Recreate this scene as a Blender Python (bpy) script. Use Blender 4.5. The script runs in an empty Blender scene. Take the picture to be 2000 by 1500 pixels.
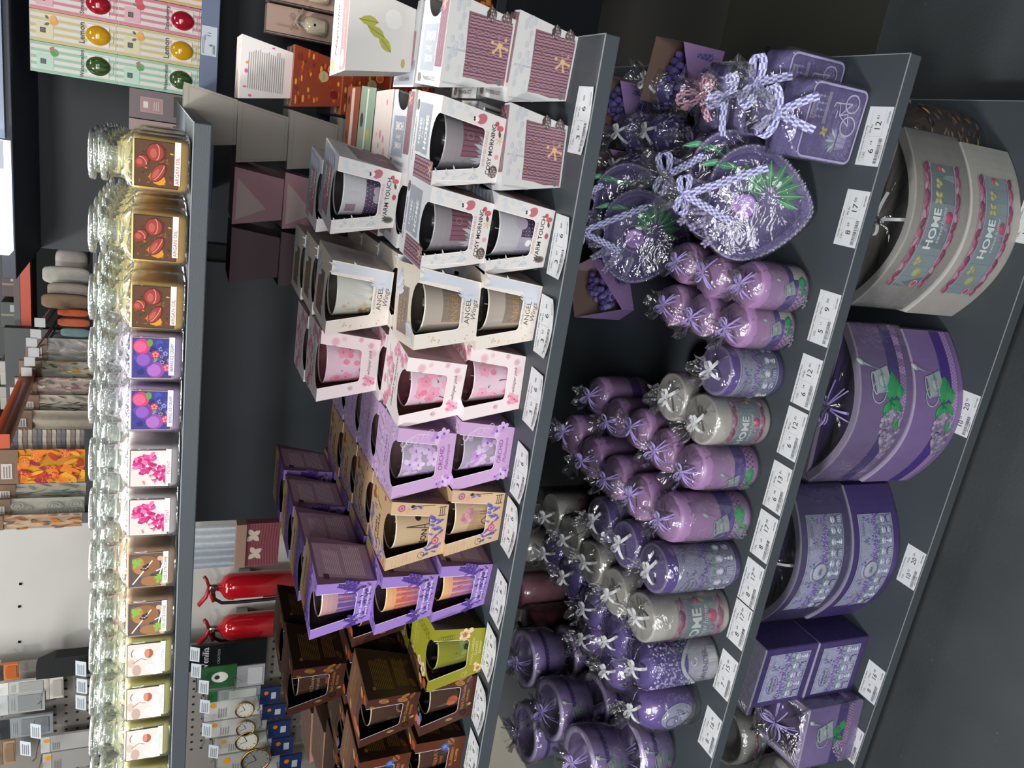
import bpy, math, random
from mathutils import Vector, Matrix
PI = math.pi; R = math.radians
sc = bpy.context.scene; COL = sc.collection
rnd = random.Random(11)

def S(h, k=1.0):
    """sRGB hex -> linear rgb"""
    if not isinstance(h, str): return tuple(h)
    o = []
    for i in (0, 2, 4):
        c = int(h[i:i+2], 16) / 255
        o.append((c / 12.92 if c <= .04045 else ((c + .055) / 1.055) ** 2.4) * k)
    return tuple(o)
def mix(a, b, t):
    a, b = S(a), S(b); return tuple(a[i] * (1 - t) + b[i] * t for i in range(3))

# ---------------------------------------------------------------- camera (a phone held sideways, looking down at the rack)
CAM = Vector((0, 0, 1.44)); FPX = 1535.06
_y, _p, _r = R(18.3956), R(24.1797), R(1.47236)
fw = Vector((-math.sin(_y) * math.cos(_p), math.cos(_y) * math.cos(_p), -math.sin(_p)))
rt = Vector((math.cos(_y), math.sin(_y), 0)); up = rt.cross(fw)
rt, up = math.cos(_r) * rt + math.sin(_r) * up, -math.sin(_r) * rt + math.cos(_r) * up
def ray(px, py): return fw + rt * ((1500 - py - 750) / FPX) - up * ((px - 1000) / FPX)
def onz(px, py, z): d = ray(px, py); return CAM + d * ((z - CAM.z) / d.z)
def ony(px, py, y): d = ray(px, py); return CAM + d * (y / d.y)
cam = bpy.data.objects.new('camera', bpy.data.cameras.new('camera')); COL.objects.link(cam)
M = Matrix((-up, rt, -fw)).transposed().to_4x4(); M.translation = CAM
cam.matrix_world = M; cam.data.sensor_width = 36; cam.data.lens = FPX / 2000 * 36; cam.data.clip_start = .02
sc.camera = cam

# ---------------------------------------------------------------- materials
MATS = {}
def mat(name, rough=.5, metal=0, bump=0, bscale=60, var=0, vscale=20, sss=0, coat=0, emis=0, spec=.5, alpha=1, bdetail=4):
    if name in MATS: return MATS[name]
    m = bpy.data.materials.new(name); m.use_nodes = True; nt = m.node_tree; N = nt.nodes; L = nt.links
    b = N['Principled BSDF']; at = N.new('ShaderNodeAttribute'); at.attribute_name = 'Col'
    col = at.outputs['Color']
    tc = N.new('ShaderNodeTexCoord')
    if var:
        n = N.new('ShaderNodeTexNoise'); n.inputs['Scale'].default_value = vscale; n.inputs['Detail'].default_value = 5
        L.new(tc.outputs['Object'], n.inputs['Vector'])
        r = N.new('ShaderNodeMapRange'); r.inputs['From Min'].default_value = .3; r.inputs['From Max'].default_value = .7
        r.inputs['To Min'].default_value = 1 - var; r.inputs['To Max'].default_value = 1 + var
        L.new(n.outputs['Fac'], r.inputs['Value'])
        mu = N.new('ShaderNodeVectorMath'); mu.operation = 'MULTIPLY'
        L.new(col, mu.inputs[0]); L.new(r.outputs['Result'], mu.inputs[1]); col = mu.outputs[0]
    L.new(col, b.inputs['Base Color'])
    b.inputs['Roughness'].default_value = rough; b.inputs['Metallic'].default_value = metal
    b.inputs['Specular IOR Level'].default_value = spec
    b.inputs['Coat Weight'].default_value = coat; b.inputs['Coat Roughness'].default_value = .12
    if sss:
        b.inputs['Subsurface Weight'].default_value = sss; b.inputs['Subsurface Scale'].default_value = .01
        b.inputs['Subsurface Radius'].default_value = (1, .7, .7)
    if emis:
        L.new(col, b.inputs['Emission Color']); b.inputs['Emission Strength'].default_value = emis
    if bump:
        n = N.new('ShaderNodeTexNoise'); n.inputs['Scale'].default_value = bscale; n.inputs['Detail'].default_value = bdetail
        L.new(tc.outputs['Object'], n.inputs['Vector'])
        bp = N.new('ShaderNodeBump'); bp.inputs['Strength'].default_value = bump; bp.inputs['Distance'].default_value = .002
        L.new(n.outputs['Fac'], bp.inputs['Height']); L.new(bp.outputs['Normal'], b.inputs['Normal'])
    MATS[name] = m; return m
def film(name, tint='ffffff', rough=.07, amt=1.0, bump=.9, bscale=55, base=.03, milk=0.0, milkc='d8d8d8', dist=.004, crisp=False):
    """thin clear sheet or blown glass: what is behind shows through, lamps glint on it"""
    if name in MATS: return MATS[name]
    m = bpy.data.materials.new(name); m.use_nodes = True; nt = m.node_tree; N = nt.nodes; L = nt.links
    N.remove(N['Principled BSDF']); out = N['Material Output']
    tr = N.new('ShaderNodeBsdfTransparent'); tr.inputs[0].default_value = (*S(tint), 1)
    gl = N.new('ShaderNodeBsdfGlossy'); gl.inputs['Roughness'].default_value = rough; gl.inputs[0].default_value = (1, 1, 1, 1)
    fr = N.new('ShaderNodeFresnel'); fr.inputs[0].default_value = 1.5
    ma = N.new('ShaderNodeMath'); ma.operation = 'MULTIPLY_ADD'; ma.inputs[1].default_value = amt; ma.inputs[2].default_value = base
    ma.use_clamp = True
    L.new(fr.outputs[0], ma.inputs[0])
    if bump:
        tc = N.new('ShaderNodeTexCoord'); n = N.new('ShaderNodeTexNoise'); n.inputs['Scale'].default_value = bscale
        n.inputs['Detail'].default_value = 3; n.inputs['Distortion'].default_value = .6
        L.new(tc.outputs['Object'], n.inputs['Vector'])
        bp = N.new('ShaderNodeBump'); bp.inputs['Strength'].default_value = bump; bp.inputs['Distance'].default_value = dist
        L.new(n.outputs['Fac'], bp.inputs['Height'])
        L.new(bp.outputs['Normal'], gl.inputs['Normal'])
        if crisp: L.new(bp.outputs['Normal'], fr.inputs['Normal'])
    base_sh = tr.outputs[0]
    if milk:
        df = N.new('ShaderNodeBsdfDiffuse'); df.inputs[0].default_value = (*S(milkc), 1)
        m0 = N.new('ShaderNodeMixShader'); m0.inputs[0].default_value = milk
        L.new(tr.outputs[0], m0.inputs[1]); L.new(df.outputs[0], m0.inputs[2]); base_sh = m0.outputs[0]
    mx = N.new('ShaderNodeMixShader'); L.new(ma.outputs[0], mx.inputs[0])
    L.new(base_sh, mx.inputs[1]); L.new(gl.outputs[0], mx.inputs[2]); L.new(mx.outputs[0], out.inputs[0])
    MATS[name] = m; return m

CARD = mat('coated_card', .42, spec=.4)
WAX = mat('wax', .38, sss=.25, var=.05, vscale=30, coat=.15)
RELIEF = mat('painted_wax_relief', .5, bump=.35, bscale=220, var=.12, vscale=90)
GLOSS = mat('glazed', .12, coat=.5)
LAM = mat('dark_laminate', .48, bump=.12, bscale=900, var=.08, vscale=5)
PAPER = mat('paper', .75)
CLOTH = mat('woven_cloth', .85, bump=.4, bscale=700, var=.08, vscale=40)
METAL = mat('bare_metal', .3, metal=1)
PLAST = mat('plastic', .35)
WALL = mat('painted_wall', .8, var=.04, vscale=3)
FILM = film('cellophane', amt=.55, base=.055, rough=.09, bump=1.0, bscale=30, milk=.03, milkc='d8d8dc', dist=.009)
GLASS = film('jar_glass', tint='fcfefd', amt=.8, base=.03, rough=.05, bump=.5, bscale=70, milk=.07, milkc='f0f4ee')  # white milk in jar and lid glass stands in for their glow
LID = film('lid_glass', tint='f6faf8', amt=1.5, base=.08, rough=.06, bump=.9, bscale=90, milk=.22, milkc='eef4ec')

# ---------------------------------------------------------------- mesh builder: every face carries its own colour
class MB:
    def __init__(s): s.v = []; s.f = []; s.c = []; s.s = []; s.M = Matrix()
    def add(s, vs, fs, col, smooth=False):
        n = len(s.v); s.v += [s.M @ Vector(p) for p in vs]
        one = isinstance(col, (str, tuple))
        cc = S(col) if one else None
        for i, f in enumerate(fs):
            s.f.append([n + j for j in f]); s.s.append(smooth)
            s.c.append(cc if one else S(col[i]))
    def box(s, x0, x1, y0, y1, z0, z1, col):
        v = [(x, y, z) for z in (z0, z1) for y in (y0, y1) for x in (x0, x1)]
        s.add(v, [(0, 2, 3, 1), (4, 5, 7, 6), (0, 1, 5, 4), (1, 3, 7, 5), (3, 2, 6, 7), (2, 0, 4, 6)], col)
    def loft(s, rings, col, smooth=True, cap0=True, cap1=True, closed=True):
        n = len(rings[0]); vs = [p for r in rings for p in r]; fs = []; cs = []
        for i in range(len(rings) - 1):
            c = col if isinstance(col, (str, tuple)) else col[i]
            for j in range(n if closed else n - 1):
                k = (j + 1) % n; fs.append((i * n + j, i * n + k, (i + 1) * n + k, (i + 1) * n + j)); cs.append(c)
        s.add(vs, fs, cs, smooth)
        c0 = col if isinstance(col, (str, tuple)) else col[0]; c1 = col if isinstance(col, (str, tuple)) else col[-1]
        if cap0: s.add(rings[0], [tuple(range(n))[::-1]], c0)
        if cap1: s.add(rings[-1], [tuple(range(n))], c1)
    def lathe(s, prof, col, n=28, fn=None, smooth=True, cap0=True, cap1=True, cx=0, cy=0):
        rings = []
        for i, (r, z) in enumerate(prof):
            ring = []
            for j in range(n):
                a = 2 * PI * j / n; q = fn(i, a, r, z) if fn else r
                ring.append((cx + q * math.cos(a), cy + q * math.sin(a), z))
            rings.append(ring)
        s.loft(rings, col, smooth, cap0, cap1)
    def tube(s, pts, r, col, n=7, cap=True):
        pts = [Vector(p) for p in pts]; rings = []; u = None
        for i, p in enumerate(pts):
            d = (pts[min(i + 1, len(pts) - 1)] - pts[max(i - 1, 0)]).normalized()
            if u is None: u = d.orthogonal().normalized()
            u = (u - d * u.dot(d)).normalized(); w = d.cross(u)
            rr = r[i] if isinstance(r, (list, tuple)) else r
            rings.append([p + (u * math.cos(2 * PI * j / n) + w * math.sin(2 * PI * j / n)) * rr for j in range(n)])
        s.loft(rings, col, True, cap, cap)
    def ribbon(s, pts, w, wd, col, check=None):
        """flat band of width w along pts; wd = direction across; check = second colour for gingham"""
        pts = [Vector(p) for p in pts]; k = 4 if check else 1; vs = []; fs = []; cs = []
        for i, p in enumerate(pts):
            d = Vector(wd[i] if isinstance(wd, list) else wd).normalized()
            for j in range(k + 1): vs.append(p + d * (w * (j / k - .5)))
        for i in range(len(pts) - 1):
            for j in range(k):
                fs.append((i * (k + 1) + j, i * (k + 1) + j + 1, (i + 1) * (k + 1) + j + 1, (i + 1) * (k + 1) + j))
                cs.append(col if not check else (check[(i % 2) + (j % 2)]))
        s.add(vs, fs, cs, not check)
    def ball(s, c, r, col, n=14, m=8, sq=(1, 1, 1)):
        c = Vector(c); rings = []
        for i in range(1, m):
            t = PI * i / m
            rings.append([(c.x + r * sq[0] * math.sin(t) * math.cos(2 * PI * j / n), c.y + r * sq[1] * math.sin(t) * math.sin(2 * PI * j / n), c.z - r * sq[2] * math.cos(t)) for j in range(n)])
        s.loft(rings, col, True)
    def build(s, name, m, parent=None, loc=None, bevel=0, solid=0):
        me = bpy.data.meshes.new(name); me.from_pydata([tuple(v) for v in s.v], [], s.f)
        ca = me.attributes.new('Col', 'FLOAT_COLOR', 'CORNER'); buf = []
        for f, c in zip(s.f, s.c): buf += [*c[:3], 1.0] * len(f)
        ca.data.foreach_set('color', buf)
        me.polygons.foreach_set('use_smooth', s.s); me.update()
        me.materials.append(m)
        o = bpy.data.objects.new(name, me); COL.objects.link(o)
        if parent: o.parent = parent
        if loc is not None: o.location = loc
        if bevel:
            b = o.modifiers.new('b', 'BEVEL'); b.width = bevel; b.segments = 2; b.limit_method = 'ANGLE'
        if solid:
            b = o.modifiers.new('s', 'SOLIDIFY'); b.thickness = solid; b.offset = 0
        return o

_G = {}
def glyphs(txt, font_shear=0, bold=0):
    k = (txt, font_shear, bold)
    if k not in _G:
        cu = bpy.data.curves.new('t', 'FONT'); cu.body = txt; cu.size = 1; cu.shear = font_shear; cu.offset = bold
        cu.align_x = 'CENTER'; cu.align_y = 'CENTER'; cu.resolution_u = 2
        o = bpy.data.objects.new('t', cu); me = o.to_mesh()
        _G[k] = ([tuple(v.co[:2]) for v in me.vertices], [tuple(p.vertices) for p in me.polygons])
        o.to_mesh_clear(); bpy.data.objects.remove(o); bpy.data.curves.remove(cu)
    return _G[k]
class Paint:
    """prints flat shapes on a surface: fn(u, v, height) -> point"""
    def __init__(s, mb, fn, d=.00012):
        s.mb = mb; s.fn = fn; s.lv = d; s.d = d; s.n = 0
        s.curved = ((fn(-.02, .03, 0) + fn(.02, .03, 0)) / 2 - fn(0, .03, 0)).length > 2e-4
    def up(s): s.n = (s.n + 1) % 60; return s.lv + s.n * 3e-6
    def poly(s, pts, col, h=0):
        z = s.up() + h
        if s.curved and max(math.dist(a, b) for a in pts for b in pts) > .007:
            P = []
            for a, b in zip(pts, pts[1:] + pts[:1]):
                k = max(1, math.ceil(math.dist(a, b) / .004)); P += [(a[0] + (b[0] - a[0]) * i / k, a[1] + (b[1] - a[1]) * i / k) for i in range(k)]
            n = len(P); cu = sum(a for a, _ in P) / n; cv = sum(b for _, b in P) / n; vs = []
            for q in (1, .66, .33): vs += [s.fn(cu + (a - cu) * q, cv + (b - cv) * q, z) for a, b in P]
            vs.append(s.fn(cu, cv, z)); fs = [(r * n + i, r * n + (i + 1) % n, (r + 1) * n + (i + 1) % n, (r + 1) * n + i) for r in (0, 1) for i in range(n)] + [(2 * n + i, 2 * n + (i + 1) % n, 3 * n) for i in range(n)]
            s.mb.add(vs, fs, col); return
        s.mb.add([s.fn(u, v, z) for u, v in pts], [tuple(range(len(pts)))], col)
    def rect(s, u0, u1, v0, v1, col, n=1, col2=None, m=1, flat=False):
        if not flat: s.lv += s.d * 1.2; s.n = 0
        vs = []; fs = []; cs = []
        for j in range(m + 1):
            for i in range(n + 1): vs.append(s.fn(u0 + (u1 - u0) * i / n, v0 + (v1 - v0) * j / m, s.lv))
        for j in range(m):
            for i in range(n):
                a = j * (n + 1) + i; fs.append((a, a + 1, a + n + 2, a + n + 1))
                cs.append(mix(col, col2, (j + .5) / m) if col2 else col)
        s.mb.add(vs, fs, cs)
    def disc(s, u, v, ru, col, rv=None, n=10, rot=0, bump=0):
        z = s.up(); rv = rv or ru; c, t = math.cos(rot), math.sin(rot)
        if s.curved and not bump and max(ru, rv) > .004: bump = 1e-5
        def P(k, a): x, y = ru * k * math.cos(a), rv * k * math.sin(a); return u + x * c - y * t, v + x * t + y * c
        if bump:
            vs = [s.fn(*P(1, 2 * PI * i / n), z) for i in range(n)] + [s.fn(*P(.6, 2 * PI * i / n), z + bump * .8) for i in range(n)] + [s.fn(u, v, z + bump)]
            fs = [(i, (i + 1) % n, n + (i + 1) % n, n + i) for i in range(n)] + [(n + i, n + (i + 1) % n, 2 * n) for i in range(n)]
            s.mb.add(vs, fs, col, True)
        else: s.mb.add([s.fn(*P(1, 2 * PI * i / n), z) for i in range(n)], [tuple(range(n))], col)
    def line(s, pts, w, col, bump=0):
        z = s.up() + bump; vs = []; n = len(pts)
        for i, (u, v) in enumerate(pts):
            a = pts[max(i - 1, 0)]; b = pts[min(i + 1, n - 1)]; dx, dy = b[0] - a[0], b[1] - a[1]; l = math.hypot(dx, dy) or 1
            ww = w if not isinstance(w, (list, tuple)) else w[0] + (w[1] - w[0]) * i / (n - 1)
            for q in (-.5, .5): vs.append(s.fn(u - dy / l * ww * q, v + dx / l * ww * q, z))
        s.mb.add(vs, [(2 * i, 2 * i + 2, 2 * i + 3, 2 * i + 1) for i in range(n - 1)], col)
    def ring(s, u, v, r, w, col, rv=None, n=16, a0=0, a1=2 * PI, rot=0, bump=0):
        rv = rv or r; c, t = math.cos(rot), math.sin(rot); pts = []
        for i in range(n + 1):
            a = a0 + (a1 - a0) * i / n; x, y = r * math.cos(a), rv * math.sin(a); pts.append((u + x * c - y * t, v + x * t + y * c))
        s.line(pts, w, col, bump)
    def text(s, txt, u, v, size, col, rot=0, shear=0, bold=0, sx=1, h=0):
        gv, gf = glyphs(txt, shear, bold); c, t = math.cos(rot), math.sin(rot)
        s.mb.add([s.fn(u + (x * sx * c - y * t) * size, v + (x * sx * t + y * c) * size, s.lv + .00022 + h) for x, y in gv], gf, col)
    def leaf(s, u, v, l, w, col, rot=0, vein=None, bump=0):
        c, t = math.cos(rot), math.sin(rot)
        prof = [(0, 0), (.2, .7), (.45, 1), (.75, .7), (1, 0), (.75, -.7), (.45, -1), (.2, -.7)]
        P = [(u + x * l * c - y * w / 2 * t, v + x * l * t + y * w / 2 * c) for x, y in prof]
        if bump:
            if s.curved and l > .012:
                P = [x for a, b in zip(P, P[1:] + P[:1]) for x in (a, ((a[0] + b[0]) / 2, (a[1] + b[1]) / 2))]
                z = s.up(); n = len(P); cu, cv = u + .5 * l * c, v + .5 * l * t; vs = [s.fn(*p, z) for p in P] + [s.fn(cu + (p[0] - cu) * .55, cv + (p[1] - cv) * .55, z + bump * .8) for p in P] + [s.fn(cu, cv, z + bump)]
                s.mb.add(vs, [(i, (i + 1) % n, n + (i + 1) % n, n + i) for i in range(n)] + [(n + i, n + (i + 1) % n, 2 * n) for i in range(n)], col, True)
                if vein: s.line([(u + (l * c) * k / 5, v + l * t * k / 5) for k in range(6)], w * .08, vein, bump)
                return
            z = s.up(); vs = [s.fn(*p, z) for p in P] + [s.fn(u + .5 * l * c, v + .5 * l * t, z + bump)]
            s.mb.add(vs, [(i, (i + 1) % 8, 8) for i in range(8)], col, True)
        else: s.poly(P, col)
        if vein: s.line([(u, v), (u + l * c, v + l * t)], w * .08, vein, bump)
    def flower(s, u, v, r, col, cen, n=5, rot=0, k=.55, col2=None):
        for i in range(n):
            a = rot + 2 * PI * i / n
            s.disc(u + r * .55 * math.cos(a), v + r * .55 * math.sin(a), r * k, col if (i % 2 or not col2) else col2, rv=r * k * .75, rot=a, n=9)
        s.disc(u, v, r * .2, cen, n=7)
    def sprig(s, u, v, l, rot, col, col2=None, stem='5a6a4a', n=7, w=.16, bump=0):
        c, t = math.cos(rot), math.sin(rot); s.line([(u, v), (u + l * c, v + l * t)], l * .025, stem)
        for i in range(n):
            q = l * (.35 + .65 * i / (n - 1)); ww = l * w * (1 - .5 * i / n)
            for sg in (-1, 1):
                s.disc(u + q * c - sg * t * ww * .5, v + q * t + sg * c * ww * .5, ww * .62, col if (i + (sg > 0)) % 2 or not col2 else col2, rv=ww * .42, rot=rot + sg * .6, n=7, bump=bump)
    def lines(s, u0, u1, v0, v1, n, col, k=.35, jit=.12, seed=1):
        q = random.Random(seed)
        for i in range(n):
            v = v0 + (v1 - v0) * (i + .5) / n; e = u1 - (u1 - u0) * q.random() * jit
            s.rect(u0, e, v - (v1 - v0) / n * k / 2, v + (v1 - v0) / n * k / 2, col, flat=i > 0)
def plane_fn(o, ux, uy):
    o, ux, uy = Vector(o), Vector(ux), Vector(uy); n = ux.cross(uy)
    return lambda u, v, h: o + ux * u + uy * v + n * h
def cyl_fn(r, z0=0, a0=-PI / 2, cx=0, cy=0):
    """u = arc length, v = height, facing -y at u=0; r may be a function of z"""
    def f(u, v, h):
        rr = r(v) if callable(r) else r; r0 = r(0.03) if callable(r) else r
        a = a0 + u / r0; return Vector((cx + (rr + h) * math.cos(a), cy + (rr + h) * math.sin(a), z0 + v))
    return f

def tag(o, label, cat, group=None, kind=None):
    if label: o['label'] = label
    if cat: o['category'] = cat
    if group: o['group'] = group
    if kind: o['kind'] = kind
    return o
def thing(name, loc, label, cat, group=None, rz=0, rx=0, ry=0):
    o = bpy.data.objects.new(name, None); o.empty_display_size = .02; COL.objects.link(o)
    o.location = loc; o.rotation_euler = (rx, ry, rz); return tag(o, label, cat, group)
def dup(root, loc, label, rz=None, group=None):
    """copy of a thing with its parts and sub-parts (they share mesh data)"""
    r = root.copy(); COL.objects.link(r); r.location = loc
    if rz is not None: r.rotation_euler = (root.rotation_euler.x, root.rotation_euler.y, rz)
    r['label'] = label
    if group: r['group'] = group
    elif 'group' in r: del r['group']
    for ch in root.children:
        c = ch.copy(); COL.objects.link(c); c.parent = r
        for g in ch.children:
            d = g.copy(); COL.objects.link(d); d.parent = c
    return r
# ================================================================ the rack: four shelves, back panels, floor
Z1, Z2, Z3, Z4 = 1.4155, .969, .532, .1035
SHELF = '40474c'; SHELF_E = '2b3236'
def shelf(x0, x1, y0, y1, z, t, label, lip='8a9094'):
    m = MB(); m.box(x0, x1, y0, y1, z - t, z, SHELF); o = m.build('display_shelf', LAM, bevel=.0012)
    # paler edge line along the front and the end
    e = MB(); e.box(x0, x1, y0 - .0004, y0 + .0008, z - .0008, z + .0004, lip); e.box(x1 - .0008, x1 + .0004, y0, y1, z - .0008, z + .0004, lip)
    e.build('edge_band', PAPER, o)
    return tag(o, label, 'shelf')
X1 = -.0262
shelf(-1.55, X1, .85, 2.30, Z1, .0167, 'topmost dark grey shelf board carrying the glass jar candles')
shelf(-1.55, .1412, .895, 2.0, Z2, .0205, 'second dark grey shelf board carrying the boxed candles')
shelf(-1.55, .198, .852, 2.0, Z3, .0215, 'third dark grey shelf board carrying the wrapped lavender candles')
shelf(-1.55, .205, .8846, 1.75, Z4, .024, 'lowest dark grey shelf board carrying the big lavender candle bowls')
def struct(m, name, mt, **k):
    o = m.build(name, mt, **k); o['kind'] = 'structure'; return o
# plinth under the lowest shelf
m = MB(); m.box(-1.55, .19, .96, 1.7, .002, Z4 - .024, '202427')
tag(m.build('shelf_plinth', LAM), 'dark plinth under the lowest shelf board', 'plinth')
# ================================================================ tapered gift boxes with a window, a candle glass inside
BB, BT, BH = .0385, .0525, .0885
BL = math.hypot(BH, BT - BB)
VB, WB, WT = .027, .0235, .0335            # window: sill height, half width at sill and at top
def hw(v): return BB + (BT - BB) * v / BL
def win(u, v, e=.002):                     # is a print point inside the window?
    return v > VB - e and abs(u) < WB + (WT - WB) * (v - VB) / (BL - VB) + e
def carton(cf, ct, cr, cl, cb=None, inner='5a4a4c', window=True):
    m = MB(); s = BT - BB
    q = m.add
    if window:
        P = [(-BT, BL), (-BB, 0), (BB, 0), (BT, BL), (WT, BL)]
        r = .006
        for i in range(5): a = -PI / 2 * i / 4; P.append((WB + .0012 - r + r * math.cos(a), VB + r + r * math.sin(a)))
        for i in range(5): a = -PI / 2 - PI / 2 * i / 4; P.append((-WB - .0012 + r + r * math.cos(a), VB + r + r * math.sin(a)))
        P.append((-WT, BL))
        f = plane_fn((0, -BB, 0), (1, 0, 0), (0, -s / BL, BH / BL)); q([f(u, v, 0) for u, v in P], [tuple(range(len(P)))], cf)
        # pale cut edge round the window
        p = Paint(m, f); p.line(P[4:], .0009, mix(cf, 'ffffff', .6))
        T = [(-BT, BT), (-BT, -BT), (-WT, -BT)] + [(-WT * math.cos(PI * i / 10), -BT + .027 * math.sin(PI * i / 10)) for i in range(1, 10)] + [(WT, -BT), (BT, -BT), (BT, BT)]
    else:
        q([(-BB, -BB, 0), (BB, -BB, 0), (BT, -BT, BH), (-BT, -BT, BH)], [(0, 1, 2, 3)], cf)
        T = [(-BT, BT), (-BT, -BT), (BT, -BT), (BT, BT)]
    q([(u, v, BH) for u, v in T], [tuple(range(len(T)))], ct)
    q([(BB, -BB, 0), (BB, BB, 0), (BT, BT, BH), (BT, -BT, BH)], [(0, 1, 2, 3)], cr)
    q([(-BB, BB, 0), (-BB, -BB, 0), (-BT, -BT, BH), (-BT, BT, BH)], [(0, 1, 2, 3)], cl)
    q([(BB, BB, 0), (-BB, BB, 0), (-BT, BT, BH), (BT, BT, BH)], [(0, 1, 2, 3)], cb or cr)
    q([(-BB, BB, 0), (BB, BB, 0), (BB, -BB, 0), (-BB, -BB, 0)], [(0, 1, 2, 3)], cb or cr)
    e = .0012                                # inner faces, a shade of bare board
    q([(BB - e, -BB + e, .001), (BB - e, BB - e, .001), (BT - e, BT - e, BH - e), (BT - e, -BT + e, BH - e)], [(3, 2, 1, 0)], inner)
    q([(-BB + e, BB - e, .001), (-BB + e, -BB + e, .001), (-BT + e, -BT + e, BH - e), (-BT + e, BT - e, BH - e)], [(3, 2, 1, 0)], inner)
    q([(BB - e, BB - e, .001), (-BB + e, BB - e, .001), (-BT + e, BT - e, BH - e), (BT - e, BT - e, BH - e)], [(3, 2, 1, 0)], inner)
    q([(-BB, -BB, .001), (BB, -BB, .001), (BB, BB, .001), (-BB, BB, .001)], [(0, 1, 2, 3)], inner)
    F = Paint(m, plane_fn((0, -BB, 0), (1, 0, 0), (0, -s / BL, BH / BL)))
    Rt = Paint(m, plane_fn((BB, 0, 0), (0, 1, 0), (s / BL, 0, BH / BL)))
    Lf = Paint(m, plane_fn((-BB, 0, 0), (0, -1, 0), (-s / BL, 0, BH / BL)))
    Bk = Paint(m, plane_fn((0, BB, 0), (-1, 0, 0), (0, s / BL, BH / BL)))
    T = Paint(m, plane_fn((0, 0, BH), (1, 0, 0), (0, 1, 0)))
    return m, F, Rt, Lf, Bk, T
def cup_r(v): return .0285 + .0080 * min(max(v, 0), .072) / .072
CY = -.0092
def cup(col, rim, inside='3a3436', col2=None, waxc='cfc6c0'):
    m = MB()
    n = 10; prof = [(cup_r(.072 * i / n), .003 + .072 * i / n) for i in range(n + 1)]
    cols = [mix(col, col2 or col, i / n) for i in range(n)]
    m.lathe(prof, cols, 32, cap1=False, cy=CY)
    m.lathe([(.0365, .075), (.0367, .0762), (.0359, .0768), (.0350, .0762), (.0345, .075)], rim, 32, cap0=False, cap1=False, cy=CY)
    m.lathe([(.0345, .075), (.0332, .058)], inside, 32, cap0=False, cap1=False, cy=CY)
    m.lathe([(.0332, .058), (.0005, .0582)], waxc, 32, cap0=False, cap1=False, cy=CY)
    m.tube([(0, CY, .058), (.001, CY, .068)], .0007, 'f4f0e8')
    return m, Paint(m, cyl_fn(cup_r, .003, -PI / 2, 0, CY), .00008)
def scatter(seed, n, u0, u1, v0, v1):
    q = random.Random(seed)
    for _ in range(n): yield q.uniform(u0, u1), q.uniform(v0, v1), q
def face_ok(u, v, mrg=.004): return 0.003 < v < BL - .003 and abs(u) < hw(v) - mrg

def type_angel(var):
    m, F, Rt, Lf, Bk, T = carton('e3dad0', 'e6dccb', 'b4a9a6', 'e6d8c4', inner='7a6a58')
    F.poly([(.010, .003), (.037, .003), (.050, .085), (.036, .085), (.030, .03), (.012, .022)], 'c9cdd6')
    for u, v, q in scatter(3, 26, .010, .05, .004, .085):
        if face_ok(u, v, .006) and not win(u, v, .004): F.leaf(u, v, .014, .003, mix('d6dae0', 'b9bfca', q.random()), rot=q.uniform(.6, 1.6))
    for u, v, q in scatter(4, 46, -.05, -.004, .004, .07):
        if face_ok(u, v, .004) and not win(u, v, .003): F.disc(u, v, q.uniform(.0006, .0030), mix('c9a57e', 'd9c2a6', q.random()), rv=q.uniform(.0006, .002), n=6)
    F.text('SCENTED CANDLE', 0, .0235, .0036, '8a7f7a'); F.text('ANGEL', 0, .0165, .0105, '57504f', sx=1.0)
    F.text('Wings', .001, .0075, .0105, '6c6260', shear=.35)
    Rt.lines(-.028, .03, .02, .07, 16, '8d8382', seed=3)
    T.disc(-.02, .02, .022, 'd9c3a2'); T.disc(-.03, -.01, .014, 'dcc9ae')
    T.rect(-.040, .022, -.012, .034, '85756f'); T.rect(-.038, .020, -.010, -.0092, 'c8bdb0'); T.rect(-.038, .020, .031, .0318, 'c8bdb0')
    T.text('ANGEL', -.010, .018, .013, 'c9a06a'); T.text('Wings', -.010, .004, .013, 'd2aa74', shear=.35)
    for u0, v0, rr, s in ((-.05, -.045, .9, 1), (.012, .045, -1.1, 1)):
        for k in range(6): T.leaf(u0 + .002 * k, v0 + .001 * k, .036, .010, mix('e4e6ea', 'c9cfdb', (k % 3) / 2), rot=rr + .12 * (k - 3))
    c, P = cup('b5a99a' if not var else 'c6c7bd', 'd8d2c6', col2='a79c92' if not var else 'cfd0c6', inside='4a443c', waxc='3a362e')
    if not var:
        P.rect(-.016, .036, .004, .048, '84776c', n=8)
        P.line([(-.0145, .0455), (.030, .0455)], .0005, 'b9a68c'); P.line([(-.0145, .0455), (-.0145, .006)], .0005, 'b9a68c')
        P.text('SCENTED CANDLE', .004, .041, .0034, 'b58e62'); P.text('ANGEL', .004, .031, .0125, 'b98a55', shear=0); P.text('Wings', .004, .016, .014, 'c29862', shear=.35)
        for k in range(9): P.leaf(-.017 + k * .004, .004, .016, .004, 'd8d4cc', rot=PI / 2 + .9 - k * .13)
    else:
        P.rect(-.034, -.016, .002, .040, '8a7a66', n=4); P.line([(-.018, .002), (-.018, .038), (-.034, .038)], .0005, 'c8b89c')
        for u, v, q in scatter(7, 24, -.030, -.004, .02, .062): P.disc(u, v, q.uniform(.001, .0035), mix('c9a878', 'cfc2a4', q.random()), n=7)
        for k in range(16): P.leaf(-.010 + k * .0022, .012 + (k % 4) * .006, .022, .006, mix('d8d9d2', 'b6bab4', (k % 5) / 4), rot=1.2 + .05 * (k % 3))
        P.poly([(-.002, .028), (.006, .022), (.016, .020), (.005, .019), (-.004, .024)], 'b39468')
    return m, c
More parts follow.
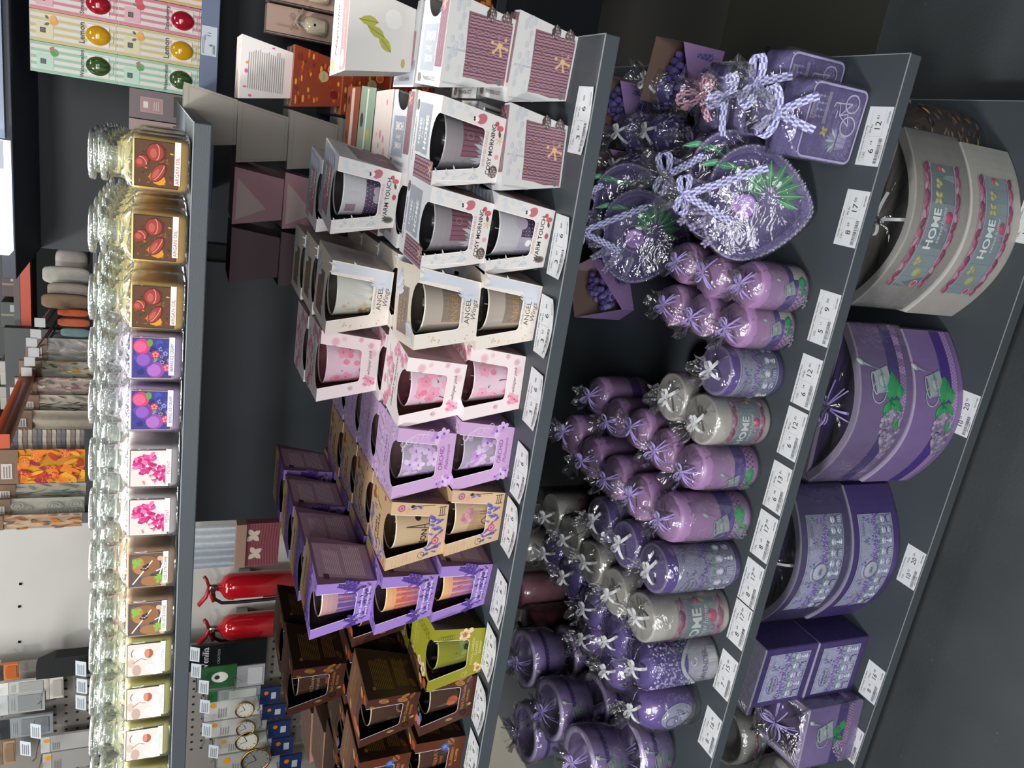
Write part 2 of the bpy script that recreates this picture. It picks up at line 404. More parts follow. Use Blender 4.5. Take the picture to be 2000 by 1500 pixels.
def blossom(p, u, v, r, q=None, c1='e58aa8', c2='efa9bf', cen='a84868'):
    p.flower(u, v, r, c1, cen, 5, rot=(q.random() * 6 if q else .4), col2=c2, k=.6)
def type_cherry(var):
    m, F, Rt, Lf, Bk, T = carton('eddfe0', 'f2e9ea', 'b3939c', 'e8d2d6', inner='8a5a58')
    for u, v, r, c in ((.020, .079, .007, 'e9c4cd'), (.036, .068, .0065, 'e0a9b8'), (.040, .055, .004, 'e6bcc6'), (.0385, .030, .004, 'd3a1ae'), (-.034, .040, .004, 'd39aab'), (-.034, .042, .002, 'c07a90'), (.030, .014, .005, 'd79fb0'), (.018, .010, .006, 'e9bcc8')):
        if not win(u, v, r * .5): F.disc(u, v, r, mix(c, 'eddfe0', .45), n=14); F.disc(u, v, r * .6, mix(c, 'eddfe0', .15), n=12)
    for u, v, r in ((-.024, .010, .007), (-.019, .017, .005), (-.028, .018, .004)): blossom(F, u, v, r)
    F.text('whisper pink', .004, .0145, .0072, '6b5a60', shear=.4)
    Rt.lines(-.030, .032, .018, .076, 20, '7d6269', seed=5)
    for u, v, q in scatter(9, 13, -.046, .046, .004, .046): blossom(T, u, v, q.uniform(.005, .010), q)
    for u, v, q in scatter(10, 7, .028, .046, -.044, .0): blossom(T, u, v, q.uniform(.004, .008), q)
    T.line([(-.03, .012), (-.01, .030), (.012, .024), (.034, .036)], .0014, '6b5358')
    T.text('Aromatic candle', .0, .004, .005, '8a6a74'); T.text('CHERRY BLOSSOM', -.002, -.008, .0092, '5d4a52', shear=.15); T.text('soft & soft spring', -.002, -.017, .0048, '8f7880', shear=.3)
    c, P = cup('d8b9c8', 'e6c6d2', col2='dcc0cc', inside='6d4148', waxc='8a5a60')
    if var == 0: br = [[(-.034, .066), (-.022, .054), (-.006, .038), (.012, .034), (.024, .020), (.036, .004)], [(-.006, .038), (-.012, .024), (-.020, .014)], [(.012, .034), (.022, .046)]]
    elif var == 1: br = [[(-.036, .006), (-.020, .012), (-.004, .020)], [(-.036, .004), (-.024, .030), (-.012, .048), (.012, .054)]]
    else: br = [[(.030, .068), (.014, .056), (-.006, .050), (-.018, .036), (-.034, .030)], [(-.006, .05), (.004, .032), (.006, .014)]]
    if var == 1: br = [[(-.036, .060), (-.024, .044), (-.012, .028)], [(-.034, .062), (-.008, .050), (.012, .052), (.026, .040)]]
    for b in br: P.line(b, (.0030, .0012), '6f5a5c')
    for u, v, q in scatter(20 + var, 9, -.03, .03, .006, .06): P.flower(u, v, q.uniform(.006, .0105), mix('e08aa6', 'edabc0', q.random()), 'a8506c', 5, rot=q.random() * 6, k=.62)
    for u, v, q in scatter(40 + var, 5, -.03, .03, .01, .06): P.disc(u, v, .004, 'df7f9c', rv=.0048)
    return m, c
def orchid(p, u, v, r, q, dark=False):
    a = q.random() * 6; c1, c2 = ('c9a3d6', 'b17cc6') if not dark else ('b589c8', '8f5ab0')
    for i in range(5): p.disc(u + r * .6 * math.cos(a + 1.257 * i), v + r * .6 * math.sin(a + 1.257 * i), r * .6, mix(c1, 'efe2f2', q.random() * .6), rv=r * .42, rot=a + 1.257 * i)
    p.disc(u, v, r * .28, c2, n=7); p.disc(u, v, r * .12, '7d2f86', n=6)
def type_orchid(var):
    m, F, Rt, Lf, Bk, T = carton('c7a3cc', 'cdb0da', 'a07fa6', 'c4a2cd', inner='4f4046')
    q = random.Random(2)
    for u, v, r in ((.035, .030, .009), (.040, .020, .008), (-.033, .012, .009), (-.036, .022, .006), (-.028, .005, .007)): orchid(F, u, v, r, q, True)
    F.line([(.020, .082), (.034, .074), (.042, .060), (.0405, .044)], .0012, 'dcc8e0')
    for k in range(6): F.ring(.028 + .003 * k, .080 - .008 * k, .0042, .0008, 'd8c0de')
    F.text('ORCHID', .003, .0195, .0095, '96519c'); F.text('Phalaenopsis', .004, .0105, .0075, 'a866ae', shear=.4)
    Rt.lines(-.03, .032, .02, .076, 18, '80608a', seed=8)
    for u, v, q in scatter(12, 18, -.048, .048, -.01, .048): orchid(T, u, v, q.uniform(.006, .0105), q)
    for u, v, q in scatter(13, 6, .034, .047, -.046, -.01): orchid(T, u, v, .006, q)
    for u, v, q in scatter(14, 5, -.047, -.036, -.046, -.01): orchid(T, u, v, .006, q, True)
    T.rect(-.030, .030, -.014, .006, 'd3badf'); T.text('ORCHID', 0, -.003, .0125, '9a5aa6'); T.text('Phalaenopsis', 0, -.012, .006, 'a776b4', shear=.3)
    for k in range(4): T.line([(-.03 + .02 * k, .02), (-.02 + .02 * k, .046)], .0008, '5f7d58')
    c, P = cup('8c8791' if var else '9a93a2', 'b9aebd', col2='a9a0b0', inside='6b5457', waxc='7c6468')
    for u, v, q in scatter(30 + var, 15, -.034, .034, .004, .064): orchid(P, u, v, q.uniform(.007, .0125), q, q.random() > .6)
    for k in range(4): P.line([(-.03 + .018 * k, .002), (-.022 + .018 * k, .03)], .0012, '54684f')
    return m, c
def lav_mass(p, seed, n, u0, u1, v0, v1, ok, cols=('4a3488', '6a4fa6', '8d78c4'), l=(.012, .02), stem='4d5b55'):
    for u, v, q in scatter(seed, n, u0, u1, v0, v1):
        if ok(u, v): p.sprig(u, v, q.uniform(*l), q.uniform(.7, 2.4), cols[q.randrange(len(cols))], cols[q.randrange(len(cols))], stem=stem, n=5, w=.2)
def type_paris(var):
    m, F, Rt, Lf, Bk, T = carton('cfb08e', 'd0ae88', '8a6d5e', 'c3a27e', inner='5f3c30')
    for k in range(15): F.line([(-hw(.006 * k) + .002, .003 + .0055 * k), (-WT - .004, .003 + .0055 * k)], .0003, 'a98c6e'); F.line([(WT + .004, .003 + .0055 * k), (hw(.005 * k) - .002, .003 + .0055 * k)], .0003, 'a98c6e')
    ok = lambda u, v: face_ok(u, v, .006) and not win(u, v, .008)
    lav_mass(F, 5, 34, -.045, .02, .001, .026, ok, cols=('5a57a8', '7a74c2', '4b4790'), l=(.009, .014)); lav_mass(F, 6, 14, .03, .05, .04, .075, ok, cols=('5a57a8', '7a74c2'), l=(.009, .012))
    for u, v, r, c in ((-.016, .016, .0062, 'c2566a'), (.041, .074, .0055, 'a8587c'), (.036, .064, .0032, 'd98c86'), (-.036, .060, .003, 'd98c86'), (-.008, .008, .003, 'd98c86')):
        F.disc(u, v, r, c); F.disc(u, v, r * .65, mix(c, 'ffffff', .25)); F.disc(u, v, r * .35, c)
    F.line([(.0405, .022), (.042, .055)], .0009, '3d2f28'); F.disc(.042, .057, .0024, '3d2f28', rv=.0034)
    for k in range(3): F.line([(.022, .0065 + .0032 * k), (.037, .0065 + .0032 * k)], .0010, '3f3028')
    F.line([(.023, .003), (.023, .016)], .0009, '3f3028'); F.line([(.036, .003), (.036, .016)], .0009, '3f3028')
    F.ring(-.036, .036, .005, .0006, '4a3a30', n=14); F.ring(-.034, .034, .0025, .0006, '4a3a30')
    Rt.lines(-.03, .03, .03, .08, 9, '6b5244', seed=9); lav_mass(Rt, 8, 12, -.03, .03, .002, .03, lambda u, v: True, cols=('4b3f80', '5f5296'))
    lav_mass(T, 9, 26, -.048, -.030, -.048, .03, lambda u, v: True, cols=('5a57a8', '7a74c2', 'b8b3e0'), l=(.01, .016)); lav_mass(T, 10, 10, -.048, .02, .026, .034, lambda u, v: True, cols=('6a66b4', '8a84c8'))
    T.disc(.030, .030, .0095, '6d8a4a', rv=.005, rot=.5); T.disc(.026, .036, .0065, 'c8463c'); T.disc(.034, .024, .006, 'd9b95a'); T.disc(.036, .036, .004, 'c8463c')
    T.line([(.02, -.005), (.024, .012), (.030, .02)], .0016, '4b6a3c'); T.disc(-.044, -.040, .0038, 'e0706c'); T.disc(.043, -.02, .004, 'c25a70')
    T.line([(.010, .016), (.013, .036), (.016, .016)], .0009, '5a4638'); T.line([(.0105, .022), (.0155, .022)], .0009, '5a4638')
    T.text('BON', -.012, .012, .011, '3a2c28', bold=.01); T.text('VOYAGE', -.010, .0, .0105, '3a2c28', bold=.01)
    T.ring(0, .0, .0508, .0009, '6b5344', n=4, rot=PI / 4 * 1) if 0 else None
    for e in (-1, 1): T.line([(e * .0495, -.0495), (e * .0495, .0495)], .0006, '6b5344')
    T.line([(-.0495, .0495), (.0495, .0495)], .0006, '6b5344')
    c, P = cup('b59a78', 'd9cbb0', col2='c2a988', inside='4a3a30', waxc='5a4636')
    for k in range(12): P.line([(-.034, .005 + .0055 * k), (.034, .005 + .0055 * k)], .00025, 'a68c6c')
    if var == 0:
        P.text('BON', -.010, .030, .0125, '2f2622', bold=.015); P.text('VOYAGE', -.005, .017, .0105, '2f2622', bold=.015)
        P.line([(.001, .010), (.0055, .030), (.0075, .058)], .0012, '463a34'); P.line([(.014, .010), (.0095, .030), (.0075, .058)], .0012, '463a34')
        for v, w in ((.018, .0052), (.030, .003), (.012, .0066)): P.line([(.0075 - w, v), (.0075 + w, v)], .0014, '463a34')
        P.disc(.020, .040, .0048, '2e2320'); P.disc(.024, .030, .006, 'b88a70', rv=.009, rot=-.4)
        for u, v, q in scatter(6, 26, .008, .026, .006, .022): P.disc(u, v, .0026, mix('5b3f8e', '9a6ab0', q.random()), n=7)
    else:
        P.rect(-.022, .012, .010, .050, 'a58a68', n=6)
        for v in (.047, .042, .036): P.line([(-.023, v), (.013, v)], .0012, '5c4636')
        P.ring(-.004, .010, .008, .0018, '5c4636', rv=.020, a0=0, a1=PI)
        for u in (-.019, -.014, .007, .0105): P.line([(u, .008), (u, .034)], .0011, '6b5342')
        for u, v, q in scatter(8, 12, -.004, .02, .046, .062): P.disc(u, v, .003, mix('b06a8c', 'd9a0b0', q.random()), n=7)
    return m, c
def type_lavender(var):
    m, F, Rt, Lf, Bk, T = carton('9a7cc4', '8e74bc', '76586e', '7c5fae', inner='4a3c44')
    lav_mass(F, 31, 70, -.044, .046, .0, .026, lambda u, v: face_ok(u, v, .007) and v < .017, cols=('4a2f86', '5f45a0', '7a60b8', '3f2a74'), l=(.008, .012), stem='54437c')
    F.sprig(.028, .020, .04, 1.20, '5a3a90', '4a2f80', n=9, w=.17); F.sprig(.034, .02, .032, 1.1, '6a4aa0', '4a2f80', n=7)
    lav_mass(F, 32, 9, .030, .044, .022, .036, face_ok, cols=('4a2f86', '6a4fa6')); lav_mass(F, 33, 7, -.040, -.030, .012, .030, face_ok, cols=('5f45a0', '4a2f80'))
    for u, v, q in scatter(34, 12, -.036, .04, .002, .02): F.disc(u, v, .0009, 'e0b060', n=5)
    F.text('Fresh lavender from', .001, .0185, .0068, 'ece2f4', shear=.25, bold=.01); F.text('sunny Provence fields', .001, .0095, .0066, 'ece2f4', shear=.25, bold=.01)
    Rt.rect(-.036, .036, .004, BL - .004, 'a08298', m=4, col2='ab8c9e'); Rt.lines(-.030, .032, .015, .044, 10, 'dccad2', seed=4); Rt.lines(-.030, .024, .050, .074, 9, 'dccad2', seed=6)
    Rt.rect(-.040, -.030, .070, .078, '3c2f38')
    T.rect(-BT + .0005, BT - .0005, .016, BT - .0005, 'e8b878', m=3, col2='f0d9a8'); T.rect(-BT + .0005, BT - .0005, -.006, .016, '7a52a8', m=5, col2='c880a0')
    T.rect(-BT + .0005, -.030, .004, .030, 'f09a50', m=3, col2='f6c070')
    T.text('Lavender', .002, .030, .015, '5a4658', shear=.4); T.text('fields of Provence', .012, .018, .005, '6a4a70', shear=.3)
    lav_mass(T, 35, 60, -.050, .046, -.050, -.006, lambda u, v: (abs(u) > WT + .001 or v > -.026), cols=('6a50b0', '8a74c8', 'b0a0dc', '55409c'), l=(.008, .013), stem='7a68b0')
    if var == 2: c, P = cup('4a3a80', 'e8d0c4', col2='c9a09a', inside='4a3c40', waxc='5c4a4c'); P.rect(-.036, .036, .002, .050, '5a4490', n=8, m=3, col2='6a4c98')
    else: c, P = cup('7a4a9a', 'e8c8a0', col2='e6b070', inside='4a3c40', waxc='5c4a4c'); P.rect(-.036, .036, .002, .058, '5c3a8a', n=8, m=6, col2='d9683c' if var else 'b06a90')
    for k in range(7): P.line([(.030 - k * .004, .004), (-.02 + k * .006, .05)], .0014, mix('3e2c78', 'd07a58', k / 9))
    lav_mass(P, 40 + var, 10, .004, .026, .004, .018, lambda u, v: True, cols=('6a64a0', '9a94c0'), l=(.009, .014)); P.leaf(-.006, .003, .028, .014, 'a8b0be', rot=.9); P.leaf(-.004, .004, .024, .007, 'c2c8d2', rot=.8)
    return m, c
def type_floral(var):
    m, F, Rt, Lf, Bk, T = carton('8f8c28', 'a3a22e', '3a3420', '8a8a2a', inner='3c3a2a')
    for u, v, r in ((.034, .036, .010), (-.030, .006, .007)):
        F.flower(u, v, r, 'd8b48a', '6a4a38', 6, col2='e6cba8', k=.55); F.flower(u, v, r * .5, 'b07a50', '5a3a30', 5)
    F.disc(.040, .026, .0045, 'e0c09a'); F.disc(-.022, .011, .003, 'e0c09a')
    F.text('FLORAL GARDEN', .002, .0190, .0060, 'd8cf8a'); F.text('CLASSICS', .006, .0125, .0060, 'd8cf8a'); F.text('Summer', .006, .006, .0065, 'e2dba0', shear=.4)
    for k in range(6): F.ring(.034, .058 + .004 * k, .004, .0005, '5a5a20')
    F.ring(-.036, .030, .004, .0006, 'c9c27a'); F.ring(-.034, .027, .0025, .0006, 'c9c27a')
    Rt.lines(-.03, .03, .014, .078, 14, '6b6234', seed=2)
    T.text('Floral garden', 0, .030, .008, 'e6dfa8', shear=.3); T.text('classics', .0, .018, .007, 'e6dfa8', shear=.3)
    for u, v, r in ((-.034, -.020, .011), (-.030, .0, .008), (-.036, .034, .010), (.03, .04, .007)): T.flower(u, v, r, 'e9caa0', 'a06a40', 6, col2='f0dcc0'); T.flower(u, v, r * .5, 'cf9a70', '7a4a30', 5)
    for k in range(5): T.ring(.030, -.030 + .012 * k, .005, .0006, '5f5f20'); T.line([(.02, -.034 + .012 * k), (.04, -.026 + .012 * k)], .0006, '5f5f20')
    c, P = cup('6a6c24', 'a8a468', col2='84862e', inside='22241c', waxc='1e2018')
    P.flower(.010, .026, .013, '7c8a4a', '2c3420', 7, col2='6a7a40'); P.disc(.010, .026, .005, '26301c')
    for k in range(6): P.line([(.01, .026), (.010 + .022 * math.cos(k), .026 + .020 * math.sin(k))], .0007, '343a18')
    P.line([(-.03, .006), (-.01, .012), (.018, .010)], .0016, 'b9b48a')
    return m, c
def pod(p, u, v, s, rot, c='c98e4a'):
    p.ring(u, v, s, s * .09, c, rv=s * .42, rot=rot); p.ring(u, v, s * .75, s * .06, c, rv=s * .2, rot=rot); ct, st = math.cos(rot), math.sin(rot); p.line([(u - s * ct, v - s * st), (u + s * ct, v + s * st)], s * .07, c)
    for k in (-.5, -.2, .2, .5): p.disc(u + s * k * ct, v + s * k * st, s * .08, c, n=5)
def type_choc(var):
    blue = var >= 10
    m, F, Rt, Lf, Bk, T = carton('4a2a22' if not blue else '5a2e1e', '5c4036', '2c1c12', '3f241c', inner='1a1512')
    if not blue:
        pod(F, .0405, .062, .009, 1.15); pod(F, .0330, .079, .005, .9); pod(F, .032, .030, .009, 1.2); pod(F, .040, .026, .0065, 1.9); pod(F, .036, .014, .006, 2.6, 'a8743c')
        F.text('Dark Chocolate', .002, .0195, .0072, 'b98a4c', shear=.15); F.text('TRUFFLES', .004, .0115, .0052, 'c08f52')
        F.disc(-.028, .016, .0062, '241814'); F.disc(-.028, .016, .004, '3a2820'); F.leaf(-.018, .008, .008, .004, '3f7a3c', rot=.4); F.disc(-.014, .006, .0026, 'c88a5c')
        F.rect(-.0365, -.0325, .034, .046, '8a6a3c'); F.ring(-.0345, .04, .0024, .0005, 'd4a860')
    else:
        F.disc(.028, .036, .0075, '3f5a98'); F.disc(.028, .036, .004, '6a84b8'); F.disc(.036, .026, .0085, '8a5a3c', rv=.006, rot=.5); F.line([(.030, .022), (.042, .030)], .0016, '2a1812')
        F.text('BLUEBERRY', .002, .0195, .0078, 'd08a4c'); F.text('& COFFEE', .002, .011, .0062, 'd9a070')
        F.disc(-.03, .02, .006, '46609c'); F.leaf(-.024, .026, .009, .005, '3d7a44', rot=1)
    Rt.lines(-.032, .030, .042, .074, 11, '7a5c22', seed=12); Rt.lines(-.026, .030, .016, .036, 7, '7a5c22', seed=13); Rt.rect(-.034, -.028, .072, .077, '8a6a30')
    pod(Rt, -.020, .010, .008, .4, '8a5c28'); pod(Rt, .02, .012, .007, 2.4, '6d4820')
    T.rect(-.050, .050, -.012, .050, '6a4a38', m=3, col2='7a5a48')
    T.text('Dark Chocolate', .006, .030, .0095, 'c2965a', shear=.3); T.text('truffles & almond', .006, .018, .0058, 'c2965a', shear=.3)
    T.disc(-.036, -.020, .009, 'c8602c', rv=.014); T.disc(-.032, -.038, .007, 'd9783c', rv=.010); T.disc(-.040, .004, .007, '8a4a30', rv=.009); T.leaf(-.046, .016, .018, .010, 'c8964a', rot=.6); T.leaf(.030, -.03, .02, .012, 'c8964a', rot=1.1); T.disc(.040, -.040, .007, 'c0502c', rv=.008)
    if blue or var == 3: T.disc(-.020, -.046, .007, '4a64a4'); T.disc(-.028, -.044, .006, '7a90c4'); T.leaf(-.018, -.038, .010, .007, '4a8a48', rot=.5)
    c, P = cup('33231a', 'b0a08c', col2='4a342a', inside='141414', waxc='10100f')
    if var == 0: P.disc(.012, .022, .012, '5a4434'); P.disc(.012, .022, .0085, '2a1e18'); P.ring(.012, .022, .010, .0012, '7a6450'); pod(P, -.012, .034, .012, .9, '6b5842'); P.line([(-.02, .004), (.02, .006)], .003, 'b8742c')
    elif var == 2: P.disc(.006, .018, .011, '96482a'); P.disc(.006, .018, .007, 'b05c34'); P.disc(-.008, .010, .008, 'b85428', rv=.005, rot=.4); P.text('Dark Chocolate', .0, .050, .0085, 'b09a80', shear=.3); P.text('TRUFFLES', .0, .040, .006, 'b09a80')
    elif blue: P.disc(.018, .022, .009, '3a548e'); P.disc(.018, .022, .005, '6680b0'); P.disc(.006, .010, .010, '7a4e34', rv=.006, rot=.6); P.text('BLUEBERRY', -.004, .044, .009, 'b0704c'); P.text('COFFEE', -.004, .034, .006, 'b0704c')
    else: P.disc(-.002, .034, .010, '9a4c2a'); P.disc(.016, .012, .010, '2a1c16'); P.line([(.02, .050), (.028, .044)], .005, 'd8902c'); P.line([(-.02, .006), (.012, .024)], .003, 'a89888'); pod(P, -.016, .014, .012, .9, '7a6450')
    return m, c
def knit(p, u0, u1, v0, v1, seed=1):
    """cable-knit wool picture"""
    p.rect(u0, u1, v0, v1, '84606c'); n = max(3, int((u1 - u0) / .0068)); w = (u1 - u0) / n
    for i in range(n):
        uc = u0 + w * (i + .5); N_ = 26
        if i % 3 != 1:
            for e, c, ww in ((-.28, '9d7a86', .26), (.0, '6a4854', .14), (.28, 'a3818c', .26)):
                p.line([(uc + w * (e + .07 * math.sin(k * 1.7 + i)), v0 + (v1 - v0) * k / N_) for k in range(N_ + 1)], w * ww, c)
        else:
            for ph in (0, PI):
                p.line([(uc + w * .26 * math.sin(k * .72 + ph), v0 + (v1 - v0) * k / N_) for k in range(N_ + 1)], w * .34, '5f404c'); p.line([(uc + w * .26 * math.sin(k * .72 + ph), v0 + (v1 - v0) * k / N_) for k in range(N_ + 1)], w * .2, 'a58490')
        if 0:
            k = max(2, int((v1 - v0) / .011))
            for j in range(k):
                vc = v0 + (v1 - v0) * (j + .5) / k; p.disc(uc, vc, w * .48, '6a4854', rv=.0048); p.disc(uc, vc, w * .34, '9c7883', rv=.0034)
        else:
            pass
        p.line([(uc + w * .5, v0), (uc + w * .5, v1)], w * .12, '573844')
def flake(p, u, v, r):
    for k in range(3): a = k * PI / 3 + .3; p.line([(u - r * math.cos(a), v - r * math.sin(a)), (u + r * math.cos(a), v + r * math.sin(a))], r * .24, 'd2ab82')
    for k in range(6): a = k * PI / 3 + .3; p.disc(u + r * .95 * math.cos(a), v + r * .95 * math.sin(a), r * .19, 'd2ab82', n=7)
    p.disc(u, v, r * .3, 'd9b48c', n=8)
def cone(p, u, v, s):
    p.disc(u, v, s, '4a3f3d', rv=s * .8)
    for j in range(5):
        for i in range(5 - abs(j - 2)): p.leaf(u + (i - 1.8) * s * .38 - .001, v + (j - 2) * s * .3, s * .4, s * .28, 'a89c94' if (i + j) % 2 else '7c706c', rot=.4)
def type_home(var):
    """var 0 COSY MORNING, 1 WARM TOUCH (heart), 2 WARM TOUCH (cat)"""
    warm = var > 0
    m, F, Rt, Lf, Bk, T = carton('d6d2cf', 'd8d9dc', 'cfcecd', 'cfcecd', inner='4c4a4c')
    for p in (F,):
        for u, v, q in scatter(3, 40, -.046, -.026, .026, .084):
            if face_ok(u, v) and not win(u, v, .002): p.leaf(u, v, .008, .0022, mix('b0b8c2', 'cdd1d5', q.random()), rot=q.uniform(.4, 2.6))
        p.line([(-.0395, .028), (-.044, .084)], .0008, 'eceef0')
        for u, v, q in scatter(5, 14, .036, .048, .02, .084):
            if face_ok(u, v) and not win(u, v, .002): p.disc(u, v, .0028, 'c8ccd2', rv=.004)
        p.text('SCENTED CANDLE', .000, .0235, .0050, 'c48a92'); p.text('WARM TOUCH' if warm else 'COSY MORNING', .000, .0155, .0088 if warm else .0080, '3c3436', bold=.012)
        p.disc(.034, .034, .0062, 'b86a74', rv=.0075, rot=.5); p.disc(.033, .041, .0034, 'e4e0de'); p.disc(.0320, .044, .0014, '3a3436'); p.disc(.0345, .0445, .0014, '3a3436')
        p.disc(.031, .012, .003, 'b8545c'); p.disc(.026, .007, .0036, 'c0606a', rv=.005); p.leaf(.015, .005, .009, .004, '5c5450', rot=.3)
        if warm: p.disc(-.028, .010, .005, '8c8078', rv=.008); p.disc(-.028, .010, .0035, '5c504c', rv=.006); p.disc(.004, .006, .004, 'b6545e', rv=.003)
        else: cone(p, -.026, .008, .0078); flake(p, .012, .0055, .005); p.disc(-.008, .006, .003, 'd0989a')
    for p in (Rt, Lf):
        for k in range(2): p.rect(-.047 + .038 * k, -.045 + .038 * k, .05, BL - .003, 'b4b8bb')
        for u, v, q in scatter(15, 22, -.036, .046, .066, .084): p.disc(u, v, .004, mix('c8cacc', 'bcc0c6', q.random()), rv=.0026)
        p.poly([(-.0385, .026), (-.036, .003), (.030, .003), (.034, .030), (.036, .064), (-.034, .060)], '84606c')
        knit(p, -.036, .033, .004, .061); p.disc(-.022, .055, .0024, '8a5c48'); p.disc(.012, .050, .0024, '8a5c48')
        cone(p, .0375, .034, .0085); cone(p, .035, .013, .0095); flake(p, .006, .017, .0115); p.poly([(-.038, .003), (-.03, .003), (-.034, .016)], 'b0606e'); p.disc(-.0345, .010, .004, '6c7276')
    Bk.lines(-.034, .034, .02, .07, 16, '8a8080', seed=3)
    if warm:
        T.rect(-.050, .050, .020, .050, 'a0a8b2'); T.rect(-.040, .034, -.016, .026, 'b0808a')
        for k in range(10): T.leaf(.026, -.03 + .007 * k, .026, .008, 'd4d9e2' if k % 2 else 'a9b2c0', rot=.4)
        T.text('WARM TOUCH', -.006, .042, .0075, '3c3436')
    else:
        T.rect(-.020, .040, -.018, .036, '98a0ac'); knit(T, -.051, -.024, -.050, .030); flake(T, -.034, -.040, .008); cone(T, .036, .044, .007)
        T.text('COSY MORNING', -.006, .044, .0072, '3c3436')
    T.text('HOME', .006, .021, .0115, 'f2f0ee', bold=.02); T.text('Sweet', .008, .010, .010, 'f2f0ee', shear=.4); T.text('HOME', .006, -.005, .0145, 'f2f0ee', bold=.03)
    for k in range(5): T.line([(-.022, .018 - .003 * k), (-.018, .016 - .003 * k)], .0008, 'f2f0ee')
    if not warm:
        c, P = cup('6c666c', '9a989c', col2='8c888c', inside='2e2c2e', waxc='3a3838')
        P.rect(-.012, .034, .004, .050, '74505c', n=8)
        for k in range(8): P.line([(-.010 + .006 * k, .004), (-.012 + .006 * k, .050)], .0012, '5a3a46')
        for k in range(6): P.ring(-.004 + .008 * k, .010 + (k % 3) * .015, .004, .0009, '94707c')
        for k in range(11): P.leaf(-.030 + .0030 * k, .003, .026 + .004 * (k % 3), .007, mix('a8aab0', '888c92', (k % 4) / 3), rot=PI / 2 + .5 - k * .1)
    elif var == 1:
        c, P = cup('a8a4a8', 'd0d0d2', col2='bcbcc0', inside='34302f', waxc='484444')
        P.rect(-.034, .034, .004, .042, '4a3a52', n=10)
        for i in range(13):
            for j in range(8): P.disc(-.031 + .0052 * i + .0026 * (j % 2), .007 + .0048 * j, .0006, 'c8bccc', n=5)
        P.disc(.004 + .005, .0250, .0068, 'a296a4'); P.disc(.004 - .005, .0250, .0068, 'a296a4'); P.poly([(-.0075, .022), (.004, .004), (.0155, .022), (.004, .029)], 'a296a4')
        P.rect(-.022, -.010, .054, .068, '8d7a84', n=2)
    else:
        c, P = cup('9c98a0', 'c8c8cc', col2='b4b4b8', inside='34302f', waxc='484444')
        P.rect(-.034, .000, .006, .042, '9a96a8', n=5); P.rect(.0, .034, .004, .040, '3f3248', n=5)
        for i in range(7):
            for j in range(8): P.disc(.003 + .0048 * i, .006 + .0046 * j, .0006, 'b8acc0', n=5)
        P.disc(.018, .040, .009, 'a49aa8'); P.disc(-.008, .016, .008, 'b05a66', rv=.010); P.disc(-.008, .027, .0052, 'dcd8d8'); P.disc(-.010, .028, .001, '2a2426'); P.disc(-.006, .028, .001, '2a2426')
        for k in range(5): P.line([(-.03, .01 + .006 * k), (-.02, .012 + .006 * k)], .0012, '55505c')
    return m, c
TYPES = dict(angel=type_angel, cherry=type_cherry, orchid=type_orchid, paris=type_paris, lavender=type_lavender, floral=type_floral, choc=type_choc, home=type_home)
_P = {}
STEP = .0888
def cbox(kind, var, x, y, tier, rot, label, group=None, turn=0):
    """x, y = middle of the bottom edge that faces the shopper"""
    a = R(rot); cx = x - math.sin(a) * BB; cy = y + math.cos(a) * BB; z = Z2 + .0004 + STEP * tier; a += R(turn)
    k = (kind, var)
    if k not in _P:
        r = thing('boxed_candle', (cx, cy, z), label, 'candle', group, rz=a)
        mc, cc = TYPES[kind](var); mc.build('carton', CARD, r)
        if cc: cc.build('candle_glass', GLOSS, r)
        _P[k] = r; return r
    return dup(_P[k], (cx, cy, z), label, rz=a, group=group)
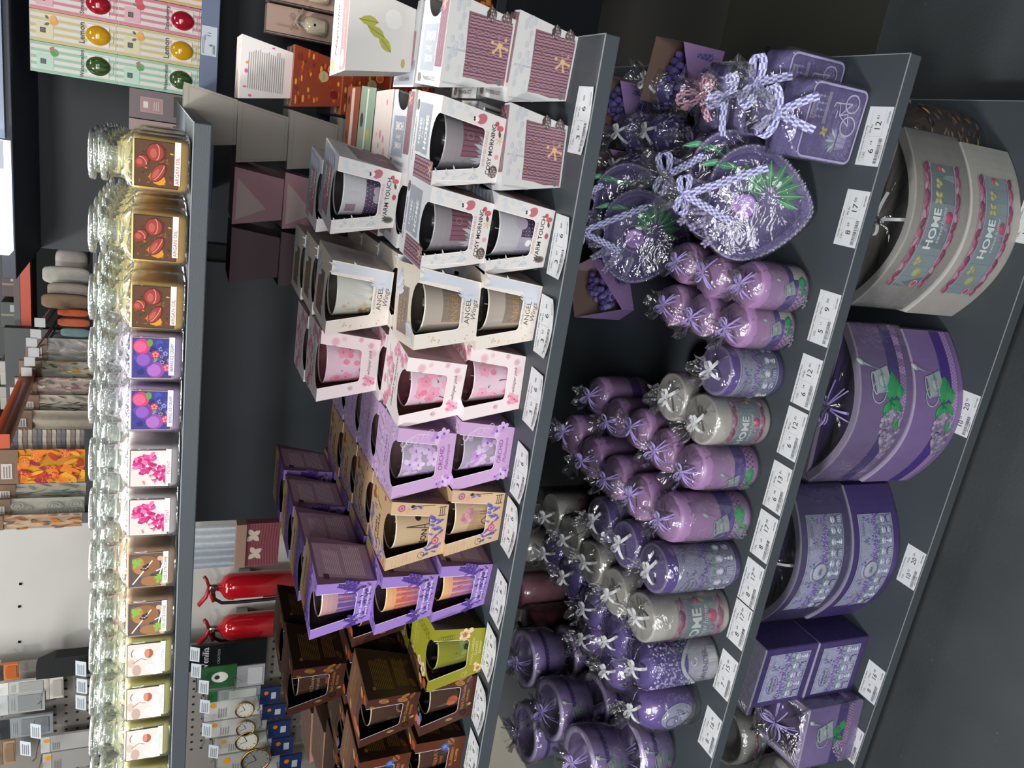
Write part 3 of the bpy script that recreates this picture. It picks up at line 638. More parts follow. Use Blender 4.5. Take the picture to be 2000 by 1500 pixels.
def type_plain(var):
    base = ('d8d2d0', '8a3a22', '938d85', 'b88f9a', 'dcd8d2', '4e7a5c', '6a585e', 'c8947e')[var]
    top = ('d8ccc6', '8a4a34', '6a6560', 'a0808a', 'e0d6d0', '8aa08c', '3c3438', 'c49884')[var]
    m, F, Rt, Lf, Bk, T = carton(base, top, mix(base, '000000', .15), base, window=False)
    for p in (F, Bk):
        if var == 0:
            p.lines(-.034, .034, .014, .078, 17, '8f8a86', seed=2, k=.3)
            for u, v, q in scatter(3, 16, -.046, .046, .003, .085):
                if face_ok(u, v) and (abs(u) > hw(v) - .009 or v > .078 or v < .008): p.disc(u, v, q.uniform(.0015, .004), ('c85a96', 'd88a5a', '6a7a50')[q.randrange(3)], rv=.003)
        elif var == 1:
            for u, v, q in scatter(4, 60, -.046, .046, .003, .085):
                if face_ok(u, v, .006): p.disc(u, v, q.uniform(.003, .008), ('c8641e', 'e09a34', '7a2418', 'a8381c')[q.randrange(4)], rv=q.uniform(.0015, .003))
            p.disc(.008, .034, .0095, 'b8a878'); p.line([(.002, .034), (.014, .034)], .0009, '7a6a40')
            p.disc(.022, .020, .0085, 'd8602c'); p.ring(.022, .020, .0065, .001, 'f0b080'); p.disc(-.02, .012, .008, '6a1c1c')
        elif var == 2: p.line([(-hw(.005) + .004, .005), (-hw(.082) + .004, .082), (hw(.082) - .004, .082), (hw(.005) - .004, .005), (-hw(.005) + .004, .005)], .0022, '88837c')
        elif var == 4:
            for k in range(3): p.leaf(-.02 + .016 * k, .03 + .01 * k, .026, .013, 'a8a84a', rot=.8 + k * .4, vein='7a7a34')
            p.disc(.02, .03, .012, 'e8e4e0'); p.disc(-.03, .012, .006, 'b8a860', rv=.003)
        elif var == 5: p.disc(.0, .04, .016, 'a8b040'); p.disc(.02, .02, .010, 'c04a70', rv=.006); p.disc(-.02, .03, .012, 'e0a040', rv=.008)
        elif var == 3: p.poly([(-.044, .084), (-.02, .03), (.034, .084)], 'c8b4b0')
        elif var == 6: p.disc(.01, .05, .008, '6a5c60', n=16)
        elif var == 7:
            for u, v, q in scatter(5, 20, -.04, .04, .01, .08):
                if face_ok(u, v, .01): p.flower(u, v, .006, 'd8b09c', 'a06a54')
    if var == 4:
        T.rect(-.050, .050, -.050, -.014, 'b98a8c'); T.text('Magnolia', 0, .014, .018, '5a4a4c', shear=.4); T.text('scented candle', 0, -.032, .008, 'e8d8d4'); T.disc(-.036, -.030, .011, 'e8e0dc', n=14); T.disc(-.04, .034, .008, 'b8a860')
        for k in range(3): T.flower(.034, .034 - .016 * k, .009, 'e8d8d4', 'b8603c')
    if var == 0:
        for u, v, q in scatter(8, 16, -.046, .046, -.046, .046): T.disc(u, v, q.uniform(.003, .007), ('d0a078', 'c87a9a', 'e0cabc')[q.randrange(3)])
    if var == 1: T.rect(-.05, .05, -.012, .012, 'd8b8ac'); T.disc(.03, .034, .008, '2a2020'); T.disc(-.03, .034, .008, '2a2020')
    if var == 7:
        for u, v, q in scatter(8, 16, -.046, .046, -.046, .046): T.flower(u, v, q.uniform(.006, .010), 'd8ac94', '8a5a44')
    if var == 5: T.disc(.0, .03, .012, '3a3a3c'); T.disc(-.02, -.02, .01, 'c8a040'); T.rect(-.05, .05, -.006, .004, 'e0e0d8')
    return m, None
TYPES['plain'] = type_plain
G = 'boxed glass candles on the second shelf'
BOXES = [
 ('home', 0, .102, .968, 0, -4, 90, 'grey sweater-picture candle box at the right end of the shelf, bottom of the stack'),
 ('home', 0, .104, .962, 1, -3, 90, 'grey sweater-picture candle box at the right end, upper one of its stack'),
 ('home', 0, -.005, .949, 0, 5, 90, 'sweater-picture candle box under a COSY MORNING box beside the right end stack'),
 ('home', 0, -.010, .946, 1, -3, 0, 'COSY MORNING candle box standing on a sweater-picture box, nearer the right shelf end'),
 ('home', 2, -.112, .952, 0, -6, 0, 'WARM TOUCH candle box with a cat on its glass, standing on the shelf board'),
 ('home', 0, -.113, .947, 1, -4, 0, 'COSY MORNING candle box standing on the WARM TOUCH box, beside the Angel Wings boxes'),
 ('home', 1, -.097, 1.077, 2, -10, 0, 'WARM TOUCH candle box with a grey heart on dotted glass, on top of the pile'),
 ('home', 1, -.112, 1.190, 2, -7, 0, 'WARM TOUCH candle box mostly hidden behind the heart glass box'),
 ('home', 1, -.106, 1.068, 1, -4, 0, None), ('home', 0, -.106, 1.068, 0, 2, 0, None), ('home', 0, -.108, 1.182, 1, 0, 0, None), ('home', 0, -.108, 1.182, 0, 0, 0, None),
 ('home', 1, .104, 1.078, 1, 0, 90, 'pink-topped HOME candle box behind the upper sweater box at the right end'),
 ('home', 0, .104, 1.080, 0, 0, 90, None),
 ('home', 0, -.004, 1.062, 1, 0, 90, 'HOME candle box turned sideways behind the right COSY MORNING box'), ('home', 0, -.004, 1.064, 0, 0, 0, None),
 ('plain', 4, .108, 1.085, 2, 3, 0, 'white candle box with green leaves and pink band lying above the HOME boxes'),
 ('plain', 0, -.004, 1.172, 1, 2, 0, 'white candle box with fine print and magenta flowers behind the sideways HOME box'), ('plain', 0, -.004, 1.176, 0, 0, 0, None),
 ('plain', 5, -.002, 1.284, 1, -2, 0, 'green fruit-print candle box behind the fine print box'), ('plain', 5, -.002, 1.286, 0, 0, 0, None),
 ('plain', 1, .000, 1.395, 1, 0, 0, 'orange spice candle box deep in the shadow behind the green box'), ('plain', 1, .0, 1.396, 0, 0, 0, None),
 ('plain', 0, .056, 1.55, 3, 0, 0, 'white fine-print candle box standing on the orange spice box at the back'),
 ('plain', 1, .056, 1.55, 2, 0, 0, 'dark orange spice and fruit picture candle box under the white one at the back'),
 ('plain', 1, .056, 1.55, 1, 0, 0, None), ('plain', 1, .056, 1.55, 0, 0, 0, None),
 ('plain', 2, -.054, 1.55, 3, 2, 0, 'plain grey candle box seen from its blank side, lower of two at the back'),
 ('plain', 2, -.038, 1.55, 4, 4, 0, 'plain grey candle box at the very top of the back stack'),
 ('plain', 2, -.054, 1.55, 2, 0, 0, None), ('plain', 2, -.054, 1.55, 1, 0, 0, None), ('plain', 2, -.054, 1.55, 0, 0, 0, None),
 ('plain', 3, -.165, 1.56, 3, -6, 0, 'dusty pink candle box left of the plain grey boxes at the back'),
 ('plain', 6, -.275, 1.56, 3, -2, 0, 'dark mauve candle box left of the dusty pink one at the back'),
 ('plain', 3, -.165, 1.56, 2, 0, 0, None), ('plain', 3, -.165, 1.56, 1, 0, 0, None), ('plain', 3, -.165, 1.56, 0, 0, 0, None),
 ('plain', 6, -.275, 1.56, 2, 0, 0, None), ('plain', 6, -.275, 1.56, 1, 0, 0, None), ('plain', 6, -.275, 1.56, 0, 0, 0, None),
 ('angel', 0, -.2135, .950, 0, -3, 0, 'Angel Wings candle box with a taupe glass, bottom of its stack'),
 ('angel', 0, -.215, .944, 1, 6, 0, 'Angel Wings candle box with a taupe glass, middle of its stack'),
 ('angel', 1, -.2305, 1.056, 2, -5, 0, 'Angel Wings candle box with a pale grey glass, on top of the stack'),
 ('angel', 0, -.232, 1.170, 2, -3, 0, 'Angel Wings candle box directly behind the pale glass one on top'),
 ('angel', 0, -.236, 1.284, 2, -2, 0, 'Angel Wings candle box farthest back in the top row'),
 ('angel', 0, -.215, 1.062, 0, 0, 0, None), ('angel', 0, -.217, 1.058, 1, 0, 0, None), ('angel', 0, -.222, 1.172, 0, 0, 0, None), ('angel', 0, -.222, 1.172, 1, 0, 0, None), ('angel', 0, -.226, 1.284, 0, 0, 0, None), ('angel', 0, -.226, 1.284, 1, 0, 0, None),
 ('cherry', 2, -.3175, .961, 0, 3, 0, 'CHERRY BLOSSOM candle box at the bottom of its stack, tag in front'),
 ('cherry', 0, -.3305, .961, 1, -7, 0, 'CHERRY BLOSSOM candle box in the middle of its stack, brightly lit top'),
 ('cherry', 1, -.337, 1.083, 2, 1, 0, 'CHERRY BLOSSOM candle box on top of the pink stack'),
 ('cherry', 0, -.346, 1.196, 2, 0, 0, 'CHERRY BLOSSOM candle box behind the topmost pink one'),
 ('cherry', 0, -.334, 1.074, 1, -3, 0, None), ('cherry', 0, -.325, 1.072, 0, 0, 0, None), ('cherry', 0, -.338, 1.19, 1, 0, 0, None), ('cherry', 0, -.338, 1.19, 0, 0, 0, None),
 ('orchid', 1, -.4245, .9605, 0, 1, 0, 'ORCHID candle box at the bottom of the lilac stack'),
 ('orchid', 0, -.433, .9585, 1, 1, 0, 'ORCHID candle box at the front on top of the lilac stack'),
 ('orchid', 0, -.437, 1.070, 1, 0, 0, 'ORCHID candle box second in the upper lilac row'),
 ('orchid', 0, -.442, 1.181, 1, 0, 0, 'ORCHID candle box third in the upper lilac row'),
 ('orchid', 0, -.446, 1.292, 1, 0, 0, 'ORCHID candle box last in the upper lilac row'),
 ('orchid', 0, -.433, 1.074, 0, 0, 0, None), ('orchid', 0, -.437, 1.186, 0, 0, 0, None), ('orchid', 0, -.441, 1.296, 0, 0, 0, None),
 ('paris', 1, -.5265, .956, 0, 1, 0, 'kraft BON VOYAGE candle box with an arch picture, bottom of its stack'),
 ('paris', 0, -.538, .948, 1, 2, 0, 'kraft BON VOYAGE candle box with the tower and lettering glass, at the front on top'),
 ('paris', 0, -.543, 1.060, 1, 1, 0, 'kraft BON VOYAGE candle box second in the upper row'),
 ('paris', 0, -.548, 1.172, 1, 0, 0, 'kraft BON VOYAGE candle box third in the upper row'),
 ('paris', 0, -.553, 1.284, 1, 0, 0, 'kraft BON VOYAGE candle box last in the upper row'),
 ('paris', 0, -.538, 1.070, 0, 0, 0, None), ('paris', 0, -.543, 1.182, 0, 0, 0, None), ('paris', 0, -.547, 1.294, 0, 0, 0, None),
 ('lavender', 0, -.647, .963, 0, -7, 0, 'violet lavender fields candle box at the bottom of its stack'),
 ('lavender', 1, -.652, .955, 1, -7, 0, 'violet lavender fields candle box with an orange sunset glass, middle of its stack'),
 ('lavender', 2, -.661, .969, 2, -11, 0, 'violet lavender fields candle box with a dark blue glass, front of the top row'),
 ('lavender', 0, -.668, 1.082, 2, -7, 0, 'violet lavender fields candle box second in the top row'),
 ('lavender', 0, -.664, 1.200, 2, -5, 0, 'violet lavender fields candle box third in the top row, in shade'),
 ('lavender', 0, -.656, 1.320, 2, -3, 0, 'violet lavender fields candle box last in the top row, in shade'),
 ('lavender', 0, -.656, 1.074, 1, -3, 0, None), ('lavender', 0, -.656, 1.19, 1, 0, 0, None), ('lavender', 0, -.656, 1.312, 1, 0, 0, None), ('lavender', 0, -.656, 1.080, 0, 0, 0, None), ('lavender', 0, -.656, 1.195, 0, 0, 0, None), ('lavender', 0, -.656, 1.315, 0, 0, 0, None),
 ('floral', 0, -.752, .944, 0, 4, 0, 'olive green candle box with cream flowers and a green glass'),
 ('floral', 0, -.758, 1.056, 0, 2, 0, 'olive green candle box behind the front olive one'),
 ('choc', 3, -.8415, .949, 0, -1, 0, 'brown chocolate truffle candle box on the shelf board left of the olive one'),
 ('choc', 0, -.8615, .960, 1, -10, 0, 'brown chocolate truffle candle box with a dark glass, second tier'),
 ('choc', 2, -.888, 1.082, 2, -9, 0, 'brown chocolate truffle candle box on top of the brown pile'),
 ('choc', 0, -.882, 1.196, 2, -5, 0, 'brown chocolate truffle candle box behind the topmost brown one'),
 ('choc', 0, -.868, 1.073, 1, -3, 0, 'brown chocolate truffle candle box turned to show its text side'), ('choc', 0, -.860, 1.072, 0, 0, 0, None), ('choc', 0, -.875, 1.187, 1, 0, 0, None), ('choc', 0, -.868, 1.185, 0, 0, 0, None),
 ('choc', 0, -.752, 1.066, 1, -4, 0, 'brown chocolate truffle candle box standing on the rear olive box'),
 ('choc', 10, -.964, .957, 0, -3, 0, 'blueberry and coffee candle box on the shelf board at the left'),
 ('choc', 11, -.980, .962, 1, -8, 0, 'blueberry and coffee candle box standing on the other blueberry one'),
 ('choc', 3, -.985, 1.076, 1, -14, 0, 'brown candle box behind the upper blueberry box'), ('choc', 3, -.978, 1.074, 0, 0, 0, None),
 ('plain', 7, -1.135, 1.185, 1, 10, 0, 'copper flower-print candle box at the far left of the pile'), ('plain', 7, -1.19, 1.30, 1, 12, 0, 'copper flower-print candle box behind the other copper one'), ('plain', 7, -1.19, 1.30, 0, 6, 0, None),
 ('plain', 7, -1.135, 1.185, 0, 6, 0, None),
 ('choc', 3, -1.085, 1.075, 1, 4, 0, None), ('choc', 3, -1.08, 1.075, 0, 0, 0, None), ('choc', 3, -1.07, .96, 0, 0, 0, None), ('choc', 10, -1.09, .965, 1, 0, 0, None),
]
hidden = 0
KN = dict(home='COSY MORNING and WARM TOUCH', plain='mixed', angel='Angel Wings', cherry='CHERRY BLOSSOM', orchid='ORCHID', paris='BON VOYAGE', lavender='lavender fields', floral='olive', choc='chocolate truffle')
for kind, var, x, y, t, rot, turn, lab in BOXES:
    g = None
    if lab is None:
        lab = KN[kind] + ' candle box hidden inside its stack behind the front boxes'; g = KN[kind] + ' candle boxes hidden behind the front ones'
    cbox(kind, var, x, y, t, rot, lab, g, turn)
# ================================================================ square lidded jar candles on the top shelf
def rsq(w, r, z, n=5):
    """rounded square ring, half width w"""
    pts = []
    for k in range(4):
        cx, cy = ((1, -1), (1, 1), (-1, 1), (-1, -1))[k]
        for i in range(n): a = -PI / 2 + PI / 2 * k + PI / 2 * i / (n - 1); pts.append((cx * (w - r) + r * math.cos(a), cy * (w - r) + r * math.sin(a), z))
    return pts
JW = .0275
def jar_type(kind):
    wax, top, ttl, tc = dict(argan=('efb238', 'ffe896', 'ARGAN OIL', 'b8483c'), berry=('c8a8d8', 'ecdcf4', 'BERRIES ICE CREAM', '6a5aa8'), peony=('e6d2d4', 'fcf0f0', 'PEONY', 'c8386e'),
        latte=('c49468', 'e8c8a4', 'ICED LATTE COFFEE', '4a5a64'), cotton=('dccc60', 'fcf6c8', 'COTTON', '9ab0b8'))[kind]
    m = MB(); w = JW - .0018
    m.loft([rsq(w - .004, .006, .0025), rsq(w - .001, .007, .0045), rsq(w, .007, .010), rsq(w, .007, .030), rsq(w, .007, .046), rsq(w - .001, .007, .0515), rsq(w - .003, .006, .0525)], [wax, wax, wax, wax, mix(wax, top, .5), top])  # wax coloured paler upward to imitate the glow at the neck
    m.tube([(0, 0, .052), (.001, 0, .058)], .0007, 'f0ece0')
    g = MB(); g.loft([rsq(JW - .003, .007, .0004), rsq(JW, .008, .003), rsq(JW, .008, .050), rsq(JW - .0012, .009, .0535)], 'ffffff', cap0=False, cap1=False)
    def blend(z, w, rr):
        return rsq(w, rr, z)
    g.loft([rsq(JW - .0012, .009, .0535), rsq(JW - .004, .012, .057), rsq(JW - .0075, .0185, .0600), rsq(.0195, .0192, .0615), rsq(.0190, .0188, .0625), rsq(.0190, .0188, .0700), rsq(.0204, .0202, .0708), rsq(.0204, .0202, .0728), rsq(.0192, .019, .0735)], 'ffffff', cap0=False, cap1=False)
    l = MB()   # glass lid: wide flange, sunk ring, faceted flat knob
    l.lathe([(.0188, .0738), (.0224, .0744), (.0232, .0756), (.0232, .0792), (.0222, .0803), (.0170, .0806), (.0128, .0812), (.0120, .0832), (.0150, .0846), (.0226, .0852), (.0236, .0866), (.0236, .0896), (.0222, .0908), (.012, .0912), (.0005, .0913)], 'ffffff', 24,
            fn=lambda i, a, r, z: r * (1 + .022 * math.cos(12 * a)) if r > .02 else r)
    l.lathe([(.0165, .0738), (.0165, .066), (.0150, .064), (.0005, .0642)], 'ffffff', 20, cap0=False)
    b = MB(); p = Paint(b, plane_fn((0, -JW - .0003, 0), (1, 0, 0), (0, 0, 1)), .00005)
    s = .0222; c0 = .0305
    p.rect(-s, s, c0 - s + .003, c0 + s - .002, '1c1614' if kind in ('argan', 'peony', 'cotton') else 'b89a80')
    e = .0007; bg = dict(argan='5a3a20', berry='3c3a80', peony='e2cfc8', latte='5a4a44', cotton='d8ccc4')[kind]
    p.rect(-s + e, s - e, c0 - s + .003 + e, c0 + s - .002 - e, bg)
    def inb(u, v, r=0): return abs(u) + r < s - e and c0 - s + .0035 + r < v < c0 + s - .003 - r
    if kind == 'argan':
        for u, v, q in scatter(1, 60, -s, s, c0 - s, c0 + s):
            if inb(u, v, .004): p.leaf(u, v, .004, .0016, ('c8701e', 'a04020', '7a5a2a', 'd89a30', '3f2a1c')[q.randrange(5)], rot=q.random() * 6)
        p.disc(-.0135, .030, .0055, 'd8901e', rv=.008, rot=-.5)
        for u, v, ru, rv, ro in ((.002, .0435, .0058, .0075, .7), (-.0075, .029, .0108, .0058, -.55), (.0115, .0315, .0092, .0088, 0)):
            p.disc(u, v, ru, '5c1c14', rv=rv, rot=ro, n=16); p.disc(u - .0006, v + .0008, ru * .86, '98382a', rv=rv * .84, rot=ro, n=16); p.disc(u - .0012, v + .0026, ru * .5, 'b8584a', rv=rv * .34, rot=ro, n=12)
            p.ring(u, v, ru * .8, .0007, 'd8988c', rv=rv * .3, a0=PI, a1=2 * PI, rot=ro)
    elif kind == 'berry':
        for u, v, q in scatter(2, 40, -s, s, c0 - s, c0 + s):
            if inb(u, v, .004): p.disc(u, v, .0036, ('2e3a90', '4a4aa8', '24286a')[q.randrange(3)])
        p.disc(-.0125, .0275, .0088, '8a48a0', n=16); p.disc(-.013, .029, .0066, 'a868b8', n=14); p.disc(-.0015, .038, .0088, '6a3a9a', n=16); p.disc(-.002, .0395, .0064, '8a58b4', n=14)
        p.disc(.0125, .0410, .0082, 'c83a6c', n=16); p.disc(.012, .0425, .006, 'dc5c86', n=14); p.disc(.0165, .0335, .004, '5c9a3c', rv=.003)
        for u, v, r, c in ((.004, .028, .0042, 'c8283c'), (-.010, .0165, .0046, 'd03058'), (-.002, .0145, .0032, '5a3a9c'), (.0055, .0185, .0034, '3a4a9c'), (.010, .023, .0034, '2e3a80'), (-.004, .0215, .0034, '20204a'), (.002, .022, .0028, '26264e')):
            p.disc(u, v, r, c, n=12)
            for k in range(5): p.disc(u + r * .5 * math.cos(k * 1.256), v + r * .5 * math.sin(k * 1.256), r * .28, mix(c, 'ffffff', .25), n=6)
        for u, v, ro in ((-.003, .031, .6), (.0, .026, 2.2), (-.014, .020, 1.2), (.007, .0335, 3)): p.leaf(u, v, .0075, .0038, '6ab04a', rot=ro, vein='3f7a34')
    elif kind == 'peony':
        for u, v, q in scatter(3, 26, -s, s, c0 - s, c0 + s):
            if inb(u, v, .005): p.disc(u, v, .005, ('eeddd6', 'e8d2cc', 'f0e6e0')[q.randrange(3)], rv=.0034, rot=q.random() * 3)
        for u, v, q in scatter(4, 70, -.006, .020, .026, .048):
            if inb(u, v, .004) and (v - .026) > abs(u - .009) * .9 - .006: p.disc(u, v, q.uniform(.002, .0042), ('c82a78', 'd84a90', 'a81c60', 'e070a8')[q.randrange(4)], rv=.0022, rot=q.random() * 3)
        for u, v, q in scatter(5, 34, -.016, .002, .013, .027):
            if inb(u, v, .003): p.disc(u, v, q.uniform(.002, .004), ('c82a78', 'dc5c9c', 'a81c60')[q.randrange(3)], rv=.002, rot=q.random() * 3)
        for u, v, q in scatter(6, 12, -.018, -.006, .026, .038): p.disc(u, v, .0026, ('d87890', 'f0d8cc')[q.randrange(2)], rv=.0014, rot=q.random() * 3)
    elif kind == 'latte':
        for u, v, q in scatter(7, 40, -s, s, c0 - s, c0 + s):
            if inb(u, v, .005): p.disc(u, v, .005, ('4a4048', '6a5c5c', '3c3238')[q.randrange(3)], rv=.003)
        p.disc(.006, .033, .0125, '8a5c38', n=20, rv=.0150); p.disc(.006, .040, .0108, 'a87848', n=18, rv=.006); p.disc(-.0145, .026, .0065, '9a6a44', rv=.012, n=14)
        for u, v in ((.008, .043), (-.009, .016), (.0115, .0415), (-.0125, .019)):
            for k in range(3): p.leaf(u, v, .006, .004, '7ab03c', rot=k * 2 + u * 90)
        for u0, v0, u1, v1 in ((-.018, .046, .012, .026), (-.006, .018, .018, .013), (-.002, .022, .004, .012)):
            p.line([(u0, v0), (u1, v1)], .0014, 'e8dcd0')
        for u, v in ((.0145, .018), (.010, .014), (-.018, .014)): p.disc(u, v, .0032, 'c8a888')
        for u, v, q in scatter(9, 9, .0, .008, .030, .038): p.disc(u, v, .0014, '28263c', n=7)
    else:
        p.disc(-.014, .040, .008, 'b8a090', rv=.005); p.disc(-.004, .046, .006, 'c8b4a8', rv=.004)
        for u, v, r in ((-.015, .020, .0068), (-.008, .016, .0062), (.002, .018, .0078), (-.012, .026, .005)): p.disc(u, v, r, 'f2ece6', n=16); p.disc(u + .001, v - .001, r * .6, 'e2d8d0', n=12)
        p.disc(.009, .034, .0085, 'f0e8e0', rv=.0105, n=18); p.disc(.008, .027, .0062, 'a8543c', rv=.0045, n=14); p.disc(.0085, .0295, .0060, 'c88468', rv=.0028, n=12)
        p.line([(-.004, .044), (.002, .036), (.0, .030)], .0010, 'a06a50'); p.ring(.009, .035, .0095, .0009, '7a4a3c', rv=.011, a0=.9, a1=2.0)
    p.lv += .0002
    p.rect(-s + .004, s + .001, .0095, .0150, 'f0eeea'); p.text(ttl, .001 if kind != 'argan' else -.004, .0121, .0046 if kind in ('berry', 'latte') else .0050, tc, sx=.74 if kind in ('berry', 'latte') else 1)
    return m, g, l, b
JX = [(-.0715, 'argan'), (-.143, 'argan'), (-.213, 'argan'), (-.272, 'berry'), (-.330, 'berry'), (-.394, 'peony'), (-.455, 'peony'), (-.521, 'latte'), (-.586, 'latte'), (-.645, 'cotton'), (-.705, 'cotton'), (-.767, 'cotton'), (-.83, 'cotton')]
JN = dict(argan='golden ARGAN OIL', berry='lilac BERRIES ICE CREAM', peony='pale pink PEONY', latte='brown ICED LATTE COFFEE', cotton='pale yellow COTTON')
JPOS = {0: ['nearest the free shelf end', 'second from the free shelf end', 'next to the lilac jars'], 3: ['beside the golden jars', 'beside the pink jars'], 5: ['beside the lilac jars', 'beside the brown jars'], 7: ['beside the pink jars', 'beside the yellow jars'], 9: ['beside the brown jars', 'in the middle of the yellow ones', 'second from the left picture edge', 'leftmost in the picture']}
_J = {}
_hidden_jars = []
for ci, (jx, kind) in enumerate(JX):
    first = max(k for k in JPOS if k <= ci); pos = JPOS[first][ci - first]
    for row in range(6):
        y = .865 + JW + row * .0635; x = jx + rnd.uniform(-.0015, .0015) - row * .001; rz = R(rnd.uniform(-2.5, 2.5))
        if row == 0: lab = JN[kind] + ' jar candle, front row, ' + pos; g = None
        else: lab = JN[kind] + ' jar candle standing in the rows behind the front one'; g = JN[kind] + ' jars behind the front row'
        if kind not in _J:
            r = thing('jar_candle', (x, y, Z1 + .0006), lab, 'candle', g, rz=rz)
            m, gl, l, b = jar_type(kind)
            m.build('wax', WAX, r); gl.build('glass_jar', GLASS, r); l.build('lid', LID, r); b.build('picture_label', PAPER, r); _J[kind] = r
        else: dup(_J[kind], (x, y, Z1 + .0006), lab, rz=rz, group=g)
# ================================================================ price tags
def price_tag(x, y, z, p1, c1, p2, c2, label, name='Candela Lavender', curl=0, rz=0, flip=False):
    """(x, y) = front left corner, tag lies on the board, 80 x 42 mm"""
    W, H = .080, .0425
    m = MB()
    def fn(u, v, h): return Vector((u, v, h + .0004 + curl * ((u / W - .5) ** 2) * 4 * (1 - v / H) * .012 + curl * (v / H) ** 2 * .004))
    n = 10; vs = [fn(W * i / n, H * j / 4, 0) for j in range(5) for i in range(n + 1)]
    m.add(vs, [(j * (n + 1) + i, j * (n + 1) + i + 1, (j + 1) * (n + 1) + i + 1, (j + 1) * (n + 1) + i) for j in range(4) for i in range(n)], 'd9dcde')
    p = Paint(m, fn, .00008)
    p.text(name + ' ' + label[1], .030, .038, .0040, '3a3c40'); K = '1c1e22'
    p.line([(.004, .034), (.076, .034)], .00025, '9a9ca0'); p.line([(.004, .0295), (.040, .0295)], .00025, '9a9ca0'); p.line([(.040, .034), (.040, .010)], .00025, '7a7c80'); p.line([(.040, .010), (.076, .010)], .00025, '9a9ca0')
    p.text('C.Ro', .014, .0315, .0042, K); p.text('PM Ro', .050, .0300, .0045, K)
    p.text(p1, .020, .0200, .0135, K); p.text(c1, .031, .0235, .0060, K); p.text(p2, .054, .0190, .0140, K); p.text(c2, .0665, .0225, .0065, K)
    u = .004; q = random.Random(len(label[0]) * 7 + int(p2))
    while u < .038: w = q.choice((.0003, .0005, .0008)); p.line([(u, .0055), (u, .0115)], w, K); u += w + q.choice((.0004, .0007))
    p.text('5941234' + p2 + '0071', .020, .0030, .0030, '4a4c50'); p.text('3057' + p1 + '480', .066, .0045, .0040, '4a4c50')
    o = m.build('price_tag', PAPER); o.location = (x, y, z + .0003); o.rotation_euler = (0, 0, rz)
    return tag(o, label[0], 'price tag')
T3 = [(1713, 326, '6', '14', '12', '01', 'square lavender soap blocks', 'Patrat 500g'), (1668, 485, '8', '69', '17', '00', 'heart shaped dishes', 'Inima'), (1612, 678, '5', '11', '9', '00', 'small lilac pillar candles', 'Cilindru 70x100mm'),
      (1576, 800, '6', '14', '12', '01', 'short violet pillar candle', 'Boutique 80x100mm'), (1550, 902, '6', '14', '12', '01', 'short white pillar candle', 'Home 80x100mm'), (1512, 1000, '6', '65', '13', '01', 'middle lilac pillar candles', 'Gradina 80x130mm'),
      (1483, 1091, '8', '69', '17', '00', 'tall lilac pillar candle', 'Gradina 80x150mm'), (1459, 1184, '8', '69', '17', '00', 'tall violet pillar candle', 'Boutique 80x150mm'), (1448, 1271, '8', '69', '17', '00', 'tall white pillar candle', 'Home 80x150mm'),
      (1421, 1371, '7', '67', '15', '00', 'candle reading LAVENDER', 'Relief 80x150mm'), (1388, 1478, '8', '18', '16', '00', 'oval violet candle', 'Oval 120mm')]
for px, py, a, b, c, d, w, nm in T3:
    P = onz(px, py, Z3); price_tag(P.x, .8535, Z3, a, b, c, d, ('white price tag on the third shelf in front of the ' + w, nm))
T4 = [(1977, 472, '10', '23', '20', '01', 'white half-moon bowls', 'Home 300mm'), (1898, 860, '10', '23', '20', '01', 'lilac half-moon bowls', 'Semiluna'), (1791, 1158, '10', '23', '20', '01', 'dark violet half-moon bowls', 'Semiluna'), (1708, 1378, '8', '18', '16', '00', 'stacked dark violet cubes', 'Cub 140mm'), (1666, 1492, '8', '18', '16', '00', 'lilac cube vase', 'Cub 140mm')]
for px, py, a, b, c, d, w, nm in T4:
    P = onz(px, py, Z4); price_tag(P.x, .8865, Z4, a, b, c, d, ('white price tag on the lowest shelf in front of the ' + w, nm))
T2 = [(1110, 299, 'right end sweater boxes', 'Cosy Morning'), (1092, 545, 'lower WARM TOUCH box', 'Warm Touch'), (1064, 697, 'Angel Wings boxes', 'Angel Wings'), (1037, 835, 'CHERRY BLOSSOM boxes', 'Cherry Blossom'), (1013, 977, 'ORCHID boxes', 'Phalaenopsis'), (995, 1082, 'BON VOYAGE boxes', 'Bon Voyage'), (968, 1215, 'lavender fields boxes', 'Lavender Fields'), (957, 1330, 'olive green box', 'Floral Garden'), (940, 1435, 'chocolate truffle boxes', 'Dark Chocolate'), (928, 1545, 'blueberry boxes', 'Blueberry')]
for i, (px, py, w, nm) in enumerate(T2):
    P = onz(px, py, Z2); price_tag(P.x, .898, Z2, '3', '57', '6', '00', ('white price tag on the second shelf in front of the ' + w, 'Pahar ' + nm), name='Lumanare', curl=.22 + .12 * (i % 3), rz=R((i % 3 - 1) * 1.5))
for px, py, w in ((1345, 165, 'left'), (1415, 165, 'right')):
    pass
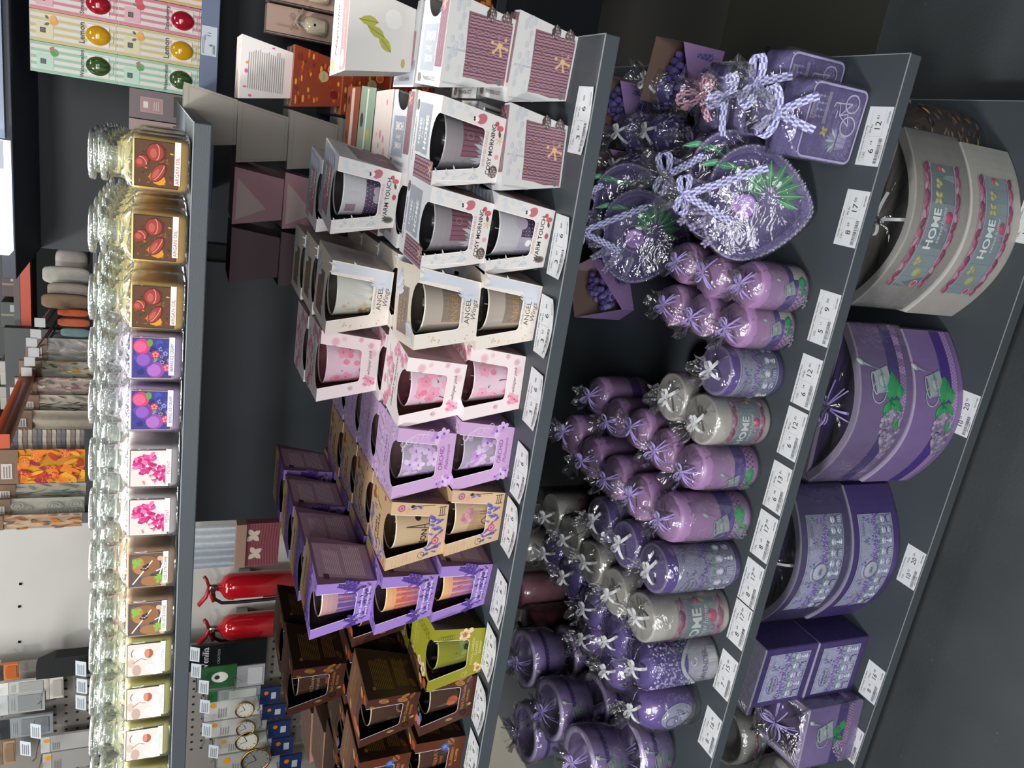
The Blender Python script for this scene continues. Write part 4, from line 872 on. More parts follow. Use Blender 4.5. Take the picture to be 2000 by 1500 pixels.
# ================================================================ cellophane-wrapped lavender candles
LIL, VIO, WHT = 'a07ca8', '574288', 'b0ada6'
def bow(c, s, col, kind='ribbon', tail=.03, seed=1, n=(0, -.62, .78), check=None, rz=0):
    """bow knotted at c; n = direction it faces"""
    q = random.Random(seed); m = MB(); c = Vector(c); n = Vector(n).normalized(); x = Vector((1, 0, 0)); x = (x - n * n.x).normalized(); y = n.cross(x)
    if rz: x, y = math.cos(rz) * x + math.sin(rz) * y, -math.sin(rz) * x + math.cos(rz) * y
    strands = 3 if kind == 'raffia' else 1; w = {'raffia': .0022, 'ribbon': .0052, 'gingham': .0115}[kind]
    for sgn in (-1, 1):
        for k in range(strands):
            a = q.uniform(.1, .6) + .12 * k; e = s * q.uniform(.85, 1.15); pts = []; wds = []
            for i in range(13):
                t = 2 * PI * i / 12; r = e * math.sin(t / 2); th = (t - PI) * .22
                dx, dy = math.cos(a + th), math.sin(a + th)
                pts.append(c + x * (sgn * r * dx) + y * (r * dy) + n * (.0035 + .34 * e * math.sin(t / 2) * (1 if t < PI else .45)))
                wds.append(y * .75 * (1 if kind != 'raffia' else .8) - x * sgn * .35 + n * .35)
            m.ribbon(pts, w, wds, col if (k % 2 == 0) else mix(col, 'ffffff', .12), check=check)
            a2 = -q.uniform(.5, 1.3); L = tail * q.uniform(.8, 1.2); p2 = []; w2 = []
            for i in range(9):
                t = i / 8; p2.append(c + x * (sgn * L * t * math.cos(a2)) + y * (L * t * math.sin(a2)) + n * (.003 + .006 * math.sin(PI * t) - .004 * t)); w2.append(x * sgn * -math.sin(a2) + y * math.cos(a2))
            m.ribbon(p2, w, w2, col, check=check)
    m.ball(c + n * .002, .0034 if kind != 'gingham' else .006, check[0] if check else col, 8, 5, (1, 1, .8))
    return m
def wrap(r, h, lean=(0, 0), tuft=.030, neck=.014, seed=1, n=44, dome=0, foot=0, shape=None):
    """cellophane bag gathered above a candle"""
    q = random.Random(seed); m = MB(); rings = []; ph = [q.random() * 6 for _ in range(6)]
    prof = [(r + .0012, .0006 + foot), (r + .0025, .006), (r + .0025, h * .35), (r + .003, h * .7), (r + .0028 - dome * .3, h - dome), (r * .82, h + .004), (r * .5, h + neck * .55), (.0075, h + neck), (.0050, h + neck + .0035), (.011, h + neck + .012), (.019, h + neck + tuft * .65), (.024, h + neck + tuft)]
    for i, (rr, z) in enumerate(prof):
        k = max(0, (z - h) / (neck + tuft)); ring = []
        for j in range(n):
            a = 2 * PI * j / n
            fold = (.10 + .25 * (i > 4)) * math.sin(9 * a + ph[0] + i * .4) * .5 + .06 * math.sin(17 * a + ph[1]) + (.16 if i > 8 else .05) * math.sin(13 * a + ph[2] + i)
            d = rr * (1 + fold * (.05 if i < 4 else .16 if i < 7 else .45)) 
            zz = z + (.007 * math.sin(5 * a + ph[3]) if i == len(prof) - 1 else 0)
            ex, ey = (1, 1) if not shape else (1 + (shape[0] - 1) * max(0, 1 - k * 3), 1 + (shape[1] - 1) * max(0, 1 - k * 3))
            ring.append((d * math.cos(a) * ex + lean[0] * k, d * math.sin(a) * ey + lean[1] * k, zz))
        rings.append(ring)
    m.loft(rings, 'ffffff', cap0=False, cap1=False)
    # a few sharp folds radiating over the top
    for _ in range(9):
        a = q.random() * 2 * PI; w = .05 + q.random() * .09; k1 = neck / (neck + tuft)
        p0 = Vector((r * 1.02 * math.cos(a), r * 1.02 * math.sin(a), h - .004 - dome * .6)); p1 = Vector((.006 * math.cos(a) + lean[0] * k1, .006 * math.sin(a) + lean[1] * k1, h + neck))
        pm = p0.lerp(p1, .5) + Vector((0, 0, .004)); t = Vector((-math.sin(a), math.cos(a), 0))
        m.add([p0 - t * w * r * .5, p0 + t * w * r * .5, pm + t * w * r * .2 + Vector((0, 0, .003)), pm - t * w * r * .3, p1], [(0, 1, 2, 3), (3, 2, 4)], 'ffffff')
    kk = neck / (neck + tuft)
    return m, (lean[0] * kk, lean[1] * kk, h + neck)
def can_print(p, u, v, s, tilt=.35):
    """raised watering can with a bunch of lavender"""
    c, t = math.cos(tilt), math.sin(tilt); P = lambda x, y: (u + (x * c - y * t) * s, v + (x * t + y * c) * s)
    G1, G2, D = '8d9a9e', 'a8b2b4', '5e6c72'
    p.ring(*P(-.50, .34), .46 * s, .045 * s, G2, rv=.40 * s, a0=.6, a1=4.6, bump=.0012)
    p.poly([P(-.62, -.42), (P(.50, -.46)), P(.42, .46), P(-.52, .50)], G1, h=.0010)
    p.disc(*P(-.06, .0), .40 * s, G2, rv=.36 * s, bump=.0014)
    p.disc(*P(-.06, .50), .48 * s, D, rv=.15 * s, rot=tilt); p.ring(*P(-.06, .50), .48 * s, .06 * s, G2, rv=.16 * s, rot=tilt, bump=.0014)
    p.poly([P(.36, -.12), P(.50, .20), P(.98, .88), P(.88, .96)], G1, h=.0013)
    p.disc(*P(1.0, .96), .24 * s, G2, rv=.13 * s, rot=tilt + .8, bump=.0016)
    p.text('Lavender', *P(-.05, .02), .27 * s, '6a7880', rot=tilt, h=.0016)
def grape_print(p, u, v, s, rot, n=40, seed=3, leaf=True):
    q = random.Random(seed); c, t = math.cos(rot), math.sin(rot)
    for i in range(n):
        k = i / n; w = .34 * math.sin(PI * (.18 + .82 * k) ** .8) + .03; x = .25 + 1.5 * k; y = q.uniform(-w, w)
        p.disc(u + (x * c - y * t) * s, v + (x * t + y * c) * s, .085 * s, ('7a6f8c', '8d8498', '6b5f78', '9a8fa6')[q.randrange(4)], n=7, bump=.0016)
    if leaf:
        for a, l, w in ((rot + PI - .35, .85, .62), (rot + .75, .62, .36), (rot - .7, .5, .32)):
            p.leaf(u + .05 * s, v, l * s, w * s, '2f8a54', rot=a, bump=.0018)
            for k in (-.18, 0, .18): p.line([(u, v), (u + l * .85 * s * math.cos(a + k), v + l * .85 * s * math.sin(a + k))], .02 * s, '1f6a40', bump=.0016)
def gingham(p, u0, u1, v0, v1, c1, c2, n):
    """two-colour woven check band"""
    k = 3; dv = (v1 - v0) / k; du = (u1 - u0) / n; p.rect(u0, u1, v0, v1, c1, n=max(8, n // 3))
    for j in range(k):
        for i in range(n):
            if (i + j) % 2: p.rect(u0 + du * i, u0 + du * (i + 1), v0 + dv * j + dv * .12, v0 + dv * (j + .88), c2, n=1, flat=True)
def lilac_pillar(r, h, can=(0, 0), body=LIL, z_band=.26, sticker=None, s=None):
    m = MB(); e = .018
    prof = [(r * .80, 0), (r * .93, .002), (r * .985, .007), (r, .014)] + [(r, .014 + (h - e - .014) * i / 6) for i in range(1, 7)] + [(r * .985, h - e + .006), (r * .93, h - e + .012), (r * .80, h - .0025), (r * .55, h), (r * .15, h - .0008), (.0005, h - .001)]
    m.lathe(prof, body, 40, cap1=False)
    rf = lambda v: r
    p = Paint(m, cyl_fn(rf, 0), .0002); z = h * z_band; U = PI * r * .999
    p.rect(-U, U, z, z + h * .19, '4b3786', n=40); gingham(p, -U, U, z - .016, z - .001, 'b48fb8', '6e4c88', 60)
    p.line([(-U + 2 * U * i / 40, z - .0085 + .0) for i in range(41)], .0006, 'c8a8cc')
    s = s or h * .185
    u, v = can[0], can[1] or h * .42
    can_print(p, u, v, s); grape_print(p, u - .2 * s, v - 1.35 * s, s, PI + .55 if can[0] >= 0 else PI + .4, n=34); p.leaf(u + .1 * s, v - 1.1 * s, 1.1 * s, .85 * s, '2f8a54', rot=-.25, bump=.002)
    if sticker is not None: p.rect(sticker, sticker + .026, .010, .034, 'd5d0c4', n=4); p.lines(sticker + .003, sticker + .024, .013, .032, 7, '6a665e')
    m.tube([(0, 0, h - .001), (.001, 0, h + .006)], .0008, 'f0ece4')
    return m
def flat_pillar(r, h, col, edge=.0035):
    m = MB(); lc = mix(col, 'ffffff', .16)
    prof = [(r - edge, 0), (r - .001, .001), (r, edge)] + [(r, edge + (h - 2 * edge) * i / 6) for i in range(1, 7)] + [(r - .0008, h - .001), (r - edge * .8, h), (r - edge * 1.6, h - .0008), (r * .4, h - .0018), (.0005, h - .0022)]
    m.lathe(prof, [col] * (len(prof) - 5) + [lc, lc, mix(col, 'ffffff', .06), mix(col, 'ffffff', .06)], 44, cap1=False)
    m.tube([(0, 0, h - .002), (.001, 0, h + .006)], .0008, 'f0ece4')
    return m, Paint(m, cyl_fn(lambda v: r, 0), .0002)
def boutique_print(p, u0, u1, v0, v1, seed=1, title=True, n=14):
    """pewter relief picture: pots, lavender rows, lettering"""
    W, H = u1 - u0, v1 - v0; q = random.Random(seed); A, B, D, Gn = '8f90ac', 'a5a7bc', '5f5f84', '5d8a72'
    p.rect(u0, u1, v0, v1, B, n=n, m=2); p.rect(u0 + .002, u1 - .002, v0 + .002, v1 - .002, A, n=n, m=3, col2='9c9db6')
    p.line([(u0 + .003 + (W - .006) * i / n, v0 + .003) for i in range(n + 1)], .0008, D); p.line([(u0 + .003 + (W - .006) * i / n, v1 - .003) for i in range(n + 1)], .0008, D)
    k = max(4, int(W / .019)); E = '4d4d72'
    for i in range(int(W * H / .000022)):      # rough hammered ground
        p.disc(q.uniform(u0 + .003, u1 - .003), q.uniform(v0 + .003, v1 - .003), .0016, ('8688a6', '9a9bb4', '7c7ea0')[i % 3], n=5, rv=.0009, bump=.0006)
    for i in range(k * 2):
        u = u0 + W * (i + .5) / (k * 2); t = v0 + H * (.44 if i % 3 else .50)
        for j in range(15): p.disc(u + q.uniform(-.0050, .0050), t + q.uniform(-.001, H * .15), .0013, ('5f4c92', '8572ac', '6d5a9e')[j % 3], n=6, rv=.0028, rot=q.uniform(-.4, .4), bump=.0012)
        p.leaf(u - .003, v0 + H * .34, .011, .0035, Gn, rot=PI / 2 + .2, bump=.001); p.leaf(u + .002, v0 + H * .34, .010, .003, Gn, rot=PI / 2 - .2, bump=.001)
    for i in range(k):
        u = u0 + W * (i + .5) / k; r = W / k * .40
        p.disc(u, v0 + H * .28, r, E, rv=H * .085, n=14); p.disc(u, v0 + H * .285, r * .9, 'b2b4c8', rv=H * .075, n=14, bump=.0022); p.line([(u - r * .7, v0 + H * .31), (u + r * .7, v0 + H * .31)], .0010, E, bump=.0020)
        if i % 3 == 0:
            p.poly([(u - r, v0 + .005), (u + r, v0 + .005), (u + r * .8, v0 + H * .19), (u - r * .8, v0 + H * .19)], E, h=.0006); p.poly([(u - r * .85, v0 + .006), (u + r * .85, v0 + .006), (u + r * .68, v0 + H * .175), (u - r * .68, v0 + H * .175)], 'a8aac2', h=.0012)
            for e in (-.5, 0, .5): p.line([(u + e * r, v0 + .007), (u + e * r * .8, v0 + H * .17)], .0008, E, bump=.0014)
        elif i % 3 == 1:
            for e in (0, 1, 2): p.disc(u, v0 + .007 + e * H * .055, r * (.8 - .2 * e), E, rv=H * .038, n=12); p.disc(u, v0 + .0075 + e * H * .055, r * (.7 - .2 * e), 'b4b6c8', rv=H * .032, n=12, bump=.002)
        else: p.disc(u, v0 + H * .11, r, E, rv=H * .085, n=14); p.disc(u, v0 + H * .11, r * .88, 'a6a8c0', rv=H * .075, n=14, bump=.002); p.ring(u, v0 + H * .11, r * .5, .0008, E, rv=H * .04, n=10, bump=.0022)
        if i % 2 == 1:
            for j in range(10): p.disc(u + q.uniform(-.006, .006), v1 - H * .20 + q.uniform(-H * .09, H * .10), .0018, ('6a58a0', '8d7db4', '5d8a72')[j % 3], n=6, rv=.0032, bump=.0014)
    if title:
        uc = u0 + W * .35
        p.disc(uc, v1 - H * .23, min(.021, W * .3), '9a9bb6', rv=H * .125, n=24, bump=.0008); p.ring(uc, v1 - H * .23, min(.021, W * .3), .0009, D, rv=H * .125, n=24, bump=.0006)
        p.text('LAVENDER', uc, v1 - H * .19, .0072, '4c4c70', h=.0012); p.text('BOUTIQUE', uc, v1 - H * .27, .0062, '4c4c70', h=.0012)
        for i in range(5): p.ring(u0 + W * .75 + .003 * i, v1 - .010 - .001 * i, .0026, .0006, D, n=9)
def home_print(p, u0, u1, v0, v1, n=16, seed=2, big=1.0, back=True):
    """grey planks between two pink knitted braids, HOME sweet home, small charms"""
    W, H = u1 - u0, v1 - v0; q = random.Random(seed)
    p.rect(u0, u1, v0, v1, 'a88a96', n=n); b = H * .17; p.rect(u0, u1, v0 + b, v1 - b, '7f8e94', n=n)
    k = max(3, int(W / (.030 * big)))
    for i in range(1, k * 2): u = u0 + W * i / (k * 2); p.line([(u, v0 + b), (u, v1 - b)], .0005, '66757b')
    nb = max(6, int(W / (H * .17)))
    for e, vc in ((0, v0 + b * .5), (1, v1 - b * .5)):
        for i in range(nb):
            u = u0 + W * (i + .5) / nb
            p.leaf(u - W / nb * .62, vc + (b * .22 if i % 2 else -b * .22), W / nb * 1.35, b * .80, ('96566a', '7a4659', 'a07c8a')[i % 3], rot=(-.3 if i % 2 else .3), bump=.0018, vein='7a3450')
        p.line([(u0 + W * i / nb, vc + (b * .52 if e == 0 else -b * .52)) for i in range(nb + 1)], b * .16, 'a698ac', bump=.001)
    uc = (u0 + u1) / 2; sz = H * .27
    p.text('HOME', uc, v0 + H * .60, sz, 'd6dcda', bold=.03, h=.001); p.text('sweet home', uc + sz * .3, v0 + H * .42, sz * .5, 'd6dcda', shear=.3, h=.001)
    p.disc(uc + sz * .9, v0 + H * .27, H * .12, 'a04a66', rv=H * .10, rot=.3, bump=.003); p.disc(uc + sz * .1, v0 + H * .25, H * .06, '8a6a86', bump=.002)
    Y = '9c9a68'
    far = W / H < 2
    for du, kind in ((-.46, 'c'), (-.36, 'o'), (-.26, 'h'), (.24, 'b'), (.35, 'h'), (.44, 'd')):
        if far and abs(du) < .4: continue
        u = uc + W * du; v = v0 + H * (.5 + .10 * (1 if kind in 'hb' else -.6)); r = H * .095
        if kind == 'h': p.disc(u - r * .5, v + r * .3, r * .62, Y, bump=.0015); p.disc(u + r * .5, v + r * .3, r * .62, Y, bump=.0015); p.disc(u, v - r * .4, r * .62, Y, bump=.0015)
        elif kind == 'b':
            for a in (.6, 2.5, 3.8, 5.6): p.leaf(u, v, r * 1.6, r * 1.1, Y, rot=a, bump=.0015)
        elif kind == 'o': p.disc(u, v, r * 1.2, Y, bump=.002); p.disc(u - r * .5, v + r * .5, r * .3, '7a7a50', n=8); p.disc(u + r * .5, v + r * .5, r * .3, '7a7a50', n=8)
        elif kind == 'c': p.disc(u, v - H * .12, r * .8, 'b0506e', bump=.0015); p.ring(u, v - H * .12, r * .8, r * .25, 'b8a0a8', bump=.001)
        else: p.leaf(u, v - H * .05, r * 2.2, r, Y, rot=1, bump=.0015); p.disc(u + W * .03, v + H * .12, r * .7, 'b0506e', bump=.0015)
def oval_print(p, u, v, ru, rv):
    A, D = '9c9db8', '5f5f84'
    p.disc(u, v, ru, A, rv=rv, n=26, bump=.0016); p.ring(u, v, ru, .0012, 'bcbccc', rv=rv, n=26, bump=.001)
    p.ring(u - ru * .25, v + rv * .45, ru * .4, .0012, D, rv=rv * .28, bump=.0018); q = random.Random(4)
    for i in range(26): a = q.random() * 6.28; k = q.random() ** .5 * .8; p.disc(u + ru * k * math.cos(a), v - rv * .2 + rv * .65 * k * math.sin(a), .0028, ('7d6ea6', 'b8b8c8', '6d6d90', '5d8a72')[q.randrange(4)], n=6, bump=.0030)
    p.poly([(u - .004, v - rv * .5), (u + .008, v - rv * .5), (u + .006, v - rv * .1), (u - .003, v - rv * .1)], 'aeb0c2', h=.003)
_W = {}
def wrapped(kind, x, y, lean, label, group=None, rz=0, z=None):
    """x, y = centre of the candle on the shelf"""
    z = Z3 if z is None else z
    key = (kind, lean)
    if key in _W: return dup(_W[key], (x, y, z + .0008), label, rz=rz, group=group)
    t = thing('wrapped_candle', (x, y, z + .0008), label, 'candle', group, rz=rz); _W[key] = t
    name = 'candle'; sd = sum(map(ord, kind)) + int(lean[0] * 1000); bk = dict(col='9c8ccc', kind='raffia', s=.017, tail=.028)
    wb = dict(col='c4c6c8', kind='ribbon', s=.016, tail=.026); nk = .014
    if kind in ('lilS', 'lilM', 'lilT'):
        r, h = {'lilS': (.0365, .098), 'lilM': (.0385, .118), 'lilT': (.0415, .148)}[kind]
        m = lilac_pillar(r, h, can=(.004, 0) if kind == 'lilT' else (-.012, 0) if kind == 'lilM' else (.006, h * .42), sticker=.020 if kind == 'lilS' else None); b = bk; mt = WAX; dome = .014
    elif kind in ('vioS', 'vioT'):
        r, h = {'vioS': (.041, .104), 'vioT': (.042, .150)}[kind]; m, p = flat_pillar(r, h, VIO); mt = WAX; b = wb; dome = .002
        boutique_print(p, -.064, .062, .012, h - .016 if kind == 'vioS' else h - .022, seed=2, n=22)
    elif kind in ('whS', 'whT'):
        r, h = {'whS': (.0415, .108), 'whT': (.042, .155)}[kind]; m, p = flat_pillar(r, h, WHT); mt = WAX; b = wb; dome = .002
        home_print(p, -.060, .048, .012, .080 if kind == 'whS' else .108, n=20, big=.8)
    elif kind == 'lav':
        r, h = .042, .140; m = MB(); prof = [(r - .004, 0), (r, .003)] + [(r, .003 + .125 * i / 8) for i in range(1, 9)] + [(r * .95, h - .006), (r * .75, h), (.0005, h + .001)]
        m.lathe(prof, ['a9a9b6'] * 5 + ['55468a'] * 8, 40, cap1=False); p = Paint(m, cyl_fn(lambda v: r, 0), .0002); q = random.Random(5); U = PI * r
        m2 = Paint(m, cyl_fn(lambda v: r, 0), .0002)
        for i in range(900):
            u, v = q.uniform(-U, U), q.uniform(.050, .136)
            if v < .062 + .020 * math.sin(u * 55 + .5): continue
            c = ('7d70ac', '9a90c0', '5f5290', 'aaa4c6')[q.randrange(4)] if v > .085 or q.random() > .35 else ('3f5a58', '54706a')[q.randrange(2)]
            m2.disc(u, v, .0027, c, n=6, rv=.0022, bump=.0026)
        pts = [(-U + 2 * U * i / 60, .060 + .020 * math.sin((-U + 2 * U * i / 60) * 55 + .5)) for i in range(61)]
        p.line(pts, .0065, 'c0c0cc', bump=.0022); p.line([(a, b2 - .004) for a, b2 in pts], .0012, '7d7da0', bump=.0026)
        for k in (-.030, .022): p.ring(k, .056, .006, .0016, 'c4c4d0', a0=1, a1=6, bump=.0024)
        p.text('LAVENDER', .010, .030, .0150, '5a5a80', h=.0008, sx=.8); p.rect(.018, .044, .006, .023, 'c9c9cc', n=4); p.lines(.020, .042, .008, .022, 6, '70707a')
        mt = RELIEF; b = wb; dome = .006
    elif kind == 'oval':
        r, h = .0465, .108; m = MB(); rf = lambda v: r * max(.02, math.sin(PI * (.14 + .72 * min(max(v / h, 0), 1)))) ** .62
        m.lathe([(rf(0) * .8, 0)] + [(rf(h * i / 12), .001 + (h - .002) * i / 12) for i in range(13)] + [(.0005, h)], mix(VIO, '8a70b8', .25), 40, cap1=False)
        p = Paint(m, cyl_fn(rf, 0), .0004); oval_print(p, .002, .046, .024, .034); mt = WAX; b = wb; dome = .02
    elif kind == 'ball':
        r, h = .040, .078; m = MB(); rf = lambda v: r * max(.05, math.sin(PI * (.06 + .88 * min(max(v / h, 0), 1)))) ** .8
        m.lathe([(rf(h * i / 14), h * i / 14) for i in range(15)], LIL, 36); p = Paint(m, cyl_fn(lambda v: rf(v) + .0004, 0), .0004)
        p.rect(-.10, .10, .014, .030, '4b3786', n=30, m=3); gingham(p, -.09, .09, .008, .014, 'b48fb8', '6e4c88', 30); can_print(p, .010, .040, .014); p.leaf(.008, .026, .012, .009, '2f8a54', rot=-.3, bump=.002)
        mt = WAX; b = bk; dome = .03
    elif kind == 'beads':
        r, h = .040, .085; m = MB(); rf = lambda v: r * max(.05, math.sin(PI * (.08 + .86 * min(max(v / h, 0), 1)))) ** .7
        m.lathe([(rf(h * i / 12), h * i / 12) for i in range(13)], '4f4484', 30); p = Paint(m, cyl_fn(rf, 0), .0003); q = random.Random(6)
        for i in range(420): p.disc(q.uniform(-.125, .125), q.uniform(.004, .080), .0031, ('7d74a8', '9a94bc', '62588f', 'aaa6c0')[q.randrange(4)], n=6, bump=.003)
        mt = RELIEF; b = wb; dome = .03
    m.build(name, mt, t)
    wr, kn = wrap(r, h, lean, seed=sd, dome=dome, neck=nk, tuft=.030 if 'lil' not in kind else .026); wr.build('cellophane', FILM, t)
    bw = bow(kn, seed=sd, n=(lean[0] * 8, -.62, .78), **b); bw.build('bow', CLOTH, t)
    return t
r_ = lambda k: {'lilS': .0365, 'lilM': .0385, 'lilT': .0415, 'vioS': .041, 'vioT': .042, 'whS': .0415, 'whT': .042, 'lav': .042, 'oval': .0465}[k]
F0, FL, FR = (0, -.012), (-.016, -.010), (.014, -.008)
WL = [
 ('lilS', -.147, .914, F0, 'small lilac pillar candle with watering can, front one nearest the heart dishes'),
 ('lilS', -.211, .921, FL, 'small lilac pillar candle showing its price sticker, beside the violet boutique candle'),
 ('lilS', -.152, 1.004, FR, 'small lilac pillar candle directly behind the front one by the heart dishes'),
 ('lilS', -.146, 1.086, F0, 'small lilac pillar candle third from the front by the heart dishes'),
 ('lilS', -.218, 1.010, FL, 'small lilac pillar candle behind the one with the sticker'),
 ('lilS', -.222, 1.094, F0, 'small lilac pillar candle last in the row behind the sticker one'),
 ('vioS', -.288, .922, F0, 'short violet pillar candle with pewter LAVENDER BOUTIQUE relief and white bow'),
 ('whS', -.372, .922, FL, 'short white pillar candle with HOME plank band, front'),
 ('whS', -.366, 1.012, F0, 'short white pillar candle behind the short white HOME one'),
 ('lilM', -.452, .918, FL, 'middle-sized lilac pillar candle in front, beside the short white one'),
 ('lilT', -.538, .906, F0, 'tall lilac pillar candle in front with watering can and green lavender bunch'),
 ('lilM', -.458, 1.000, F0, 'middle-sized lilac pillar candle second in its row'), ('lilM', -.452, 1.082, FR, 'middle-sized lilac pillar candle third in its row'),
 ('lilM', -.462, 1.164, FL, 'middle-sized lilac pillar candle fourth in its row'), ('lilM', -.446, 1.244, F0, 'middle-sized lilac pillar candle last in its row by the dark back panel'),
 ('lilT', -.546, .995, FR, 'tall lilac pillar candle second in its row'), ('lilT', -.550, 1.083, F0, 'tall lilac pillar candle third in its row'),
 ('lilT', -.548, 1.172, FL, 'tall lilac pillar candle fourth in its row'), ('lilT', -.538, 1.262, FR, 'tall lilac pillar candle last in its row'),
 ('vioT', -.630, .902, F0, 'tall violet pillar candle with pewter relief of pots and lavender, front'),
 ('vioT', -.638, .994, FR, 'tall violet pillar candle behind the front violet one'), ('vioT', -.640, 1.090, F0, 'tall violet pillar candle last in its row'),
 ('whT', -.722, .898, FR, 'tall white pillar candle reading HOME on a plank and braid band, front'),
 ('whT', -.730, .988, F0, 'tall white pillar candle second in its row'), ('whT', -.726, 1.080, FR, 'tall white pillar candle third in its row'), ('whT', -.724, 1.172, F0, 'tall white pillar candle fourth in its row'), ('whT', -.716, 1.262, FL, 'tall white pillar candle last in its row under the upper shelf'),
 ('lav', -.815, .893, F0, 'candle with beaded purple flowers and the word LAVENDER on a white base, front'),
 ('lav', -.822, .984, FL, 'beaded purple LAVENDER candle second in its row'), ('lav', -.820, 1.076, F0, 'beaded purple LAVENDER candle third in its row'), ('lav', -.812, 1.168, FR, 'beaded purple LAVENDER candle fourth in its row'), ('lav', -.806, 1.260, F0, 'beaded purple LAVENDER candle last in its row'),
 ('oval', -.925, .908, F0, 'oval violet candle with a pewter medallion, front'),
 ('oval', -.922, 1.006, FR, 'oval violet candle second in its row'), ('oval', -.915, 1.104, F0, 'oval violet candle third in its row'),
]
for k, x, y, ln, lab in WL: wrapped(k, x, y + r_(k), ln, lab)
wrapped('ball', .125, 1.19, FL, 'round lilac ball candle in film behind the square blocks'); wrapped('ball', .050, 1.175, F0, 'round lilac ball candle with raffia bow behind the big heart dish')
wrapped('beads', .062, 1.32, F0, 'purple beaded ball candle behind the lilac ball'); wrapped('beads', .145, 1.35, FR, 'purple beaded ball candle at the back near the shelf end'); wrapped('beads', .060, 1.42, FL, 'purple beaded ball candle farthest back')
wrapped('beads', -.015, 1.41, FR, 'purple beaded ball candle beside the small heart dish')

# ---- square lavender soap-like blocks standing in a row
def block_mesh():
    m = MB(); w, h, d, r = .0525, .104, .027, .010; rings = []
    for yy, k in ((-d, .985), (-d + .003, 1), (d - .003, 1), (d, .985)):
        ring = []
        for (cx, cz, a0) in ((w - r, r, -PI / 2), (w - r, h - r, 0), (-w + r, h - r, PI / 2), (-w + r, r, PI)):
            for i in range(5): a = a0 + PI / 2 * i / 4; ring.append(((cx + r * math.cos(a)) * k, yy, h / 2 + (cz + r * math.sin(a) - h / 2) * k))
        rings.append(ring)
    m.loft(rings, '7a6fa8', smooth=False); p = Paint(m, plane_fn((0, -d, 0), (1, 0, 0), (0, 0, 1)), .0002)
    p.poly([(v[0] * .93, h / 2 + (v[2] - h / 2) * .93) for v in rings[0]], '5f5488')
    pts = [(v[0] * .95, h / 2 + (v[2] - h / 2) * .95) for v in rings[0]]; p.line(pts + pts[:1], .0030, 'a49cc0', bump=.0022)
    q = random.Random(3)
    for i in range(240): p.disc(q.uniform(-.044, .044), q.uniform(.007, .030) if i % 2 else q.uniform(.006, .097), .0012, ('6a5f92', '756a9c')[i % 2], n=5, bump=.0008)
    A = 'a8a2bc'
    p.ring(.0, .024, .013, .0022, A, bump=.002); p.ring(.030, .026, .012, .0022, A, rv=.012, bump=.002)
    for pts in ([(0, .024), (.012, .044), (.030, .026)], [(.012, .044), (.016, .030), (.0, .024)], [(.012, .044), (.028, .048), (.030, .026)], [(.008, .050), (.018, .050)], [(.028, .048), (.028, .056), (.022, .058)]): p.line(pts, .0022, A, bump=.0022)
    for a in range(9): p.leaf(-.022, .036, .020, .005, ('8d7fb8', 'b4aecb', '5d8a66')[a % 3], rot=.3 + a * .33, bump=.002)
    p.poly([(-.030, .020), (-.012, .020), (-.008, .036), (-.034, .036)], '8f88a8', h=.0016)
    for k in range(4): p.line([(-.030 + .006 * k, .021), (-.030 + .007 * k, .035)], .0008, '6a6288', bump=.0018)
    p.poly([(-.002, .066), (.040, .066), (.040, .072), (-.002, .072)], '8f8aa6', h=.0014); p.poly([(.002, .086), (.034, .086), (.034, .096), (.002, .096)], '8f8aa6', h=.0014); p.text('Lavender', .018, .091, .0075, '55507a', h=.0018)
    for k in range(4):
        for j in range(4): p.disc(.006 + .009 * k, .076 + .0028 * j, .0022, ('6d60a0', '9a94b8')[j % 2], n=6, bump=.002)
        p.leaf(.006 + .009 * k, .070, .008, .003, '4f8a58', rot=PI / 2, bump=.002); p.disc(.006 + .009 * k, .0735, .0013, 'b8ac50', n=6, bump=.002)
    for a in (.5, 2.2, 3.6, 5.4): p.leaf(-.012, .062, .008, .005, 'b0a24e', rot=a, bump=.002)
    return m
def block_wrap():
    m = MB(); w, d, h = .0545, .029, .106; q = random.Random(8)
    def ring(kx, ky, z, j): return [(x * kx * (1 + q.uniform(-j, j)), y * ky * (1 + q.uniform(-j, j)), z + q.uniform(-j, j) * .03) for x, y in [(-w + 2 * w * i / 8, -d) for i in range(8)] + [(w, -d + 2 * d * i / 4) for i in range(4)] + [(w - 2 * w * i / 8, d) for i in range(8)] + [(-w, d - 2 * d * i / 4) for i in range(4)]]
    m.loft([ring(1, 1, .0006, 0), ring(1, 1, .02, .008), ring(1, 1, .06, .01), ring(1, 1, h, .01), ring(.55, .8, h + .012, .05), ring(.10, .2, h + .024, .1), ring(.09, .18, h + .028, .1), ring(.34, .55, h + .046, .25), ring(.5, .7, h + .058, .3)], 'ffffff', cap0=False, cap1=False)
    return m
GB, GP = ('8d8cc0', 'c8cae0', '6462a4'), ('b07a94', 'd8b8c4', '7a3a5c')
_b0 = None
BK = [(.0985, .9335, 0, 'square violet candle block with a bicycle relief, front one with a blue gingham bow', GB), (.138, .992, 0, 'square violet candle block just behind the bicycle block, nearer the shelf end', GB), (.122, 1.055, 0, 'square violet candle block third in its row', GB), (.120, 1.118, 0, 'square violet candle block with a pink gingham bow, fourth in its row', GP)]
for i, (x, y, rz, lab, ck) in enumerate(BK):
    t = thing('candle_block', (x, y, Z3 + .0008), lab, 'candle', rz=R(rz - 3))
    if i == 0: o1 = block_mesh().build('candle', RELIEF, t); o2 = block_wrap().build('cellophane', FILM, t)
    else:
        for o in (o1, o2): c = o.copy(); COL.objects.link(c); c.parent = t
    bow((0, -.006, .131), .036, ck[0], 'gingham', tail=.050, seed=20 + i, n=(0, -.45, .9), check=ck, rz=.2 - .3 * i).build('bow', CLOTH, t)
